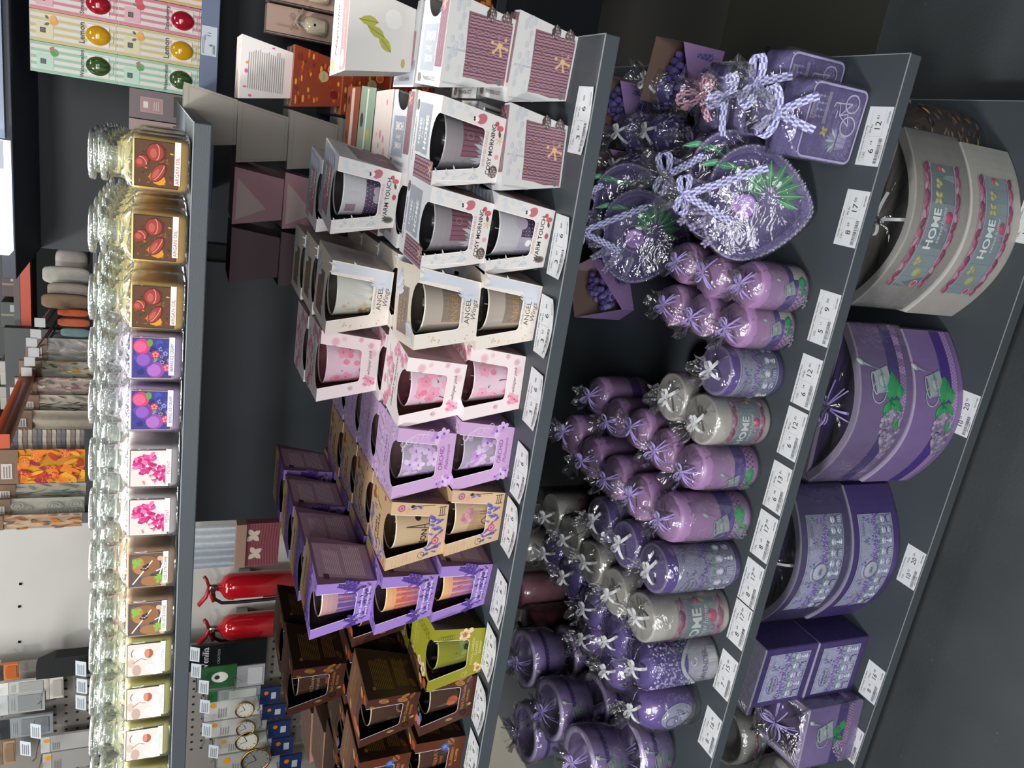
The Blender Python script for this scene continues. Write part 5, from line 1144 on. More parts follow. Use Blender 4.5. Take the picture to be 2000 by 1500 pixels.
# ---- heart dishes with a candle in the middle
def heart_pt(a, s): # heart outline, tip down
    x = 16 * math.sin(a) ** 3; y = 13 * math.cos(a) - 5 * math.cos(2 * a) - 2 * math.cos(3 * a) - math.cos(4 * a)
    x2, y2 = 15.5 * math.sin(a), 14.5 * math.cos(a) - 2.5 + (-3.0 * (1 - abs(math.sin(a))) if math.cos(a) < 0 else -1.2 * max(0, 1 - abs(math.sin(a)) * 1.8))
    k = .22; return (x * k + x2 * (1 - k)) * s, (y * k + y2 * (1 - k)) * s
def heart_dish():
    n = 48; m = MB(); S0 = .0056
    def ring(s, z): return [(heart_pt(-2 * PI * i / n, S0 * s)[0], -z, heart_pt(-2 * PI * i / n, S0 * s)[1]) for i in range(n)]
    m.loft([ring(.30, -.022), ring(.70, -.020), ring(.97, -.002), ring(1.0, .002), ring(.985, .005), ring(.94, .004), ring(.86, -.006), ring(.62, -.014), ring(.36, -.016)], ['4f4676', '4f4676', '6a5f94', '8f86b0', '8f86b0', '6a5f92', '4a4070', '4a4070'], cap0=True, cap1=True)
    PZ = ((0, -.016), (.36, -.0160), (.62, -.014), (.86, -.006), (.94, .004), (.985, .005), (1.05, .002)); RT = [.08] * 180
    for i in range(2000): x, y = heart_pt(2 * PI * i / 2000, S0); RT[int((math.atan2(y, x) + PI) / (2 * PI) * 180) % 180] = math.hypot(x, y)
    def fn(u, v, h):
        a = math.atan2(v, u); k = int((a + PI) / (2 * PI) * 180) % 180; s = math.hypot(u, v) / RT[k]
        for (s0, z0), (s1, z1) in zip(PZ, PZ[1:]):
            if s <= s1: break
        z = z0 + (z1 - z0) * min(1, max(0, (s - s0) / (s1 - s0))); return Vector((u, -(z + h), v))
    # keep prints facing the viewer: mirror of u is not needed as n = -y
    p = Paint(m, fn, .0004); q = random.Random(9)
    for i in range(60): # rope rim
        x, z = heart_pt(2 * PI * i / 60, S0 * .968); p.disc(x, z, .0034, 'a9a3c0' if i % 2 else '8b84a8', rv=.0022, rot=2 * PI * i / 60, n=7, bump=.0052)
    for i in range(520): a = q.random() * 6.28; k = q.uniform(.42, .92); x, z = heart_pt(a, S0 * k); p.disc(x, z, .0011, ('6a5f92', '7d74a4', '584e80')[q.randrange(3)], n=5, bump=.0010)
    for (u, v, l, ro) in ((-.020, .010, .062, 2.5), (-.016, .020, .060, 2.1), (-.024, -.004, .054, 2.9), (-.014, .03, .05, 1.75), (.010, .034, .050, 1.3), (-.02, -.02, .05, 3.4)):
        p.sprig(u, v, l, ro, 'a79fbe', '8d84ae', stem='8a9a8c', n=8, w=.17, bump=.0042)
    for k in range(9):
        a = -1.9 + .42 * k; p.leaf(.016 + .012 * math.cos(a), -.042 + .012 * math.sin(a), .042 - .002 * abs(k - 4), .0115, '3f8a5c', rot=a, vein='9ac4a4', bump=.004)
    for k in range(4): a = .3 + .36 * k; p.leaf(.034 + .008 * k, -.02 + .020 * k, .036, .010, '4a9468', rot=a + .5, vein='9ac4a4', bump=.004)
    p.ring(-.004, -.004, .024, .0030, '6f6694', bump=.004)
    return m
def heart_candle():
    m = MB(); m.lathe([(.017, 0), (.0185, .002), (.0185, .016), (.017, .0185), (.0145, .0188), (.012, .0175), (.004, .0165), (.0005, .0163)], 'a380c6', 28, cap1=False); m.tube([(0, 0, .016), (.001, 0, .023)], .0007, 'e8e0ee')
    m.v = [Vector((v.x - .004, .016 - v.z, v.y - .004)) for v in m.v]; m.f = [f for f in m.f]
    return m
def heart_wrap():
    m = MB(); n = 48; q = random.Random(4)
    def ring(s, y, j=.0): return [(heart_pt(-2 * PI * i / n, .0056 * s * (1 + q.uniform(-j, j)))[0], y + q.uniform(-j, j) * .05, heart_pt(-2 * PI * i / n, .0056 * s)[1]) for i in range(n)]
    m.loft([ring(1.02, .004, .006), ring(1.035, -.004, .01), ring(1.0, -.0085, .008), ring(.7, -.0105, .01), ring(.35, -.012, .02), ring(.02, -.0125)], 'ffffff', cap0=False, cap1=False)
    # tuft above the knot
    rings = []
    for i, (r, z) in enumerate(((.050, .060), (.024, .082), (.0065, .092), (.006, .096), (.020, .112), (.030, .132))):
        rings.append([(r * (1 + .35 * math.sin(7 * a + i) * (i > 2)) * math.cos(a), r * .5 * math.sin(a) * (1 + .3 * math.sin(11 * a)) - .006, z + (.008 * math.sin(5 * a) if i == 5 else 0)) for a in [2 * PI * j / 36 for j in range(36)]])
    m.loft(rings, 'ffffff', cap0=False, cap1=False)
    return m
_h = None
HD = [(-.030, .995, -26, 4, 'large violet heart-shaped dish with candle and gingham bow, leaning at the shelf front', 1.0), (-.010, 1.058, -24, -6, 'violet heart-shaped dish just behind the front heart dish', 1.0),
      (-.128, 1.285, -36, 10, 'violet heart-shaped dish with candle standing farther back beside the lilac pillars', .98), (-.085, 1.345, -30, 0, 'violet heart-shaped dish behind the farther heart dish', .98)]
for i, (x, y, tilt, rz, lab, scl) in enumerate(HD):
    t = thing('heart_dish', (x, y, Z3 + .102), lab, 'candle dish', rz=R(rz), rx=R(tilt))
    if i == 0: hp = [heart_dish().build('dish', RELIEF, t), heart_candle().build('candle', WAX, t), heart_wrap().build('cellophane', FILM, t)]
    else:
        for o in hp: c = o.copy(); COL.objects.link(c); c.parent = t
    b = bow((0, -.014, .092), .034, GB[0], 'gingham', tail=.004, seed=31 + i, n=(0, -1, .1), check=GB); c0 = Vector((0, -.018, .092))
    for sx, L in ((.055, .115), (-.03, .075)) if i % 2 == 0 else ((.04, .05), (-.04, .05)):
        pts = [c0 + Vector((sx * k / 16, -.004 - .004 * math.sin(k / 3), -L * k / 16)) for k in range(17)]; d = Vector((L, 0, sx)).normalized(); b.ribbon(pts, .0115, d, GB[0], check=GB)
    b.build('bow', CLOTH, t)
# ---- violet tumblers stacked at the far left
def tumbler(col='907ab2'):
    m = MB(); prof = [(.040, 0), (.046, .004), (.056, .03), (.060, .062), (.060, .078), (.058, .082), (.050, .082), (.047, .078), (.045, .05), (.036, .030), (.0005, .028)]
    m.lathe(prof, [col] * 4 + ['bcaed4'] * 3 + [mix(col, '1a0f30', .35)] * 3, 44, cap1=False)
    p = Paint(m, cyl_fn(lambda v: .0466 + (.060 - .0466) * min(1, max(0, (v - .004) / .055)), 0), .0005)
    U = PI * .0555; p.rect(-U, U, .030, .056, '45307e', n=44, m=3); gingham(p, -U, U, .018, .029, '5c4890', 'a08cbc', 70)
    can_print(p, .012, .040, .026); grape_print(p, .006, .020, .014, PI + .4, n=22)
    return m
def tum_wrap():
    m = MB(); q = random.Random(2); n = 44; rings = []
    for i, (r, z) in enumerate(((.047, .0008), (.058, .022), (.0625, .06), (.0628, .084), (.050, .088), (.030, .090), (.010, .094), (.006, .098), (.020, .108), (.034, .118))):
        rings.append([(r * (1 + (.03 if i < 4 else .25) * math.sin(9 * a + i) * .5) * math.cos(a), r * (1 + (.03 if i < 4 else .25) * math.sin(7 * a + i * 2) * .5) * math.sin(a), z + q.uniform(-.001, .001) * i * .5) for a in [2 * PI * j / n for j in range(n)]])
    m.loft(rings, 'ffffff', cap0=False, cap1=False); return m
TB = [(-1.055, .985, 0, 'violet round candle tumbler on the shelf at the left edge, lower of the front pair'), (-1.062, .990, 1, 'violet round candle tumbler at the left edge, upper of the front pair'),
      (-1.058, 1.120, 0, 'violet round candle tumbler, lower of the middle pair at the left'), (-1.060, 1.125, 1, 'violet round candle tumbler with open film tuft, upper of the middle pair'),
      (-1.045, 1.262, 0, 'violet round candle tumbler, lower of the rear pair at the left'), (-1.040, 1.262, 1, 'violet round candle tumbler, upper of the rear pair at the left'), (-1.180, 1.20, 1, 'violet round candle tumbler at the outer left, seen without its band'), (-1.180, 1.20, 0, 'violet round candle tumbler under the outer left one')]
for i, (x, y, lv, lab) in enumerate(TB):
    z = Z3 + .0008 + lv * .0985
    if i == 0:
        t0 = thing('candle_tumbler', (x, y, z), lab, 'candle', rz=R(8)); tumbler().build('candle', WAX, t0); tum_wrap().build('cellophane', FILM, t0); bow((0, -.004, .096), .020, '9c8ccc', 'raffia', .034, seed=5).build('bow', CLOTH, t0)
    else: dup(t0, (x, y, z), lab, rz=R((8, 14, -10, 20, 5, -20, 150, 0)[i]))
# ---- folded card sachet boxes at the back of the third shelf
def sachet():
    m = MB(); m.add([(-.055, -.03, 0), (.055, -.03, 0), (.055, .03, 0), (-.055, .03, 0), (-.055, .03, .11), (.055, .03, .11), (-.055, -.03, .03), (.055, -.03, .09)], [(0, 1, 7, 6), (1, 2, 5, 7), (3, 4, 5, 2), (0, 6, 4, 3), (0, 3, 2, 1)], ['9b7cae', 'a58a9c', '6e5a50', '9b7cae', '6e5a50'])
    p = Paint(m, plane_fn((0, -.03, 0), (1, 0, 0), (0, 0, 1)), .0002); p.disc(.012, .024, .013, '4b3f80', n=18); p.ring(.012, .024, .0105, .0006, 'c8bcd8'); p.text('Lavender', .012, .024, .0055, 'd8cce4'); p.sprig(.040, .008, .045, 1.6, '5a4a90', '7a68ac')
    for u, v, q in scatter(2, 26, -.05, .05, .003, .03): p.disc(u, v, .0009, 'c8bcd8', n=5)
    return m
def bundle():
    m = MB(); q = random.Random(1)
    for i in range(70): a = q.random() * 6.28; k = q.random() ** .5; m.ball((.042 * k * math.cos(a), .022 * k * math.sin(a), .04 + q.uniform(-.012, .05) * (1 - k * .5)), .0075, ('5f528e', '7d70a8', '463c74')[i % 3], 6, 4)
    return m
SA = [(-.262, 1.44, 35, 'small lilac folded sachet box alone in the dark gap'), (.105, 1.50, -12, 'lilac folded sachet box with dried flowers near the shelf end'), (.165, 1.30, -8, 'lilac folded sachet box at the right shelf end behind the ball candles'), (-.04, 1.46, 20, 'lilac folded sachet box behind the heart dishes')]
for i, (x, y, rz, lab) in enumerate(SA):
    if i == 0: t0 = thing('sachet_box', (x, y, Z3 + .0006), lab, 'sachet', rz=R(rz)); sachet().build('card_box', CARD, t0); bundle().build('dried_flowers', CLOTH, t0)
    else: dup(t0, (x, y, Z3 + .0006), lab, rz=R(rz))
# ================================================================ lowest shelf: half-moon bowls, cubes, white ones at the left
HM_W, HM_S, HM_H = .1475, .068, .128
def hm_ring(k, z, n=26, inset=0, e=.006):
    """half-moon outline: flat back, bowed front, small square ends"""
    w, s = HM_W * k - inset, HM_S * k; pts = []
    for i in range(n + 1):
        t = -1 + 2 * i / n; pts.append((w * t, -s * (1 - t * t) - e + inset, z))
    pts += [(w, .012 - inset, z), (w * .33, .014 - inset, z), (-w * .33, .014 - inset, z), (-w, .012 - inset, z)]
    return pts
def hm_fn(off=.0):
    n = 400; tab = [(0, -1)]; L = 0; px, py = -HM_W, -.006
    for i in range(1, n + 1):
        t = -1 + 2 * i / n; x, y = HM_W * t, -HM_S * (1 - t * t) - .006; L += math.hypot(x - px, y - py); tab.append((L, t)); px, py = x, y
    def f(u, v, h):
        s = min(max(u + L / 2, 0), L); i = min(int(s / L * n), n - 1)
        while i < n - 1 and tab[i + 1][0] < s: i += 1
        while i > 0 and tab[i][0] > s: i -= 1
        a, b = tab[i], tab[min(i + 1, n)]; k = (s - a[0]) / ((b[0] - a[0]) or 1); t = a[1] + (b[1] - a[1]) * k
        nx, ny = -2 * HM_S * t, -HM_W; l = math.hypot(nx, ny); nx, ny = -nx / l * 1, ny / l
        return Vector((HM_W * t + (-nx) * h * -1, -HM_S * (1 - t * t) - .006 + ny * h, v))
    return f, L
def half_moon(col, inner, kind):
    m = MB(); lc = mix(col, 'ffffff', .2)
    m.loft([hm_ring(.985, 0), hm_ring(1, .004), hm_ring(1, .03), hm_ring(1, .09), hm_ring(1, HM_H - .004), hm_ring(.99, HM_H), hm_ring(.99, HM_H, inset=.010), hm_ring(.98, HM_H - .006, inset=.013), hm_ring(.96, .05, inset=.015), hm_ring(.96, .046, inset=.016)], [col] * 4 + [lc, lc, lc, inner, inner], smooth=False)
    f, L = hm_fn(); p = Paint(m, f, .0003)
    if kind == 'home':
        p2 = p; home_print(p2, -.105, .105, .022, .108, n=40, big=1.2)
    elif kind == 'can':
        p.rect(-L / 2 + .002, L / 2 - .002, .034, .058, '432f7c', n=50); gingham(p, -L / 2 + .002, L / 2 - .002, .018, .033, '8a6aa8', 'b898b8', 110)
        can_print(p, .064, .076, .040, tilt=.25); grape_print(p, .024, .054, .060, PI + .30, n=150); p.leaf(.030, .030, .030, .020, '2f8a54', rot=.3, bump=.002); p.leaf(.000, .028, .030, .017, '2f8a54', rot=2.9, bump=.002); p.leaf(-.03, .022, .034, .014, '3f9464', rot=.5, bump=.002)
    else:
        boutique_print(p, -.100, .108, .020, .110, seed=6, title=False, n=44)
        for i in range(5): p.ring(.070 + .006 * i, .100, .0028, .0008, '5f5f84', n=9, bump=.0008)
        p.disc(.0, .076, .022, 'a9aabd', rv=.021, n=24, bump=.003); p.ring(.0, .076, .018, .0018, '6a6a8c', bump=.0035)
        for k in range(5): p.leaf(.0, .070, .014, .005, ('5d8a72', '7a6aa4')[k % 2], rot=.5 + k * .5, bump=.005)
    return m
def hm_wrap():
    m = MB(); q = random.Random(3)
    def jit(r, j): return [(x + q.uniform(-j, j), y + q.uniform(-j, j), z + q.uniform(-j, j)) for x, y, z in r]
    m.loft([jit(hm_ring(1.012, .001), 0), jit(hm_ring(1.014, .04), .0008), jit(hm_ring(1.014, .09), .001), jit(hm_ring(1.014, HM_H + .001), .0008)], 'ffffff', cap0=False, cap1=False)
    # sheet pulled in over the opening to a knot
    rings = []; base = hm_ring(1.014, HM_H + .001)
    for k, z, j in ((1, 0, 0), (.8, .003, .002), (.5, .001, .004), (.2, .006, .003), (.05, .014, .001), (.045, .018, .001), (.16, .030, .006), (.24, .042, .010)):
        rings.append([(x * k * (1 if k > .3 else 1) + q.uniform(-j, j), (y + .018) * (k if k > .3 else k * 2.2) - .018 + q.uniform(-j, j), HM_H + z + q.uniform(-j, j) * .6) for x, y, _ in base])
    m.loft(rings, 'ffffff', cap0=False, cap1=False); return m
HM = [('home', 'a09e98', '77736c', -.0275, .992, -1, 'c4c6c8', 'ribbon', 'white half-moon candle bowl with HOME band', ' at the right end'),
      ('can', '74608f', '55457c', -.352, .984, 3, '9c8ccc', 'raffia', 'lilac half-moon candle bowl with a watering can', ' beside the white bowls'),
      ('bout', '43376a', '3a2c66', -.672, 1.010, 2, 'c4c6c8', 'ribbon', 'dark violet half-moon candle bowl with a pewter lavender relief', ' by the cubes')]
for kind, col, inner, x, y, rz, bc, bk2, lab, tail in HM:
    for lv in (0, 1):
        t = thing('half_moon_bowl', (x + (.004 if lv else 0), y + .002 * lv, Z4 + .0006 + lv * (HM_H + .0022)), lab + (', lower one' if not lv else ', upper one') + tail, 'candle bowl', rz=R(rz))
        if not lv: a = half_moon(col, inner, kind).build('bowl', WAX, t)
        else:
            c = a.copy(); COL.objects.link(c); c.parent = t; hm_wrap().build('cellophane', FILM, t)
            bow((0, -.022, HM_H + .018), .032 if bk2 == 'raffia' else .026, bc, bk2, tail=.045, seed=7 + len(kind), n=(0, -.5, .85), rz=.5).build('bow', CLOTH, t)
def cube_mesh(w, h, col, kind, openn=False):
    m = MB(); e = .003; lc = mix(col, 'ffffff', .22)
    rings = [rsq(w - e, .004, 0), rsq(w, .004, e), rsq(w, .004, h - e), rsq(w - e * .6, .004, h)]
    cols = [lc, col, lc]
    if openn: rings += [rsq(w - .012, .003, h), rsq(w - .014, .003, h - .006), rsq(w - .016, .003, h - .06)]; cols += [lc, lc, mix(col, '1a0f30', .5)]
    m.loft(rings, cols, smooth=False)
    p = Paint(m, plane_fn((0, -w, 0), (1, 0, 0), (0, 0, 1)), .0003)
    if kind == 'bout': boutique_print(p, -w + .014, w - .014, .018, h - .016, seed=9, n=8)
    else:
        for fn in (plane_fn((0, -w, 0), (1, 0, 0), (0, 0, 1)), plane_fn((w, 0, 0), (0, 1, 0), (0, 0, 1)), plane_fn((-w, 0, 0), (0, -1, 0), (0, 0, 1))):
            pp = Paint(m, fn, .0003); pp.rect(-w + .001, w - .001, .042, .066, '432f7c'); gingham(pp, -w + .001, w - .001, .026, .040, 'b48fb8', '6e4c88', 46)
        p = Paint(m, plane_fn((0, -w, 0), (1, 0, 0), (0, 0, 1)), .0012); can_print(p, .014, .092, .036, .3); grape_print(p, -.008, .060, .034, PI + .45, n=80); p.leaf(.006, .050, .028, .020, '2f8a54', rot=0, bump=.002)
    return m
CW = .0685
for lv, dx, rz, lab in ((0, 0, 0, 'dark violet cube candle with a LAVENDER BOUTIQUE plaque, lower of the stacked two'), (1, .004, -1, 'dark violet cube candle with a LAVENDER BOUTIQUE plaque, upper of the stacked two')):
    t = thing('cube_candle', (-.9055 + dx, .944 + CW, Z4 + .0006 + lv * .1365), lab, 'candle', rz=R(rz))
    if not lv: a = cube_mesh(CW, .135, '43376a', 'bout').build('candle', RELIEF, t)
    else: c = a.copy(); COL.objects.link(c); c.parent = t; wr, kn = wrap(.062, .134, (0, -.004), tuft=.035, neck=.010, seed=4, shape=(1, 1)); wr.v = [v for v in wr.v]
t = thing('cube_vase', (-1.040, .903 + CW, Z4 + .0006), 'lilac cube vase with watering can relief and raffia bow at the left end', 'candle', rz=R(5))
cube_mesh(CW, .148, '8470a6', 'can', True).build('vase', WAX, t)
def cube_wrap(w, h):
    m = MB(); q = random.Random(6); rings = []
    for k, z, j in ((1.015, .001, 0), (1.02, .05, .001), (1.02, h, .001), (.7, h + .004, .003), (.3, h + .006, .003), (.09, h + .014, .001), (.08, h + .018, .001), (.28, h + .032, .006), (.4, h + .044, .010)):
        rings.append([(x * k + q.uniform(-j, j), y * k + q.uniform(-j, j), z + q.uniform(-j, j)) for x, y, _ in rsq(w, .004, 0, 9)])
    m.loft(rings, 'ffffff', cap0=False, cap1=False); return m
cube_wrap(CW, .148).build('cellophane', FILM, t); bow((0, -.004, .164), .034, '9c8ccc', 'raffia', .045, seed=12, rz=.6).build('bow', CLOTH, t)
# second row behind, mostly in shadow
t2 = dup(t, (-1.035, 1.125, Z4 + .0006), 'lilac cube vase in the shadow behind the front one', rz=R(0))
t = thing('cube_candle', (-.905, 1.160, Z4 + .0006), 'dark violet cube candle behind the stacked two', 'candle'); c = a.copy(); COL.objects.link(c); c.parent = t
t = thing('cube_candle', (-.905, 1.160, Z4 + .1371), 'dark violet cube candle on top of the rear cube', 'candle'); c = a.copy(); COL.objects.link(c); c.parent = t
# white ball and white bowl at the left edge
m = MB(); m.lathe([(.02, 0), (.045, .006), (.062, .026), (.067, .052), (.060, .082), (.040, .104), (.018, .112), (.0005, .113)], 'a2a09c', 40, cap1=False)
t = thing('ball_candle', (-1.24, .985, Z4 + .0008), 'large plain white ball candle in film at the left edge of the lowest shelf', 'candle'); m.build('candle', WAX, t)
wr, kn = wrap(.062, .112, (.01, -.01), tuft=.035, seed=9, dome=.04, foot=.0); wr.build('cellophane', FILM, t)
m = MB(); m.lathe([(.05, 0), (.062, .004), (.068, .05), (.068, .110), (.064, .114), (.056, .112), (.054, .08), (.0005, .078)], 'a2a09c', 40, cap1=False); p = Paint(m, cyl_fn(lambda v: .0685, 0), .0003); home_print(p, -.07, .07, .02, .08, n=20, big=.9)
t = thing('round_bowl', (-1.225, 1.135, Z4 + .0008), 'white round candle bowl behind the plain white ball', 'candle bowl'); m.build('bowl', WAX, t); wr, kn = wrap(.066, .112, (.0, -.01), tuft=.03, seed=10); wr.build('cellophane', FILM, t)
# carved brown and gold candle at the right end
m = MB(); m.lathe([(.05, 0), (.058, .01), (.060, .10), (.056, .15), (.046, .168), (.0005, .17)], '3a2c22', 40, fn=lambda i, a, r, z: r * (1 + .03 * math.sin(11 * a + z * 60)), cap1=False)
p = Paint(m, cyl_fn(lambda v: .0595, 0), .0004); q = random.Random(3)
for i in range(150): p.leaf(q.uniform(-.13, .13), q.uniform(.005, .14), .020, .004, ('7a5a34', '5c4228', '94703c', '241a14')[q.randrange(4)], rot=q.uniform(-.6, .6), bump=.0022)
t = thing('carved_candle', (.118, 1.095, Z4 + .0008), 'carved brown and gold candle in film behind the white half-moon bowls', 'candle'); m.build('candle', RELIEF, t)
wr, kn = wrap(.060, .168, (.0, -.01), tuft=.03, seed=12, dome=.02); wr.build('cellophane', FILM, t)
# ================================================================ light
def area(name, loc, target, size, sy, power, col=(1, 1, 1), spread=PI):
    l = bpy.data.lights.new(name, 'AREA'); l.shape = 'RECTANGLE'; l.size = size; l.size_y = sy; l.energy = power; l.color = col; l.spread = spread
    o = bpy.data.objects.new(name, l); COL.objects.link(o); o.location = loc
    o.rotation_euler = (Vector(target) - Vector(loc)).to_track_quat('-Z', 'Y').to_euler(); return o
area('ceiling_spot', (-1.5, -1.0, 3.5), (-.4, 1.0, 1.0), .35, .35, 85, (1, .98, .95))
area('front_fill', (-.4, -2.3, 2.35), (-.3, 1.0, .5), 2.6, .5, 70, (.97, .99, 1))  # soft fill added behind the camera to brighten the front faces
area('low_front_fill', (-.2, -2.6, 1.62), (-.4, 1.0, 1.15), 3.0, .5, 34, (.98, .99, 1))  # added low fill that lifts the back panel and jar fronts
area('jar_lamp', (-.45, 1.05, 2.0), (-.42, .98, 1.45), 1.1, .10, 20, (1, .99, .94), R(120))
area('aisle_strip', (-3.2, 2.2, 3.9), (-3.0, 3.6, .9), 2.6, .6, 84, (1, .99, .96))
area('aisle_strip', (-1.6, 3.2, 3.9), (-2.0, 4.2, 1.2), 1.6, .4, 34, (1, .98, .94))
area('aisle_strip', (.7, .9, 3.2), (.3, 2.6, 1.4), .8, .3, 9, (.9, .95, 1))
w = bpy.data.worlds.new('world'); sc.world = w; w.use_nodes = True
w.node_tree.nodes['Background'].inputs[0].default_value = (.75, .85, 1, 1); w.node_tree.nodes['Background'].inputs[1].default_value = .10
sc.view_settings.view_transform = 'Standard'; sc.view_settings.look = 'None'; sc.view_settings.exposure = 0
sc.cycles.max_bounces = 10; sc.cycles.transparent_max_bounces = 28; sc.cycles.glossy_bounces = 3; sc.cycles.diffuse_bounces = 3
sc.cycles.transmission_bounces = 4; sc.cycles.caustics_reflective = False; sc.cycles.caustics_refractive = False
sc.cycles.sample_clamp_indirect = 3; sc.cycles.use_denoising = True
# ================================================================ neighbouring rack with soaps, the shop behind, floor and walls
def ext(px0, py0, px1, py1, Y):
    """world rectangle on the upright plane y = Y"""
    xm, ym = (px0 + px1) / 2, (py0 + py1) / 2
    return ony(xm, py1, Y).x, ony(xm, py0, Y).x, ony(px1, ym, Y).z, ony(px0, ym, Y).z
# floor: dark by the rack, lit and dim concrete beyond painted in separate tones
fm = bpy.data.materials.new('shop_floor'); fm.use_nodes = True; nt = fm.node_tree; N = nt.nodes; L = nt.links; b = N['Principled BSDF']
tc = N.new('ShaderNodeTexCoord'); n1 = N.new('ShaderNodeTexNoise'); n1.inputs['Scale'].default_value = 3.5; n1.inputs['Detail'].default_value = 8
cr = N.new('ShaderNodeValToRGB'); cr.color_ramp.elements[0].position = .3; cr.color_ramp.elements[0].color = (*S('33373a'), 1); cr.color_ramp.elements[1].position = .75; cr.color_ramp.elements[1].color = (*S('474b4e'), 1)
L.new(tc.outputs['Object'], n1.inputs['Vector']); L.new(n1.outputs['Fac'], cr.inputs[0])
n2 = N.new('ShaderNodeTexNoise'); n2.inputs['Scale'].default_value = 130; n2.inputs['Detail'].default_value = 2; L.new(tc.outputs['Object'], n2.inputs['Vector'])
sp = N.new('ShaderNodeMapRange'); sp.inputs['From Min'].default_value = .74; sp.inputs['From Max'].default_value = .80; L.new(n2.outputs['Fac'], sp.inputs['Value'])
mx = N.new('ShaderNodeMix'); mx.data_type = 'RGBA'; L.new(sp.outputs['Result'], mx.inputs['Factor']); L.new(cr.outputs[0], mx.inputs[6]); mx.inputs[7].default_value = (*S('8a8a84'), 1)
L.new(mx.outputs[2], b.inputs['Base Color']); b.inputs['Roughness'].default_value = .62
bp = N.new('ShaderNodeBump'); bp.inputs['Strength'].default_value = .15; bp.inputs['Distance'].default_value = .003; L.new(n2.outputs['Fac'], bp.inputs['Height']); L.new(bp.outputs[0], b.inputs['Normal'])
def slab(name, x0, x1, y0, y1, z0, z1, col, mt): m = MB(); m.box(x0, x1, y0, y1, z0, z1, col); o = m.build(name, mt); o['kind'] = 'structure'; return o
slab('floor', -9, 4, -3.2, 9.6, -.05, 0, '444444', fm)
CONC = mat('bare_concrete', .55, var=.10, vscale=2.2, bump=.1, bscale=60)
slab('floor', -9, -1.56, 1.3, 9.6, 0, .0015, '8a867c', CONC); slab('floor', -1.56, 2.2, 2.03, 9.6, 0, .0015, '403f3b', CONC); slab('floor', .215, 2.2, 1.45, 2.03, 0, .0012, '35352f', CONC)  # one concrete; lighter and darker slabs stand in for the light
slab('wall_back', -9, 4, 9.6, 9.7, 0, 4.2, '55585a', WALL); slab('wall_right', 3.9, 4, -3.2, 9.6, 0, 4.2, '3a3c3e', WALL); slab('wall_left', -9.1, -9, -3.2, 9.6, 0, 4.2, '6a6c6c', WALL); slab('wall_front', -9, 4, -3.3, -3.2, 0, 4.2, '77797a', WALL)
slab('ceiling', -9, 4, -3.2, 9.6, 4.2, 4.3, '4a4c50', WALL)
W0, W1 = ony(200, 1292, 4.3).x, ony(200, 1020, 4.3).x
slab('wall_partition', W0 - .02, W1, 4.3, 4.42, 0, 4.2, 'b4b3ae', WALL)
m = MB()
for px, py in ((38, 1184), (38, 1253), (40, 1140)): P = ony(px, py, 4.3); m.box(P.x - .006, P.x + .006, 4.294, 4.3, P.z - .006, P.z + .006, '2a2a2a')
tag(m.build('wall_screws', METAL), 'small dark screw holes in the pale partition wall', 'screw', kind='stuff')
# ---- dark back panels of the candle rack
m = MB(); m.box(-1.075, -.377, 2.005, 2.03, .99, 1.398, '6a7076'); o = m.build('back_panel', LAM, bevel=.001); tag(o, 'dark back panel between the second and topmost shelf boards', 'panel')
m = MB(); m.box(-.985, .185, 2.005, 2.03, .02, .945, '1e2225'); o = m.build('back_panel', LAM, bevel=.001); tag(o, 'dark back panel behind the third shelf board', 'panel')
for x in (-1.06, -.36, .10): 
    m = MB(); m.box(x - .02, x + .02, 2.035, 2.075, .0016, 1.395 if x < .1 else .94, '1c1f22'); tag(m.build('rack_upright', LAM), {-1.06: 'left dark steel upright behind the candle rack', -.36: 'middle dark steel upright behind the candle rack', .10: 'right dark steel upright behind the candle rack'}[x], 'upright')
# ---- soap rack
SL = ony(100, 486, 2.8).x
m = MB(); m.box(SL, 1.6, 2.8, 2.83, .0016, 2.5, '1a2128'); tag(m.build('back_panel', LAM), 'tall dark slate back panel of the soap rack', 'panel')
def board(x0, x1, y0, y1, z0, z1, col, lab): m = MB(); m.box(x0, x1, y0, y1, z0, z1, col); return tag(m.build('display_shelf', LAM, bevel=.0015), lab, 'shelf')
board(-.30, 1.6, 2.37, 2.8, 1.318, 1.362, '6b7892', 'blue grey shelf board carrying the fruit soap boxes')
board(SL, 1.6, 2.34, 2.8, 1.783, 1.815, '2c343e', 'pale blue shelf board above the fruit soap boxes')  # coloured dark for the shaded underside; pale front edge is a separate strip
board(.0, 1.6, 2.37, 2.8, .955, .985, '24282c', 'dark shelf board carrying the peach perfume sets')
board(.16, 1.6, 2.30, 2.8, .56, .59, '2a2e32', 'dark low shelf board with petal bags, right of the candle rack')
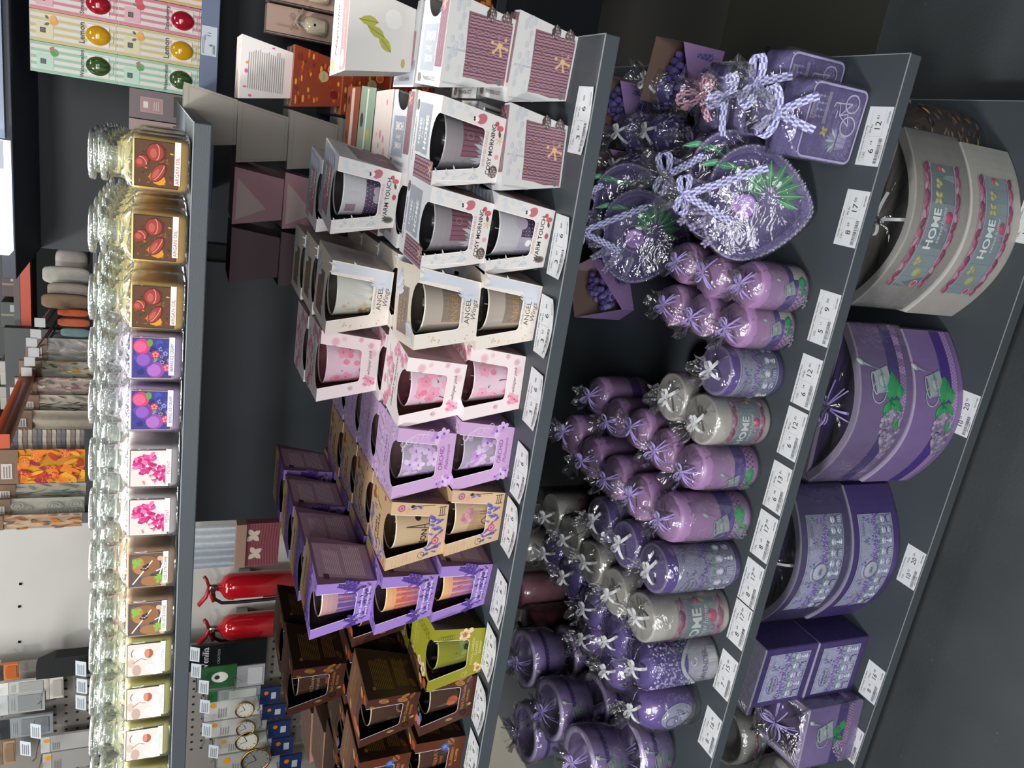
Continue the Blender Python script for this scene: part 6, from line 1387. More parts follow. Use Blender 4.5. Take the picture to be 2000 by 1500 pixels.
# glowing sign box under the upper board
a0, a1, _, _ = ext(0, 278, 16, 498, 2.26); m = MB(); m.box(a1 + .004, 1.6, 2.325, 2.338, 1.797, 1.83, '8894ac'); tag(m.build('shelf_edge_strip', PLAST), 'pale blue edge strip of the upper soap rack shelf', 'edge strip'); m = MB(); m.box(a0, a1, 2.26, 2.33, 1.786, 1.88, 'eef6ff'); tag(m.build('light_box', mat('lit_panel', .5, emis=2.2)), 'bright white light box on the upper shelf edge at the top left', 'light')
def upright_print(m, w, d, h): return Paint(m, plane_fn((0, -d / 2, 0), (1, 0, 0), (0, 0, 1)), .0004)
def soap(kind):
    c1, c2, ttl = dict(watermelon=('8fbf9f', '3f5a2c', 'Watermelon'), lemon=('c8b878', 'd09a1a', 'Lemon'), strawberry=('d07a8a', 'a01828', 'Strawberry'))[kind]
    m = MB(); w, d, h = .0705, .05, .192; m.box(-w / 2, w / 2, -d / 2, d / 2, 0, h, 'd8d4cc'); p = upright_print(m, w, d, h)
    for k in range(5): u = -w / 2 + .0005 + k * .01578; p.rect(u, u + .0064, .001, h - .001, c1, flat=k > 0)
    q = Paint(m, plane_fn((0, 0, h), (1, 0, 0), (0, 1, 0)), .0004)
    for k in range(5): u = -w / 2 + .0005 + k * .01578; q.rect(u, u + .0064, -d / 2, d / 2, c1, flat=k > 0)
    m.box(-w / 2 - .0006, -w / 2 + .0002, -d / 2, d / 2, 0, h, c1)
    p.rect(-.026, .008, h - .050, h - .014, mix(c1, 'ffffff', .25)); p.rect(-.015, -.003, h - .034, h - .022, '3a3f3c'); p.ring(-.009, h - .028, .003, .0008, '8a908a', n=8)
    if kind == 'watermelon': p.disc(.014, h - .052, .009, '5c9a4c'); p.line([(.008, h - .058), (.020, h - .046)], .0012, '2f6a34'); p.line([(.006, h - .053), (.017, h - .043)], .0012, '2f6a34'); p.poly([(.016, h - .046), (.028, h - .052), (.026, h - .044), (.022, h - .041)], 'd0505a')
    elif kind == 'lemon': p.disc(.012, h - .052, .007, 'e09a3c', rv=.009, rot=.4); p.disc(.020, h - .050, .007, 'e8a848'); p.leaf(.008, h - .042, .012, .007, '3f6a3c', rot=2); p.leaf(.018, h - .040, .010, .006, '3f6a3c', rot=.8)
    else: p.disc(.014, h - .050, .0085, 'c83848', rv=.010); p.disc(.024, h - .046, .007, 'd04858', rv=.009); p.leaf(.014, h - .042, .010, .006, '4f8a4c', rot=1.2)
    p.text(ttl, 0, .080, .0125 if kind != 'lemon' else .018, '28302c', bold=.01); p.rect(-.024, .024, .020, .068, 'e6e2da'); p.text('Natural soap', .0, .010, .0050, '5a5c5a')
    for k in range(3): p.rect(-.030, .030, .0045 + .0, .0055, c1, flat=k > 0)
    s = MB(); s.ball((0, -d / 2 - .001, .044), .0235, c2, 20, 12, (1, .55, 1.18)); ps = None
    if kind == 'watermelon':
        for k in (-.6, 0, .6): s.tube([(math.sin(k) * .0240 * math.sin(PI * (.1 + .8 * i / 12)), -d / 2 - .001 - .0132 * math.cos(k) * math.sin(PI * (.1 + .8 * i / 12)), .044 - .0277 * math.cos(PI * (.1 + .8 * i / 12))) for i in range(13)], .0010, '26381c', 5)
    return m, s
SX = [(.0265, 'watermelon'), (.0985, 'lemon'), (.1705, 'strawberry')]; sp0 = {}
for x, kind in SX:
    for lv in (0, 1):
        lab = dict(watermelon='green striped Watermelon soap box', lemon='yellow striped Lemon soap box', strawberry='pink striped Strawberry soap box')[kind] + (' standing on the blue grey board' if not lv else ' stacked on top of its twin')
        if not lv: t = thing('soap_box', (x, 2.40, 1.3625), lab, 'soap box'); a, c = soap(kind); a.build('carton', CARD, t); c.build('fruit_soap', GLOSS, t); sp0[kind] = t
        else: dup(t, (x, 2.405, 1.5550), lab)
t = thing('soap_box', (.2425, 2.40, 1.3625), 'orange striped soap box at the upper picture edge, right of the strawberry ones', 'soap box'); m = MB(); m.box(-.035, .035, -.025, .025, 0, .192, 'e0d8cc'); p = upright_print(m, .07, .05, .192)
for k in range(5): p.rect(-.0345 + k * .0158, -.0345 + k * .0158 + .0064, .001, .191, 'd8a868', flat=k > 0)
m.build('carton', CARD, t)
def gift(x, w, z0, h, col, band, lab, y=2.41):
    t = thing('gift_box', (x, y, z0), lab, 'gift box'); m = MB(); m.box(-w / 2, w / 2, -.03, .03, 0, h, col); p = upright_print(m, w, .06, h)
    p.rect(-w * .25, w * .25, h * .52, h * .84, mix(col, 'c89a94', .45)); p.ring(0, h * .68, w * .25, .0012, 'c8b0a8', rv=h * .16, n=4, rot=0) if 0 else None
    p.line([(-w * .25, h * .52), (w * .25, h * .52), (w * .25, h * .84), (-w * .25, h * .84), (-w * .25, h * .52)], .0009, 'cfb8b0'); p.rect(-.008, .008, h * .73, h * .80, 'd8ccc8'); p.lines(-.012, .012, h * .56, h * .66, 3, 'cdb8b2')
    p.rect(-w * .3, w * .42, h * .06, h * .36, band); m.build('carton', CARD, t); return t
gift(-.048, .072, 1.3625, .165, '6a5a5c', '2c2320', 'grey brown gift box with a pink label left of the watermelon soap'); gift(-.120, .066, 1.3625, .165, '9a807a', '4a3a34', 'dusty pink gift box half hidden behind the jar candles')
def perfume():
    t = thing('perfume_set', (.222, 2.41, .9856), 'peach perfume gift set with bow and bottle, left one on its shelf', 'gift box'); m = MB(); m.box(-.036, .036, -.02, .03, 0, .215, 'c8a898'); p = upright_print(m, .072, .04, .215)
    p.rect(-.030, .030, .012, .050, 'cdb0a0'); p.rect(-.018, .018, .016, .044, 'b8c0c8'); p.lines(-.012, .012, .020, .036, 4, '8a9096'); m.build('carton', CARD, t)
    b = MB(); b.lathe([(.014, 0), (.022, .002), (.022, .050), (.012, .060), (.007, .064), (.007, .074), (.010, .075), (.010, .088), (.0005, .089)], ['d8c8a8'] * 3 + ['a8a49c'] * 5, 20, cap1=False); pp = Paint(b, cyl_fn(lambda v: .022, 0), .0003); pp.rect(-.014, .014, .008, .042, 'd8ccb0', n=5); pp.rect(-.003, .003, .032, .038, '2a2624'); pp.lines(-.010, .010, .012, .028, 4, '9a907c')
    o = b.build('bottle', GLOSS, t); o.location = (0, -.045, .06); bow((0, -.050, .145), .024, 'c4a08c', 'ribbon', .035, seed=3, n=(0, -1, .2)).build('bow', CLOTH, t)
    k = MB(); k.box(-.038, .038, -.072, -.068, .001, .004, '9a9c9c'); k.tube([(-.037, -.07, 0), (-.037, -.07, .222)], .0015, '8a8c8c'); k.tube([(.037, -.07, 0), (.037, -.07, .222)], .0015, '8a8c8c'); k.build('clear_case_edge', METAL, t); return t
t = perfume(); dup(t, (.300, 2.41, .9856), 'peach perfume gift set with bow and bottle, second on its shelf'); dup(t, (.378, 2.41, .9856), 'peach perfume gift set at the upper picture edge')
P = onz(985, 5, .59); m = MB(); q = random.Random(4)
for i in range(90): m.ball((q.uniform(-.06, .06), q.uniform(-.03, .03), .012 + q.uniform(0, .07)), .013, ('c8601c', 'd88a3c', '8a3a1c', 'b89870')[q.randrange(4)], 6, 4, (1, .6, .8))
o = m.build('petal_bag', CLOTH); o.location = (P.x, P.y + .08, .591); tag(o, 'bag of dried orange petals at the upper picture edge right of the boxes', 'potpourri')
for zz, yy, x0, n, lab in ((1.3185, 2.3688, .098, '11', 'price tag on the blue grey soap shelf edge'),):
    m = MB(); m.box(0, .072, -.0012, 0, 0, .038, 'd4dae2'); p = Paint(m, plane_fn((0, -.0012, 0), (1, 0, 0), (0, 0, 1)), .0003); p.lines(.004, .05, .030, .036, 2, '70747a'); p.text('6', .026, .015, .013, '2a2c30'); p.text('11', .052, .019, .013, '2a2c30'); p.text('PM Ro', .044, .028, .005, '2a2c30')
    k = .006
    for i in range(14): p.line([(k, .004), (k, .010)], .0007, '2a2c30'); k += .0016
    o = m.build('price_tag', PAPER); o.location = (x0, yy, zz + .004); tag(o, lab, 'price tag')
x0, x1, z0, z1 = ext(0, 275, 10, 330, 2.25); m = MB(); m.box(x0, x1, 2.253, 2.256, 1.790, 1.828, 'c8d0da'); Paint(m, plane_fn((x0, 2.253, 1.790), (1, 0, 0), (0, 0, 1)), .0003).lines(.006, .05, .008, .03, 4, '5a5e64'); tag(m.build('price_tag', PAPER), 'price tag clipped in front of the bright light box', 'price tag')
# two upside-down tags on the floor-side rack right of the candle rack
def back_tag(P, a, b, lab):
    m = MB(); m.box(-.04, .04, -.022, .022, 0, .0006, 'aeb0b0'); p = Paint(m, plane_fn((0, 0, .0006), (1, 0, 0), (0, 1, 0)), .0003); p.text(a, -.014, .004, .014, '3a3c40'); p.text(b, .018, .004, .014, '3a3c40'); p.lines(-.034, .01, -.018, -.012, 1, '6a6c70')
    u = -.034
    for i in range(16): p.line([(u, -.011), (u, -.005)], .0007, '3a3c40'); u += .0016
    o = m.build('price_tag', PAPER); o.location = P; o.rotation_euler = (0, 0, PI / 2 * 1.02); tag(o, lab, 'price tag')
back_tag((.178, 1.36, Z3 + .0004), '12', '6', 'price tag turned away at the right end of the third shelf, farther one'); back_tag((.176, 1.25, Z3 + .0004), '12', '6', 'price tag turned away at the right end of the third shelf, nearer one'); back_tag((.180, 1.26, Z4 + .0006), '20', '10', 'price tag turned away at the right end of the lowest shelf')

# ---- partition wall things: extinguishers, curtain, butterfly picture, sign
def extinguisher():
    t = thing('fire_extinguisher', (0, 0, 0), '', 'fire extinguisher'); m = MB(); r = .078
    m.lathe([(.06, 0), (r, .012), (r, .40), (r * .96, .425), (r * .8, .450), (r * .45, .468), (.024, .474), (.022, .49), (.0005, .49)], 'a0101c', 28, cap1=False); m.build('body', GLOSS, t)
    v = MB(); v.lathe([(.018, .49), (.02, .50), (.018, .53), (.0005, .532)], '8a8a86', 14, cap1=False); v.tube([(0, -.02, .512), (0, -.045, .512)], .014, '7a7a76', 12); v.build('valve', METAL, t)
    h = MB(); h.ribbon([(.01, 0, .530), (-.05, 0, .545), (-.10, 0, .585)], .03, (0, 1, 0), 'a8141e'); h.ribbon([(.015, 0, .520), (-.04, 0, .522), (-.085, 0, .505)], .022, (0, 1, 0), 'a8141e'); h.ribbon([(-.0, 0, .53), (.05, 0, .545), (.07, 0, .56)], .02, (0, 1, 0), '8a1018'); h.build('handle', PLAST, t, solid=.016)
    ho = MB(); ho.tube([(-.02, 0, .510), (-.07, .0, .500), (-.098, 0, .46), (-.102, 0, .38), (-.100, 0, .20), (-.096, 0, .10)], .010, '1a1c1e', 9); ho.build('hose', PLAST, t)
    l = MB(); p = Paint(l, cyl_fn(lambda v: .0785, 0), .0003); p.rect(-.10, -.055, .24, .40, 'd8d4d0', n=8); l.build('instruction_label', PAPER, t); return t
e = extinguisher(); P = ony(438, 1146, 4.15); zb = P.z - .450; e.location = (P.x, 4.15, zb); e['label'] = 'red fire extinguisher on the pale wall, nearer the curtain'; e.rotation_euler = (0, 0, R(8))
P2 = ony(436, 1226, 4.15); dup(e, (P2.x, 4.15, zb - .01), 'red fire extinguisher on the pale wall, nearer the black sign', rz=R(-6))
for P, sd in ((P, 'curtain side'), (P2, 'sign side')):
    m = MB(); m.box(P.x - .03, P.x + .03, 4.24, 4.299, zb + .30, zb + .36, '8a8a88'); tag(m.build('wall_bracket', METAL), 'steel wall bracket holding the extinguisher on the ' + sd, 'bracket')
def cloth_panel(name, x0, x1, z0, z1, y, cols, lab, cat='curtain', waves=5, amp=.02, n=50, patt=None, group=None):
    m = MB(); vs = []; fs = []; cs = []
    for j in range(9):
        for i in range(n + 1): u = i / n; vs.append((x0 + (x1 - x0) * u, y + amp * math.sin(u * waves * 2 * PI) * (.6 + .4 * j / 8), z1 + (z0 - z1) * j / 8))
    for j in range(8):
        for i in range(n): a = j * (n + 1) + i; fs.append((a, a + 1, a + n + 2, a + n + 1)); cs.append(cols[0] if (i * len(cols) // n) % 2 == 0 else cols[-1])
    m.add(vs, fs, cs, True)
    if patt: patt(Paint(m, lambda u, v, h: (lambda u, v: Vector((x0 + (x1 - x0) * u, y + amp * math.sin(u * waves * 2 * PI) * .8 - h - .003 - amp * .3, z0 + (z1 - z0) * v)))(min(max(u, .0), 1), min(max(v, 0), 1)), .001))
    o = m.build(name, CLOTH); tag(o, lab, cat, group); return o
x0, x1, z0, z1 = ext(376, 1026, 482, 1108, 4.0); cloth_panel('curtain', x0, x1, z0, z1 + .08, 4.0, ['a4acb4', 'b8bec4'], 'pale blue pleated curtain sample hanging beside the extinguishers', waves=6, amp=.022)
x0, x1, z0, z1 = ext(480, 1022, 545, 1104, 3.85); m = MB(); m.box(x0, x1, 3.85, 3.90, z0, z1, '7a3a44'); m.box(x0, x1, 3.84, 3.90, z1, z1 + .05, '8a7060'); p = Paint(m, plane_fn((x0, 3.85, z0), (1, 0, 0), (0, 0, 1)), .001); w = x1 - x0; h = z1 - z0
for k in range(12): p.line([(.005, h * k / 12), (w * .5, h * k / 12 + .008), (w - .005, h * k / 12)], .004, '5c2c34')
for u, v in ((w * .30, h * .72), (w * .72, h * .8)):
    for a in (.5, 2.4, 3.9, 5.4): p.leaf(u, v, .045, .030, 'b8a89c', rot=a)
tag(m.build('butterfly_picture', PAPER), 'dark pink picture box with pale butterflies above the rear violet boxes', 'picture')
x0, x1, z0, z1 = ext(370, 1256, 520, 1304, 4.02); m = MB(); m.box(x0, x0 + .165, 4.02, 4.04, z0, z1 + .1, '101214'); p = Paint(m, plane_fn((x0 + .084, 4.02, (z0 + z1) / 2), (1, 0, 0), (0, 0, 1)), .001); p.text('Venilia', 0, ony(402, 1280, 4.02).z - (z0 + z1) / 2, .052, 'd0d2d4'); p.text('CREATION', 0, ony(428, 1280, 4.02).z - (z0 + z1) / 2, .020, '8a8c90'); tag(m.build('sign_board', PLAST), 'black sign reading Venilia beside the left extinguisher', 'sign')
# ---- pegboard with hanging packs on the left
PY = 4.05; x0, x1, z0, z1 = ext(0, 1292, 560, 1510, PY); m = MB(); m.box(x0 - 1.2, x1, PY + .10, PY + .12, .0016, 2.6, '8a8680'); p = Paint(m, plane_fn((0, PY + .10, 0), (1, 0, 0), (0, 0, 1)), .001); st = .055
for i in range(int((x1 - x0) / st)):
    for j in range(26): p.disc(x0 + st * (i + .5), .55 + st * j, .009, '2e2e30', n=6)
tag(m.build('pegboard', METAL if 0 else PLAST), 'beige perforated board with hooks at the far left', 'pegboard')
def pack(px0, py0, px1, py1, Y, col, lab, head=None, detail=None, cat='hanging pack', group=None, name='hanging_pack'):
    x0, x1, z0, z1 = ext(px0, py0, px1, py1, Y); t = thing(name, ((x0 + x1) / 2, Y, z0), lab, cat, group); w, h = x1 - x0, z1 - z0; m = MB(); m.box(-w / 2, w / 2, -.008, .008, 0, h, col); p = Paint(m, plane_fn((0, -.008, 0), (1, 0, 0), (0, 0, 1)), .001)
    if head: p.rect(-w / 2, w / 2, h * .82, h, head)
    if detail: detail(p, w, h)
    m.build('card', PLAST, t); k = MB(); k.tube([(0, .10, h + .012), (0, -.10, h + .012), (0, -.12, h + .025)], .004, 'b8babc', 6); k.build('hook', METAL, t); return t
dot = lambda c, v=.88: (lambda p, w, h: (p.disc(w * .25, h * v, min(w, h) * .13, c, n=14), p.lines(-w * .4, w * .1, h * .62, h * .78, 4, '8a8c90')))
blk = lambda c: (lambda p, w, h: (p.rect(-w * .4, w * .4, h * .08, h * .6, c), p.lines(-w * .35, w * .3, h * .68, h * .78, 3, 'a8a8a8')))
PK = [(0, 1296, 36, 1326, 'c86a30', '3a3a3c', 'orange and grey tool pack hanging at the top left'), (0, 1328, 92, 1352, 'b4b4b0', 'd0d0cc', 'white ruler pack with red lettering hanging by the black bag'), (0, 1352, 88, 1390, '9a9e9e', 'b4b8b8', 'clear grey cutting mat pack hanging on the board'), (0, 1398, 104, 1436, '8a9094', '34363a', 'dark topped tool pack hanging left of the mats'),
      (80, 1432, 176, 1462, 'a8a6a4', 'c4c2be', 'pack of wooden clothes pegs with a yellow dot, upper'), (84, 1464, 176, 1500, '9a9896', 'b4b2ae', 'pack of wooden brushes with a yellow dot, lower'), (0, 1446, 30, 1490, 'a08468', '7a6a5a', 'brown comb pack at the picture corner'), (90, 1322, 124, 1362, 'c0bcb4', 'a8a49c', 'beige paper roll pack under the mats')]
for i, (a, b_, c, d, col, hd, lab) in enumerate(PK): pack(a, b_, c, d, PY, col, lab, hd, dot('d8962c') if 'dot' in lab else blk(mix(col, '303234', .35)))
m = MB(); x0, x1, z0, z1 = ext(70, 1284, 176, 1322, 3.95); m.add([(x0, 3.95, z0), (x1, 3.95, z0), (x1 - .0, 3.95, z0 + .16), (x1 - .04, 3.95, z1), (x1 - .12, 3.95, z1), (x0, 3.95, z0 + .12)] + [(x0, 4.02, z0), (x1, 4.02, z0), (x1, 4.02, z0 + .16), (x1 - .04, 4.02, z1), (x1 - .12, 4.02, z1), (x0, 4.02, z0 + .12)], [(0, 1, 2, 3, 4, 5), (11, 10, 9, 8, 7, 6)] + [(i, i + 6, (i + 1) % 6 + 6, (i + 1) % 6) for i in range(6)], '121417'); tag(m.build('black_bag', CLOTH), 'black tapering bag hanging between the pale wall and the tool packs', 'bag')
def tagp(px, py, lab, Y=3.9):
    P = ony(px, py, Y); t = thing('hook_price_tag', (P.x, Y, P.z), lab, 'price tag', 'price tags on the hooks at the left', rx=R(-25)); m = MB(); m.box(-.045, .045, -.001, .001, -.028, .028, 'b8c0c8'); p = Paint(m, plane_fn((0, -.001, 0), (1, 0, 0), (0, 0, 1)), .0008); p.lines(-.036, .03, -.02, .02, 4, '787e84'); m.build('tag', PAPER, t)
    k = MB(); k.tube([(0, .003, .02), (0, .07, .05)], .003, 'a8acb0', 6); k.build('arm', METAL, t)
for px, py, s in ((158, 1306, 'beside the black bag'), (160, 1340, 'above the beige roll'), (158, 1372, 'below the grey mats'), (70, 1428, 'below the dark topped pack'), (50, 1462, 'near the picture corner'), (380, 1278, 'on the black sign'), (383, 1310, 'above the mouse trap pack'), (398, 1342, 'above the green pack'), (400, 1380, 'above the first clock'), (404, 1426, 'above the second clock'), (417, 1468, 'above the big clock')): tagp(px, py, 'white price tag on a hook ' + s)
def clock(px, py, rpx, lab, face='c8c8c0'):
    Y = 3.95; P = ony(px, py, Y); r = (ony(px, py - rpx, Y).x - ony(px, py + rpx, Y).x) / 2; t = thing('round_clock', (P.x, Y, P.z), lab, 'clock'); m = MB(); m.lathe([(.0005, 0), (r * .86, 0)], face, 28, cap0=False, cap1=False); m.v = [Vector((v.x, -v.z - .012, v.y)) for v in m.v]; p = Paint(m, plane_fn((0, -.012, 0), (1, 0, 0), (0, 0, 1)), .0008)
    for k in range(12): a = k * PI / 6; p.line([(r * .66 * math.cos(a), r * .66 * math.sin(a)), (r * .78 * math.cos(a), r * .78 * math.sin(a))], r * .05, '2a2a2a')
    p.line([(0, 0), (r * .5, r * .25)], r * .06, '2a2a2a'); p.line([(0, 0), (-r * .2, r * .6)], r * .05, '2a2a2a'); m.build('dial', PAPER, t)
    b = MB(); b.tube([(r * .93 * math.cos(2 * PI * i / 28), -.012, r * .93 * math.sin(2 * PI * i / 28)) for i in range(29)], r * .08, 'a8843c', 7); b.build('brass_rim', METAL, t); c = MB(); c.lathe([(r * .8, 0), (r * .8, .012)], '6a6a68', 20); c.v = [Vector((v.x, -v.z + .012, v.y)) for v in c.v]; c.build('back', PLAST, t)
for a in ((400, 1362, 512, 1400, 'c4c4c0', 'pale card behind the first brass clock'), (402, 1402, 520, 1432, 'bcbcb8', 'pale card behind the second brass clock'), (420, 1434, 530, 1464, 'b4b4b0', 'pale card behind the third brass clock'), (425, 1466, 545, 1510, 'a8a8a4', 'pale card behind the big brass clock')): pack(*a[:4], 4.03, a[4], a[5], None, dot('d8962c', .86), cat='card')
clock(478, 1384, 15, 'small brass rimmed clock, first right of the mouse trap pack'); clock(480, 1420, 15, 'small brass rimmed clock, second in the column', 'a8aaa8'); clock(482, 1445, 18, 'brass rimmed clock with white dial between the small and big ones'); clock(500, 1482, 23, 'big brass rimmed clock with grey dial at the left edge', '7a7c78')
pack(388, 1300, 462, 1342, 4.02, '2c5a34', 'green blister pack with a white round device', None, lambda p, w, h: (p.disc(0, h * .45, w * .24, 'd4d6d2', rv=h * .22, n=18), p.disc(0, h * .52, w * .1, '3a3c3a', n=12)))
pack(462, 1298, 516, 1338, 4.02, '9a9aa0', 'white paper roll pack under the green blister', None, blk('b8b8bc')); pack(405, 1344, 508, 1364, 4.02, '8a9290', 'narrow green handled brush pack', '2c6a40', blk('b0b4b0'))
for i, (a, b_, c, d) in enumerate(((508, 1342, 546, 1372), (512, 1376, 556, 1402), (524, 1408, 566, 1438), (530, 1440, 572, 1472), (546, 1474, 588, 1506))): pack(a, b_, c, d, 4.0, '22305c', 'navy blue hanging pack, %s below the clocks' % ('first', 'second', 'third', 'fourth', 'fifth')[i], None, lambda p, w, h: (p.rect(-w * .2, w * .2, h * .2, h * .45, 'b0b8c4'), p.disc(w * .2, h * .7, w * .12, 'c87a2c')))
# ---- hanging oilcloths and textiles left of the soap rack
def p_orange(p):
    q = random.Random(2)
    for i in range(60): p.disc(q.random(), q.random(), .13, ('d87a20', 'e0a02c', 'b83a1c', '98283c')[q.randrange(4)], rv=.05, rot=q.random() * 3)
    for u, v in ((.25, .95), (.78, .72), (.30, .48), (.88, .30), (.62, .90)):
        p.disc(u, v, .17, 'd86a1c', rv=.085, n=18); p.disc(u, v, .14, 'e88a3c', rv=.07, n=18)
        for k in range(6): p.line([(u, v), (u + .13 * math.cos(k), v + .065 * math.sin(k))], .006, 'f0b878')
def p_leaf(c1, c2): 
    def f(p):
        q = random.Random(5)
        for i in range(26): p.leaf(q.random() * .8, q.random() * .9, .30, .06, (c1, c2)[q.randrange(2)], rot=q.uniform(.3, 2.4))
    return f
def p_rose(p):
    q = random.Random(7)
    for i in range(10):
        u, v = q.uniform(.1, .9), q.uniform(.05, .95)
        for k in range(4): p.ring(u, v, .20 - .045 * k, .012, ('8a8c84', 'b8b8ae')[k % 2], rv=.10 - .022 * k, n=14)
def p_strip(cols):
    def f(p):
        for k in range(16): p.rect(.0, 1, k / 16, (k + .8) / 16, cols[k % len(cols)], n=10, flat=k > 0)
    return f
def p_fl(cols):
    def f(p):
        q = random.Random(9)
        for i in range(40): p.disc(q.random(), q.uniform(.02, .98), q.uniform(.05, .13), cols[q.randrange(len(cols))], rv=q.uniform(.02, .05), rot=q.random() * 3)
    return f
TX = [(15, 838, 165, 876, 3.60, ['a8a096'], p_strip(['7c7a7a', 'b4aca0', '8c7c6e', 'c0b8ac', '6a7078']), 'striped grey and beige oilcloth hanging beside the orange slice one'), (35, 877, 166, 942, 3.55, ['cc8a28'], p_orange, 'orange slice print oilcloth hanging in the row'),
      (30, 944, 168, 972, 3.65, ['b4ac9c'], p_leaf('4f6a64', '7a8a80'), 'leaf print oilcloth hanging between the orange slice and rose ones'), (20, 972, 165, 1004, 3.60, ['a8a69a'], p_rose, 'grey rose print oilcloth hanging by the leaf one'), (5, 1004, 160, 1031, 3.55, ['b49c84'], p_fl(['c8762c', '8a5a3c', 'c8a06a', '5a5a4c']), 'autumn flower oilcloth hanging at the pale wall'),
      (62, 802, 180, 838, 3.8, ['b4ac9c', 'a8a090'], None, 'plain cream oilcloth hanging behind the jars'), (76, 772, 182, 802, 3.85, ['bcb6a8'], p_leaf('4a4640', '8a8478'), 'cream oilcloth with dark script print'), (72, 738, 184, 772, 3.9, ['b8a8a0'], p_fl(['9a6a74', '6a7a64', 'b88a78', 'd0c4b4']), 'pink flower print oilcloth hanging in the row'), (80, 706, 182, 740, 3.95, ['bcb8a8'], p_fl(['c8963c', '4f6a48', 'bcb8a8', 'c4c0b4']), 'white oilcloth with lemons and leaves'), (92, 662, 182, 706, 4.0, ['b8b4ac', 'a8a4a0'], p_leaf('a8a49c', 'c4c0b8'), 'white folded fabric in clear film hanging in the row')]
for i, (a, b_, c, d, Y, cols, pt, lab) in enumerate(TX):
    x0, x1, z0, z1 = ext(a, b_, c, d, Y); cloth_panel('hanging_oilcloth', x0, x1, z0, z1, Y, cols, lab, 'oilcloth', waves=1.5, amp=.008, n=14, patt=pt)
    m = MB(); m.box(x0, x1, Y - .006, Y + .006, z1 - .002, z1 + .085, '7a6250'); p = Paint(m, plane_fn((x0, Y - .006, z1), (1, 0, 0), (0, 0, 1)), .001); w = x1 - x0; p.rect(w * .15, w * .6, .02, .06, 'c0bcb4'); p.lines(w * .18, w * .55, .025, .055, 3, '7a7672'); tag(m.build('hanger_card', CARD), 'brown hanger card above the ' + lab.split(' hanging')[0].split(' in clear')[0], 'hanger card')
def pillow(px0, py0, px1, py1, Y, col, lab, cat='pillow', sq=.5):
    x0, x1, z0, z1 = ext(px0, py0, px1, py1, Y); m = MB(); rings = []; w, h = (x1 - x0) / 2, (z1 - z0) / 2
    for i in range(1, 12):
        t = PI * i / 12; rings.append([(w * math.copysign(abs(math.sin(t)) ** .5, 1) * math.copysign(abs(math.cos(a)) ** .5, math.cos(a)), w * sq * math.sin(t) ** .6 * math.sin(a), -h * math.copysign(abs(math.cos(t)) ** .6, math.cos(t))) for a in [2 * PI * j / 24 for j in range(24)]])
    m.loft(rings, col); o = m.build('cushion' if cat == 'pillow' else 'folded_textile', CLOTH); o.location = ((x0 + x1) / 2, Y, (z0 + z1) / 2); return tag(o, lab, cat)
pillow(130, 474, 176, 520, 4.3, '5a5e60', 'dark grey cushion at the end of the textile shelf'); pillow(108, 486, 172, 540, 4.15, 'a8a09a', 'off-white cushion leaning on the textile shelf'); pillow(82, 520, 176, 556, 4.05, 'a8a49c', 'white quilt in clear film standing on the textile shelf', 'quilt', .3); pillow(92, 552, 176, 584, 4.0, '8c8278', 'taupe quilt in clear film standing on the textile shelf', 'quilt', .3)
pillow(80, 574, 176, 604, 3.98, '7a6450', 'brown folded blanket in clear film', 'blanket', .3); pillow(112, 604, 174, 618, 3.95, 'b8502c', 'orange and white wrapped pack, right one', 'wrapped pack', .4); pillow(112, 622, 176, 638, 3.95, 'b85a38', 'orange and white wrapped pack, left one', 'wrapped pack', .4); pillow(118, 641, 176, 658, 3.95, '6a8488', 'teal folded cloth beside the orange packs', 'cloth', .4)
x0, x1, z0, z1 = ext(176, 470, 186, 1030, 4.1); board(x0, x1, 3.95, 4.5, z0 - .02, z0, '5a5c5e', 'grey shelf board under the textiles')
# orange racking beams and the dim upper storage
x0, x1, z0, z1 = ext(40, 466, 60, 702, 4.6); m = MB(); m.box(x0, x1, 4.6, 4.66, z0, z1, 'b03c1c'); tag(m.build('rack_beam', PLAST), 'orange steel racking beam above the cushions', 'beam')
A, B_ = ony(78, 680, 4.6), ony(2, 862, 2.9); m = MB(); d = (B_ - A); m.tube([A, A.lerp(B_, .5), B_], .035, 'd05014', 4); tag(m.build('rack_beam', PLAST), 'orange steel beam slanting above the hanging oilcloths', 'beam')
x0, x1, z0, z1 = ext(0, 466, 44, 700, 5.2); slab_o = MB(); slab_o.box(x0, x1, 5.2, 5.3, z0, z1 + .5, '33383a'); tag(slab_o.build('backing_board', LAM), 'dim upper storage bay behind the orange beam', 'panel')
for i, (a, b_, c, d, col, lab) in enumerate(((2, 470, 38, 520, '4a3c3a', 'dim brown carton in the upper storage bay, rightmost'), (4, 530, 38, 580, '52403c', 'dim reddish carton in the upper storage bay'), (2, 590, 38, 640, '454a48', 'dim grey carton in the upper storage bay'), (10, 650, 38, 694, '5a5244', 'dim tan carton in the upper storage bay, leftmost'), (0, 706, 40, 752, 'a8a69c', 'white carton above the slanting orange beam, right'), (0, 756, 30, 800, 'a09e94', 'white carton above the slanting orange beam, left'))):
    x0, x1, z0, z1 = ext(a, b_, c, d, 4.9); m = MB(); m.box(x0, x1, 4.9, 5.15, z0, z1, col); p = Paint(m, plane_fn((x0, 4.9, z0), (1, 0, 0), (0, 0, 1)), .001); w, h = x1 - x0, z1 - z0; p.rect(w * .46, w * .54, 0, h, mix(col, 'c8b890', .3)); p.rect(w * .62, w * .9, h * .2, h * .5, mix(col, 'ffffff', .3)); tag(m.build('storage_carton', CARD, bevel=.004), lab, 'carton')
x0, x1, z0, z1 = ext(38, 466, 40, 810, 4.75); board(x0, x1, 4.7, 5.3, z0 - .01, z0 + .02, '4a4c4c', 'storage board carrying the dim cartons')
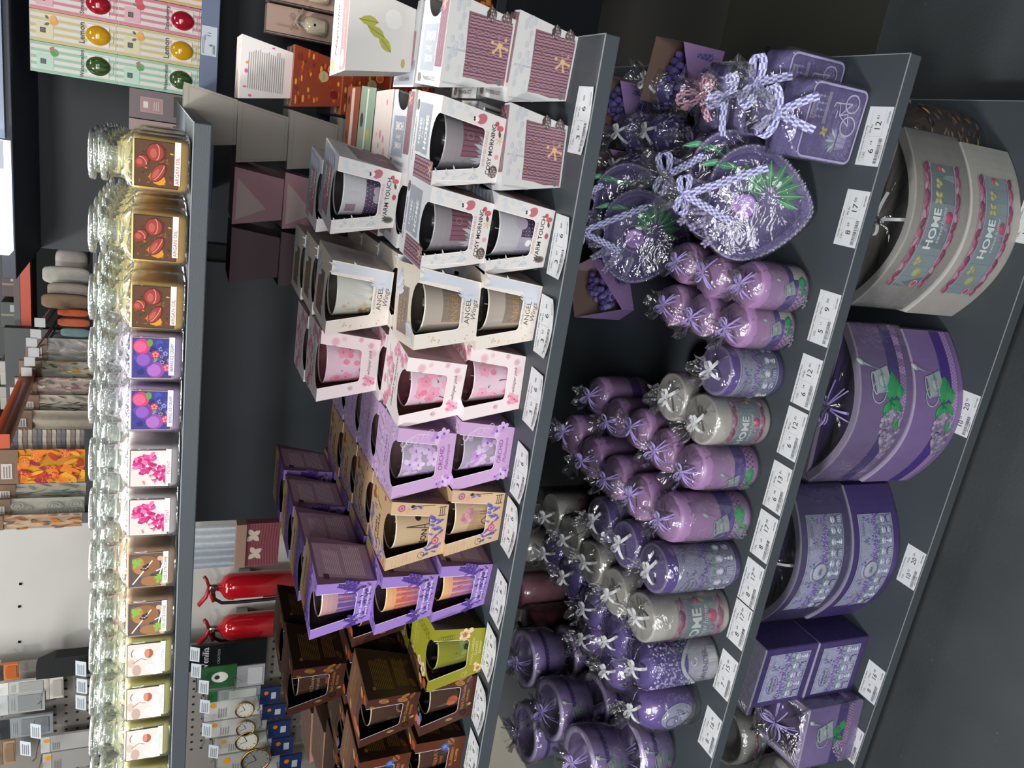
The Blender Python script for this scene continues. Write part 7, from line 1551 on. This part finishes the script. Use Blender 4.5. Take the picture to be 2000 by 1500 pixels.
x0, x1, z0, z1 = ext(20, 462, 480, 474, 4.6); m = MB(); m.box(x0, x1, 4.58, 4.66, .0016, 2.6, '4a5054'); p = Paint(m, plane_fn(((x0 + x1) / 2, 4.58, 0), (1, 0, 0), (0, 0, 1)), .001)
for k in range(26): p.rect(-.012, .012, .3 + .09 * k, .34 + .09 * k, '15181a', flat=k > 0)
tag(m.build('rack_upright', PLAST), 'grey slotted steel upright at the end of the textile shelf', 'upright')
m = MB(); x0, x1, z0, z1 = ext(60, 640, 190, 1030, 4.6); m.box(x0, x1, 4.55, 4.6, .0016, z1 + .1, '3c4042'); tag(m.build('backing_board', LAM), 'dark grey backing board behind the hanging oilcloths', 'panel')
for i, (px, py) in enumerate(((62, 668), (66, 688), (70, 652), (78, 630), (58, 706), (52, 726), (40, 748), (30, 765))):
    P = ony(px, py, 3.75); t = thing('display_hook', (P.x, 3.75, P.z), 'thin wire display hook with a pale tag holder in the textile row', 'hook', 'wire display hooks above the textiles'); k = MB(); k.tube([(0, 0, 0), (0, .8, -.04)], .004, 'b0b4b8', 6); k.build('wire', METAL, t); m = MB(); m.box(-.02, .02, -.002, .002, -.02, .02, 'b4b8b8'); m.build('tag_holder', PAPER, t)
# ---- pale wrapped candles on the far side, seen under the second board
for i, (px, py, Y, col, lab) in enumerate(((1035, 1150, 1.88, 'a06a78', 'pinkish red candle in film on the far side of the third shelf'), (1055, 1215, 1.80, '7a2c3c', 'dark red candle in film on the far side of the third shelf'), (1075, 985, 1.86, '8a8884', 'grey candle in film beside the dark back panel'), (1040, 1060, 1.9, '908c88', 'pale grey candle in film farther left behind the panel edge'))):
    P = onz(px + 20, py, Z3 + .05); t = thing('wrapped_candle', (max(P.x, -1.45), min(P.y, Y), Z3 + .0008), lab, 'candle'); m = MB(); m.lathe([(.034, 0), (.042, .004), (.042, .108), (.038, .112), (.0005, .112)], col, 28, cap1=False); m.build('candle', WAX, t); wr, kn = wrap(.042, .112, (0, -.01), seed=40 + i); wr.build('cellophane', FILM, t); bow(kn, .016, 'a8acb0', 'ribbon', .026, seed=i).build('bow', CLOTH, t)
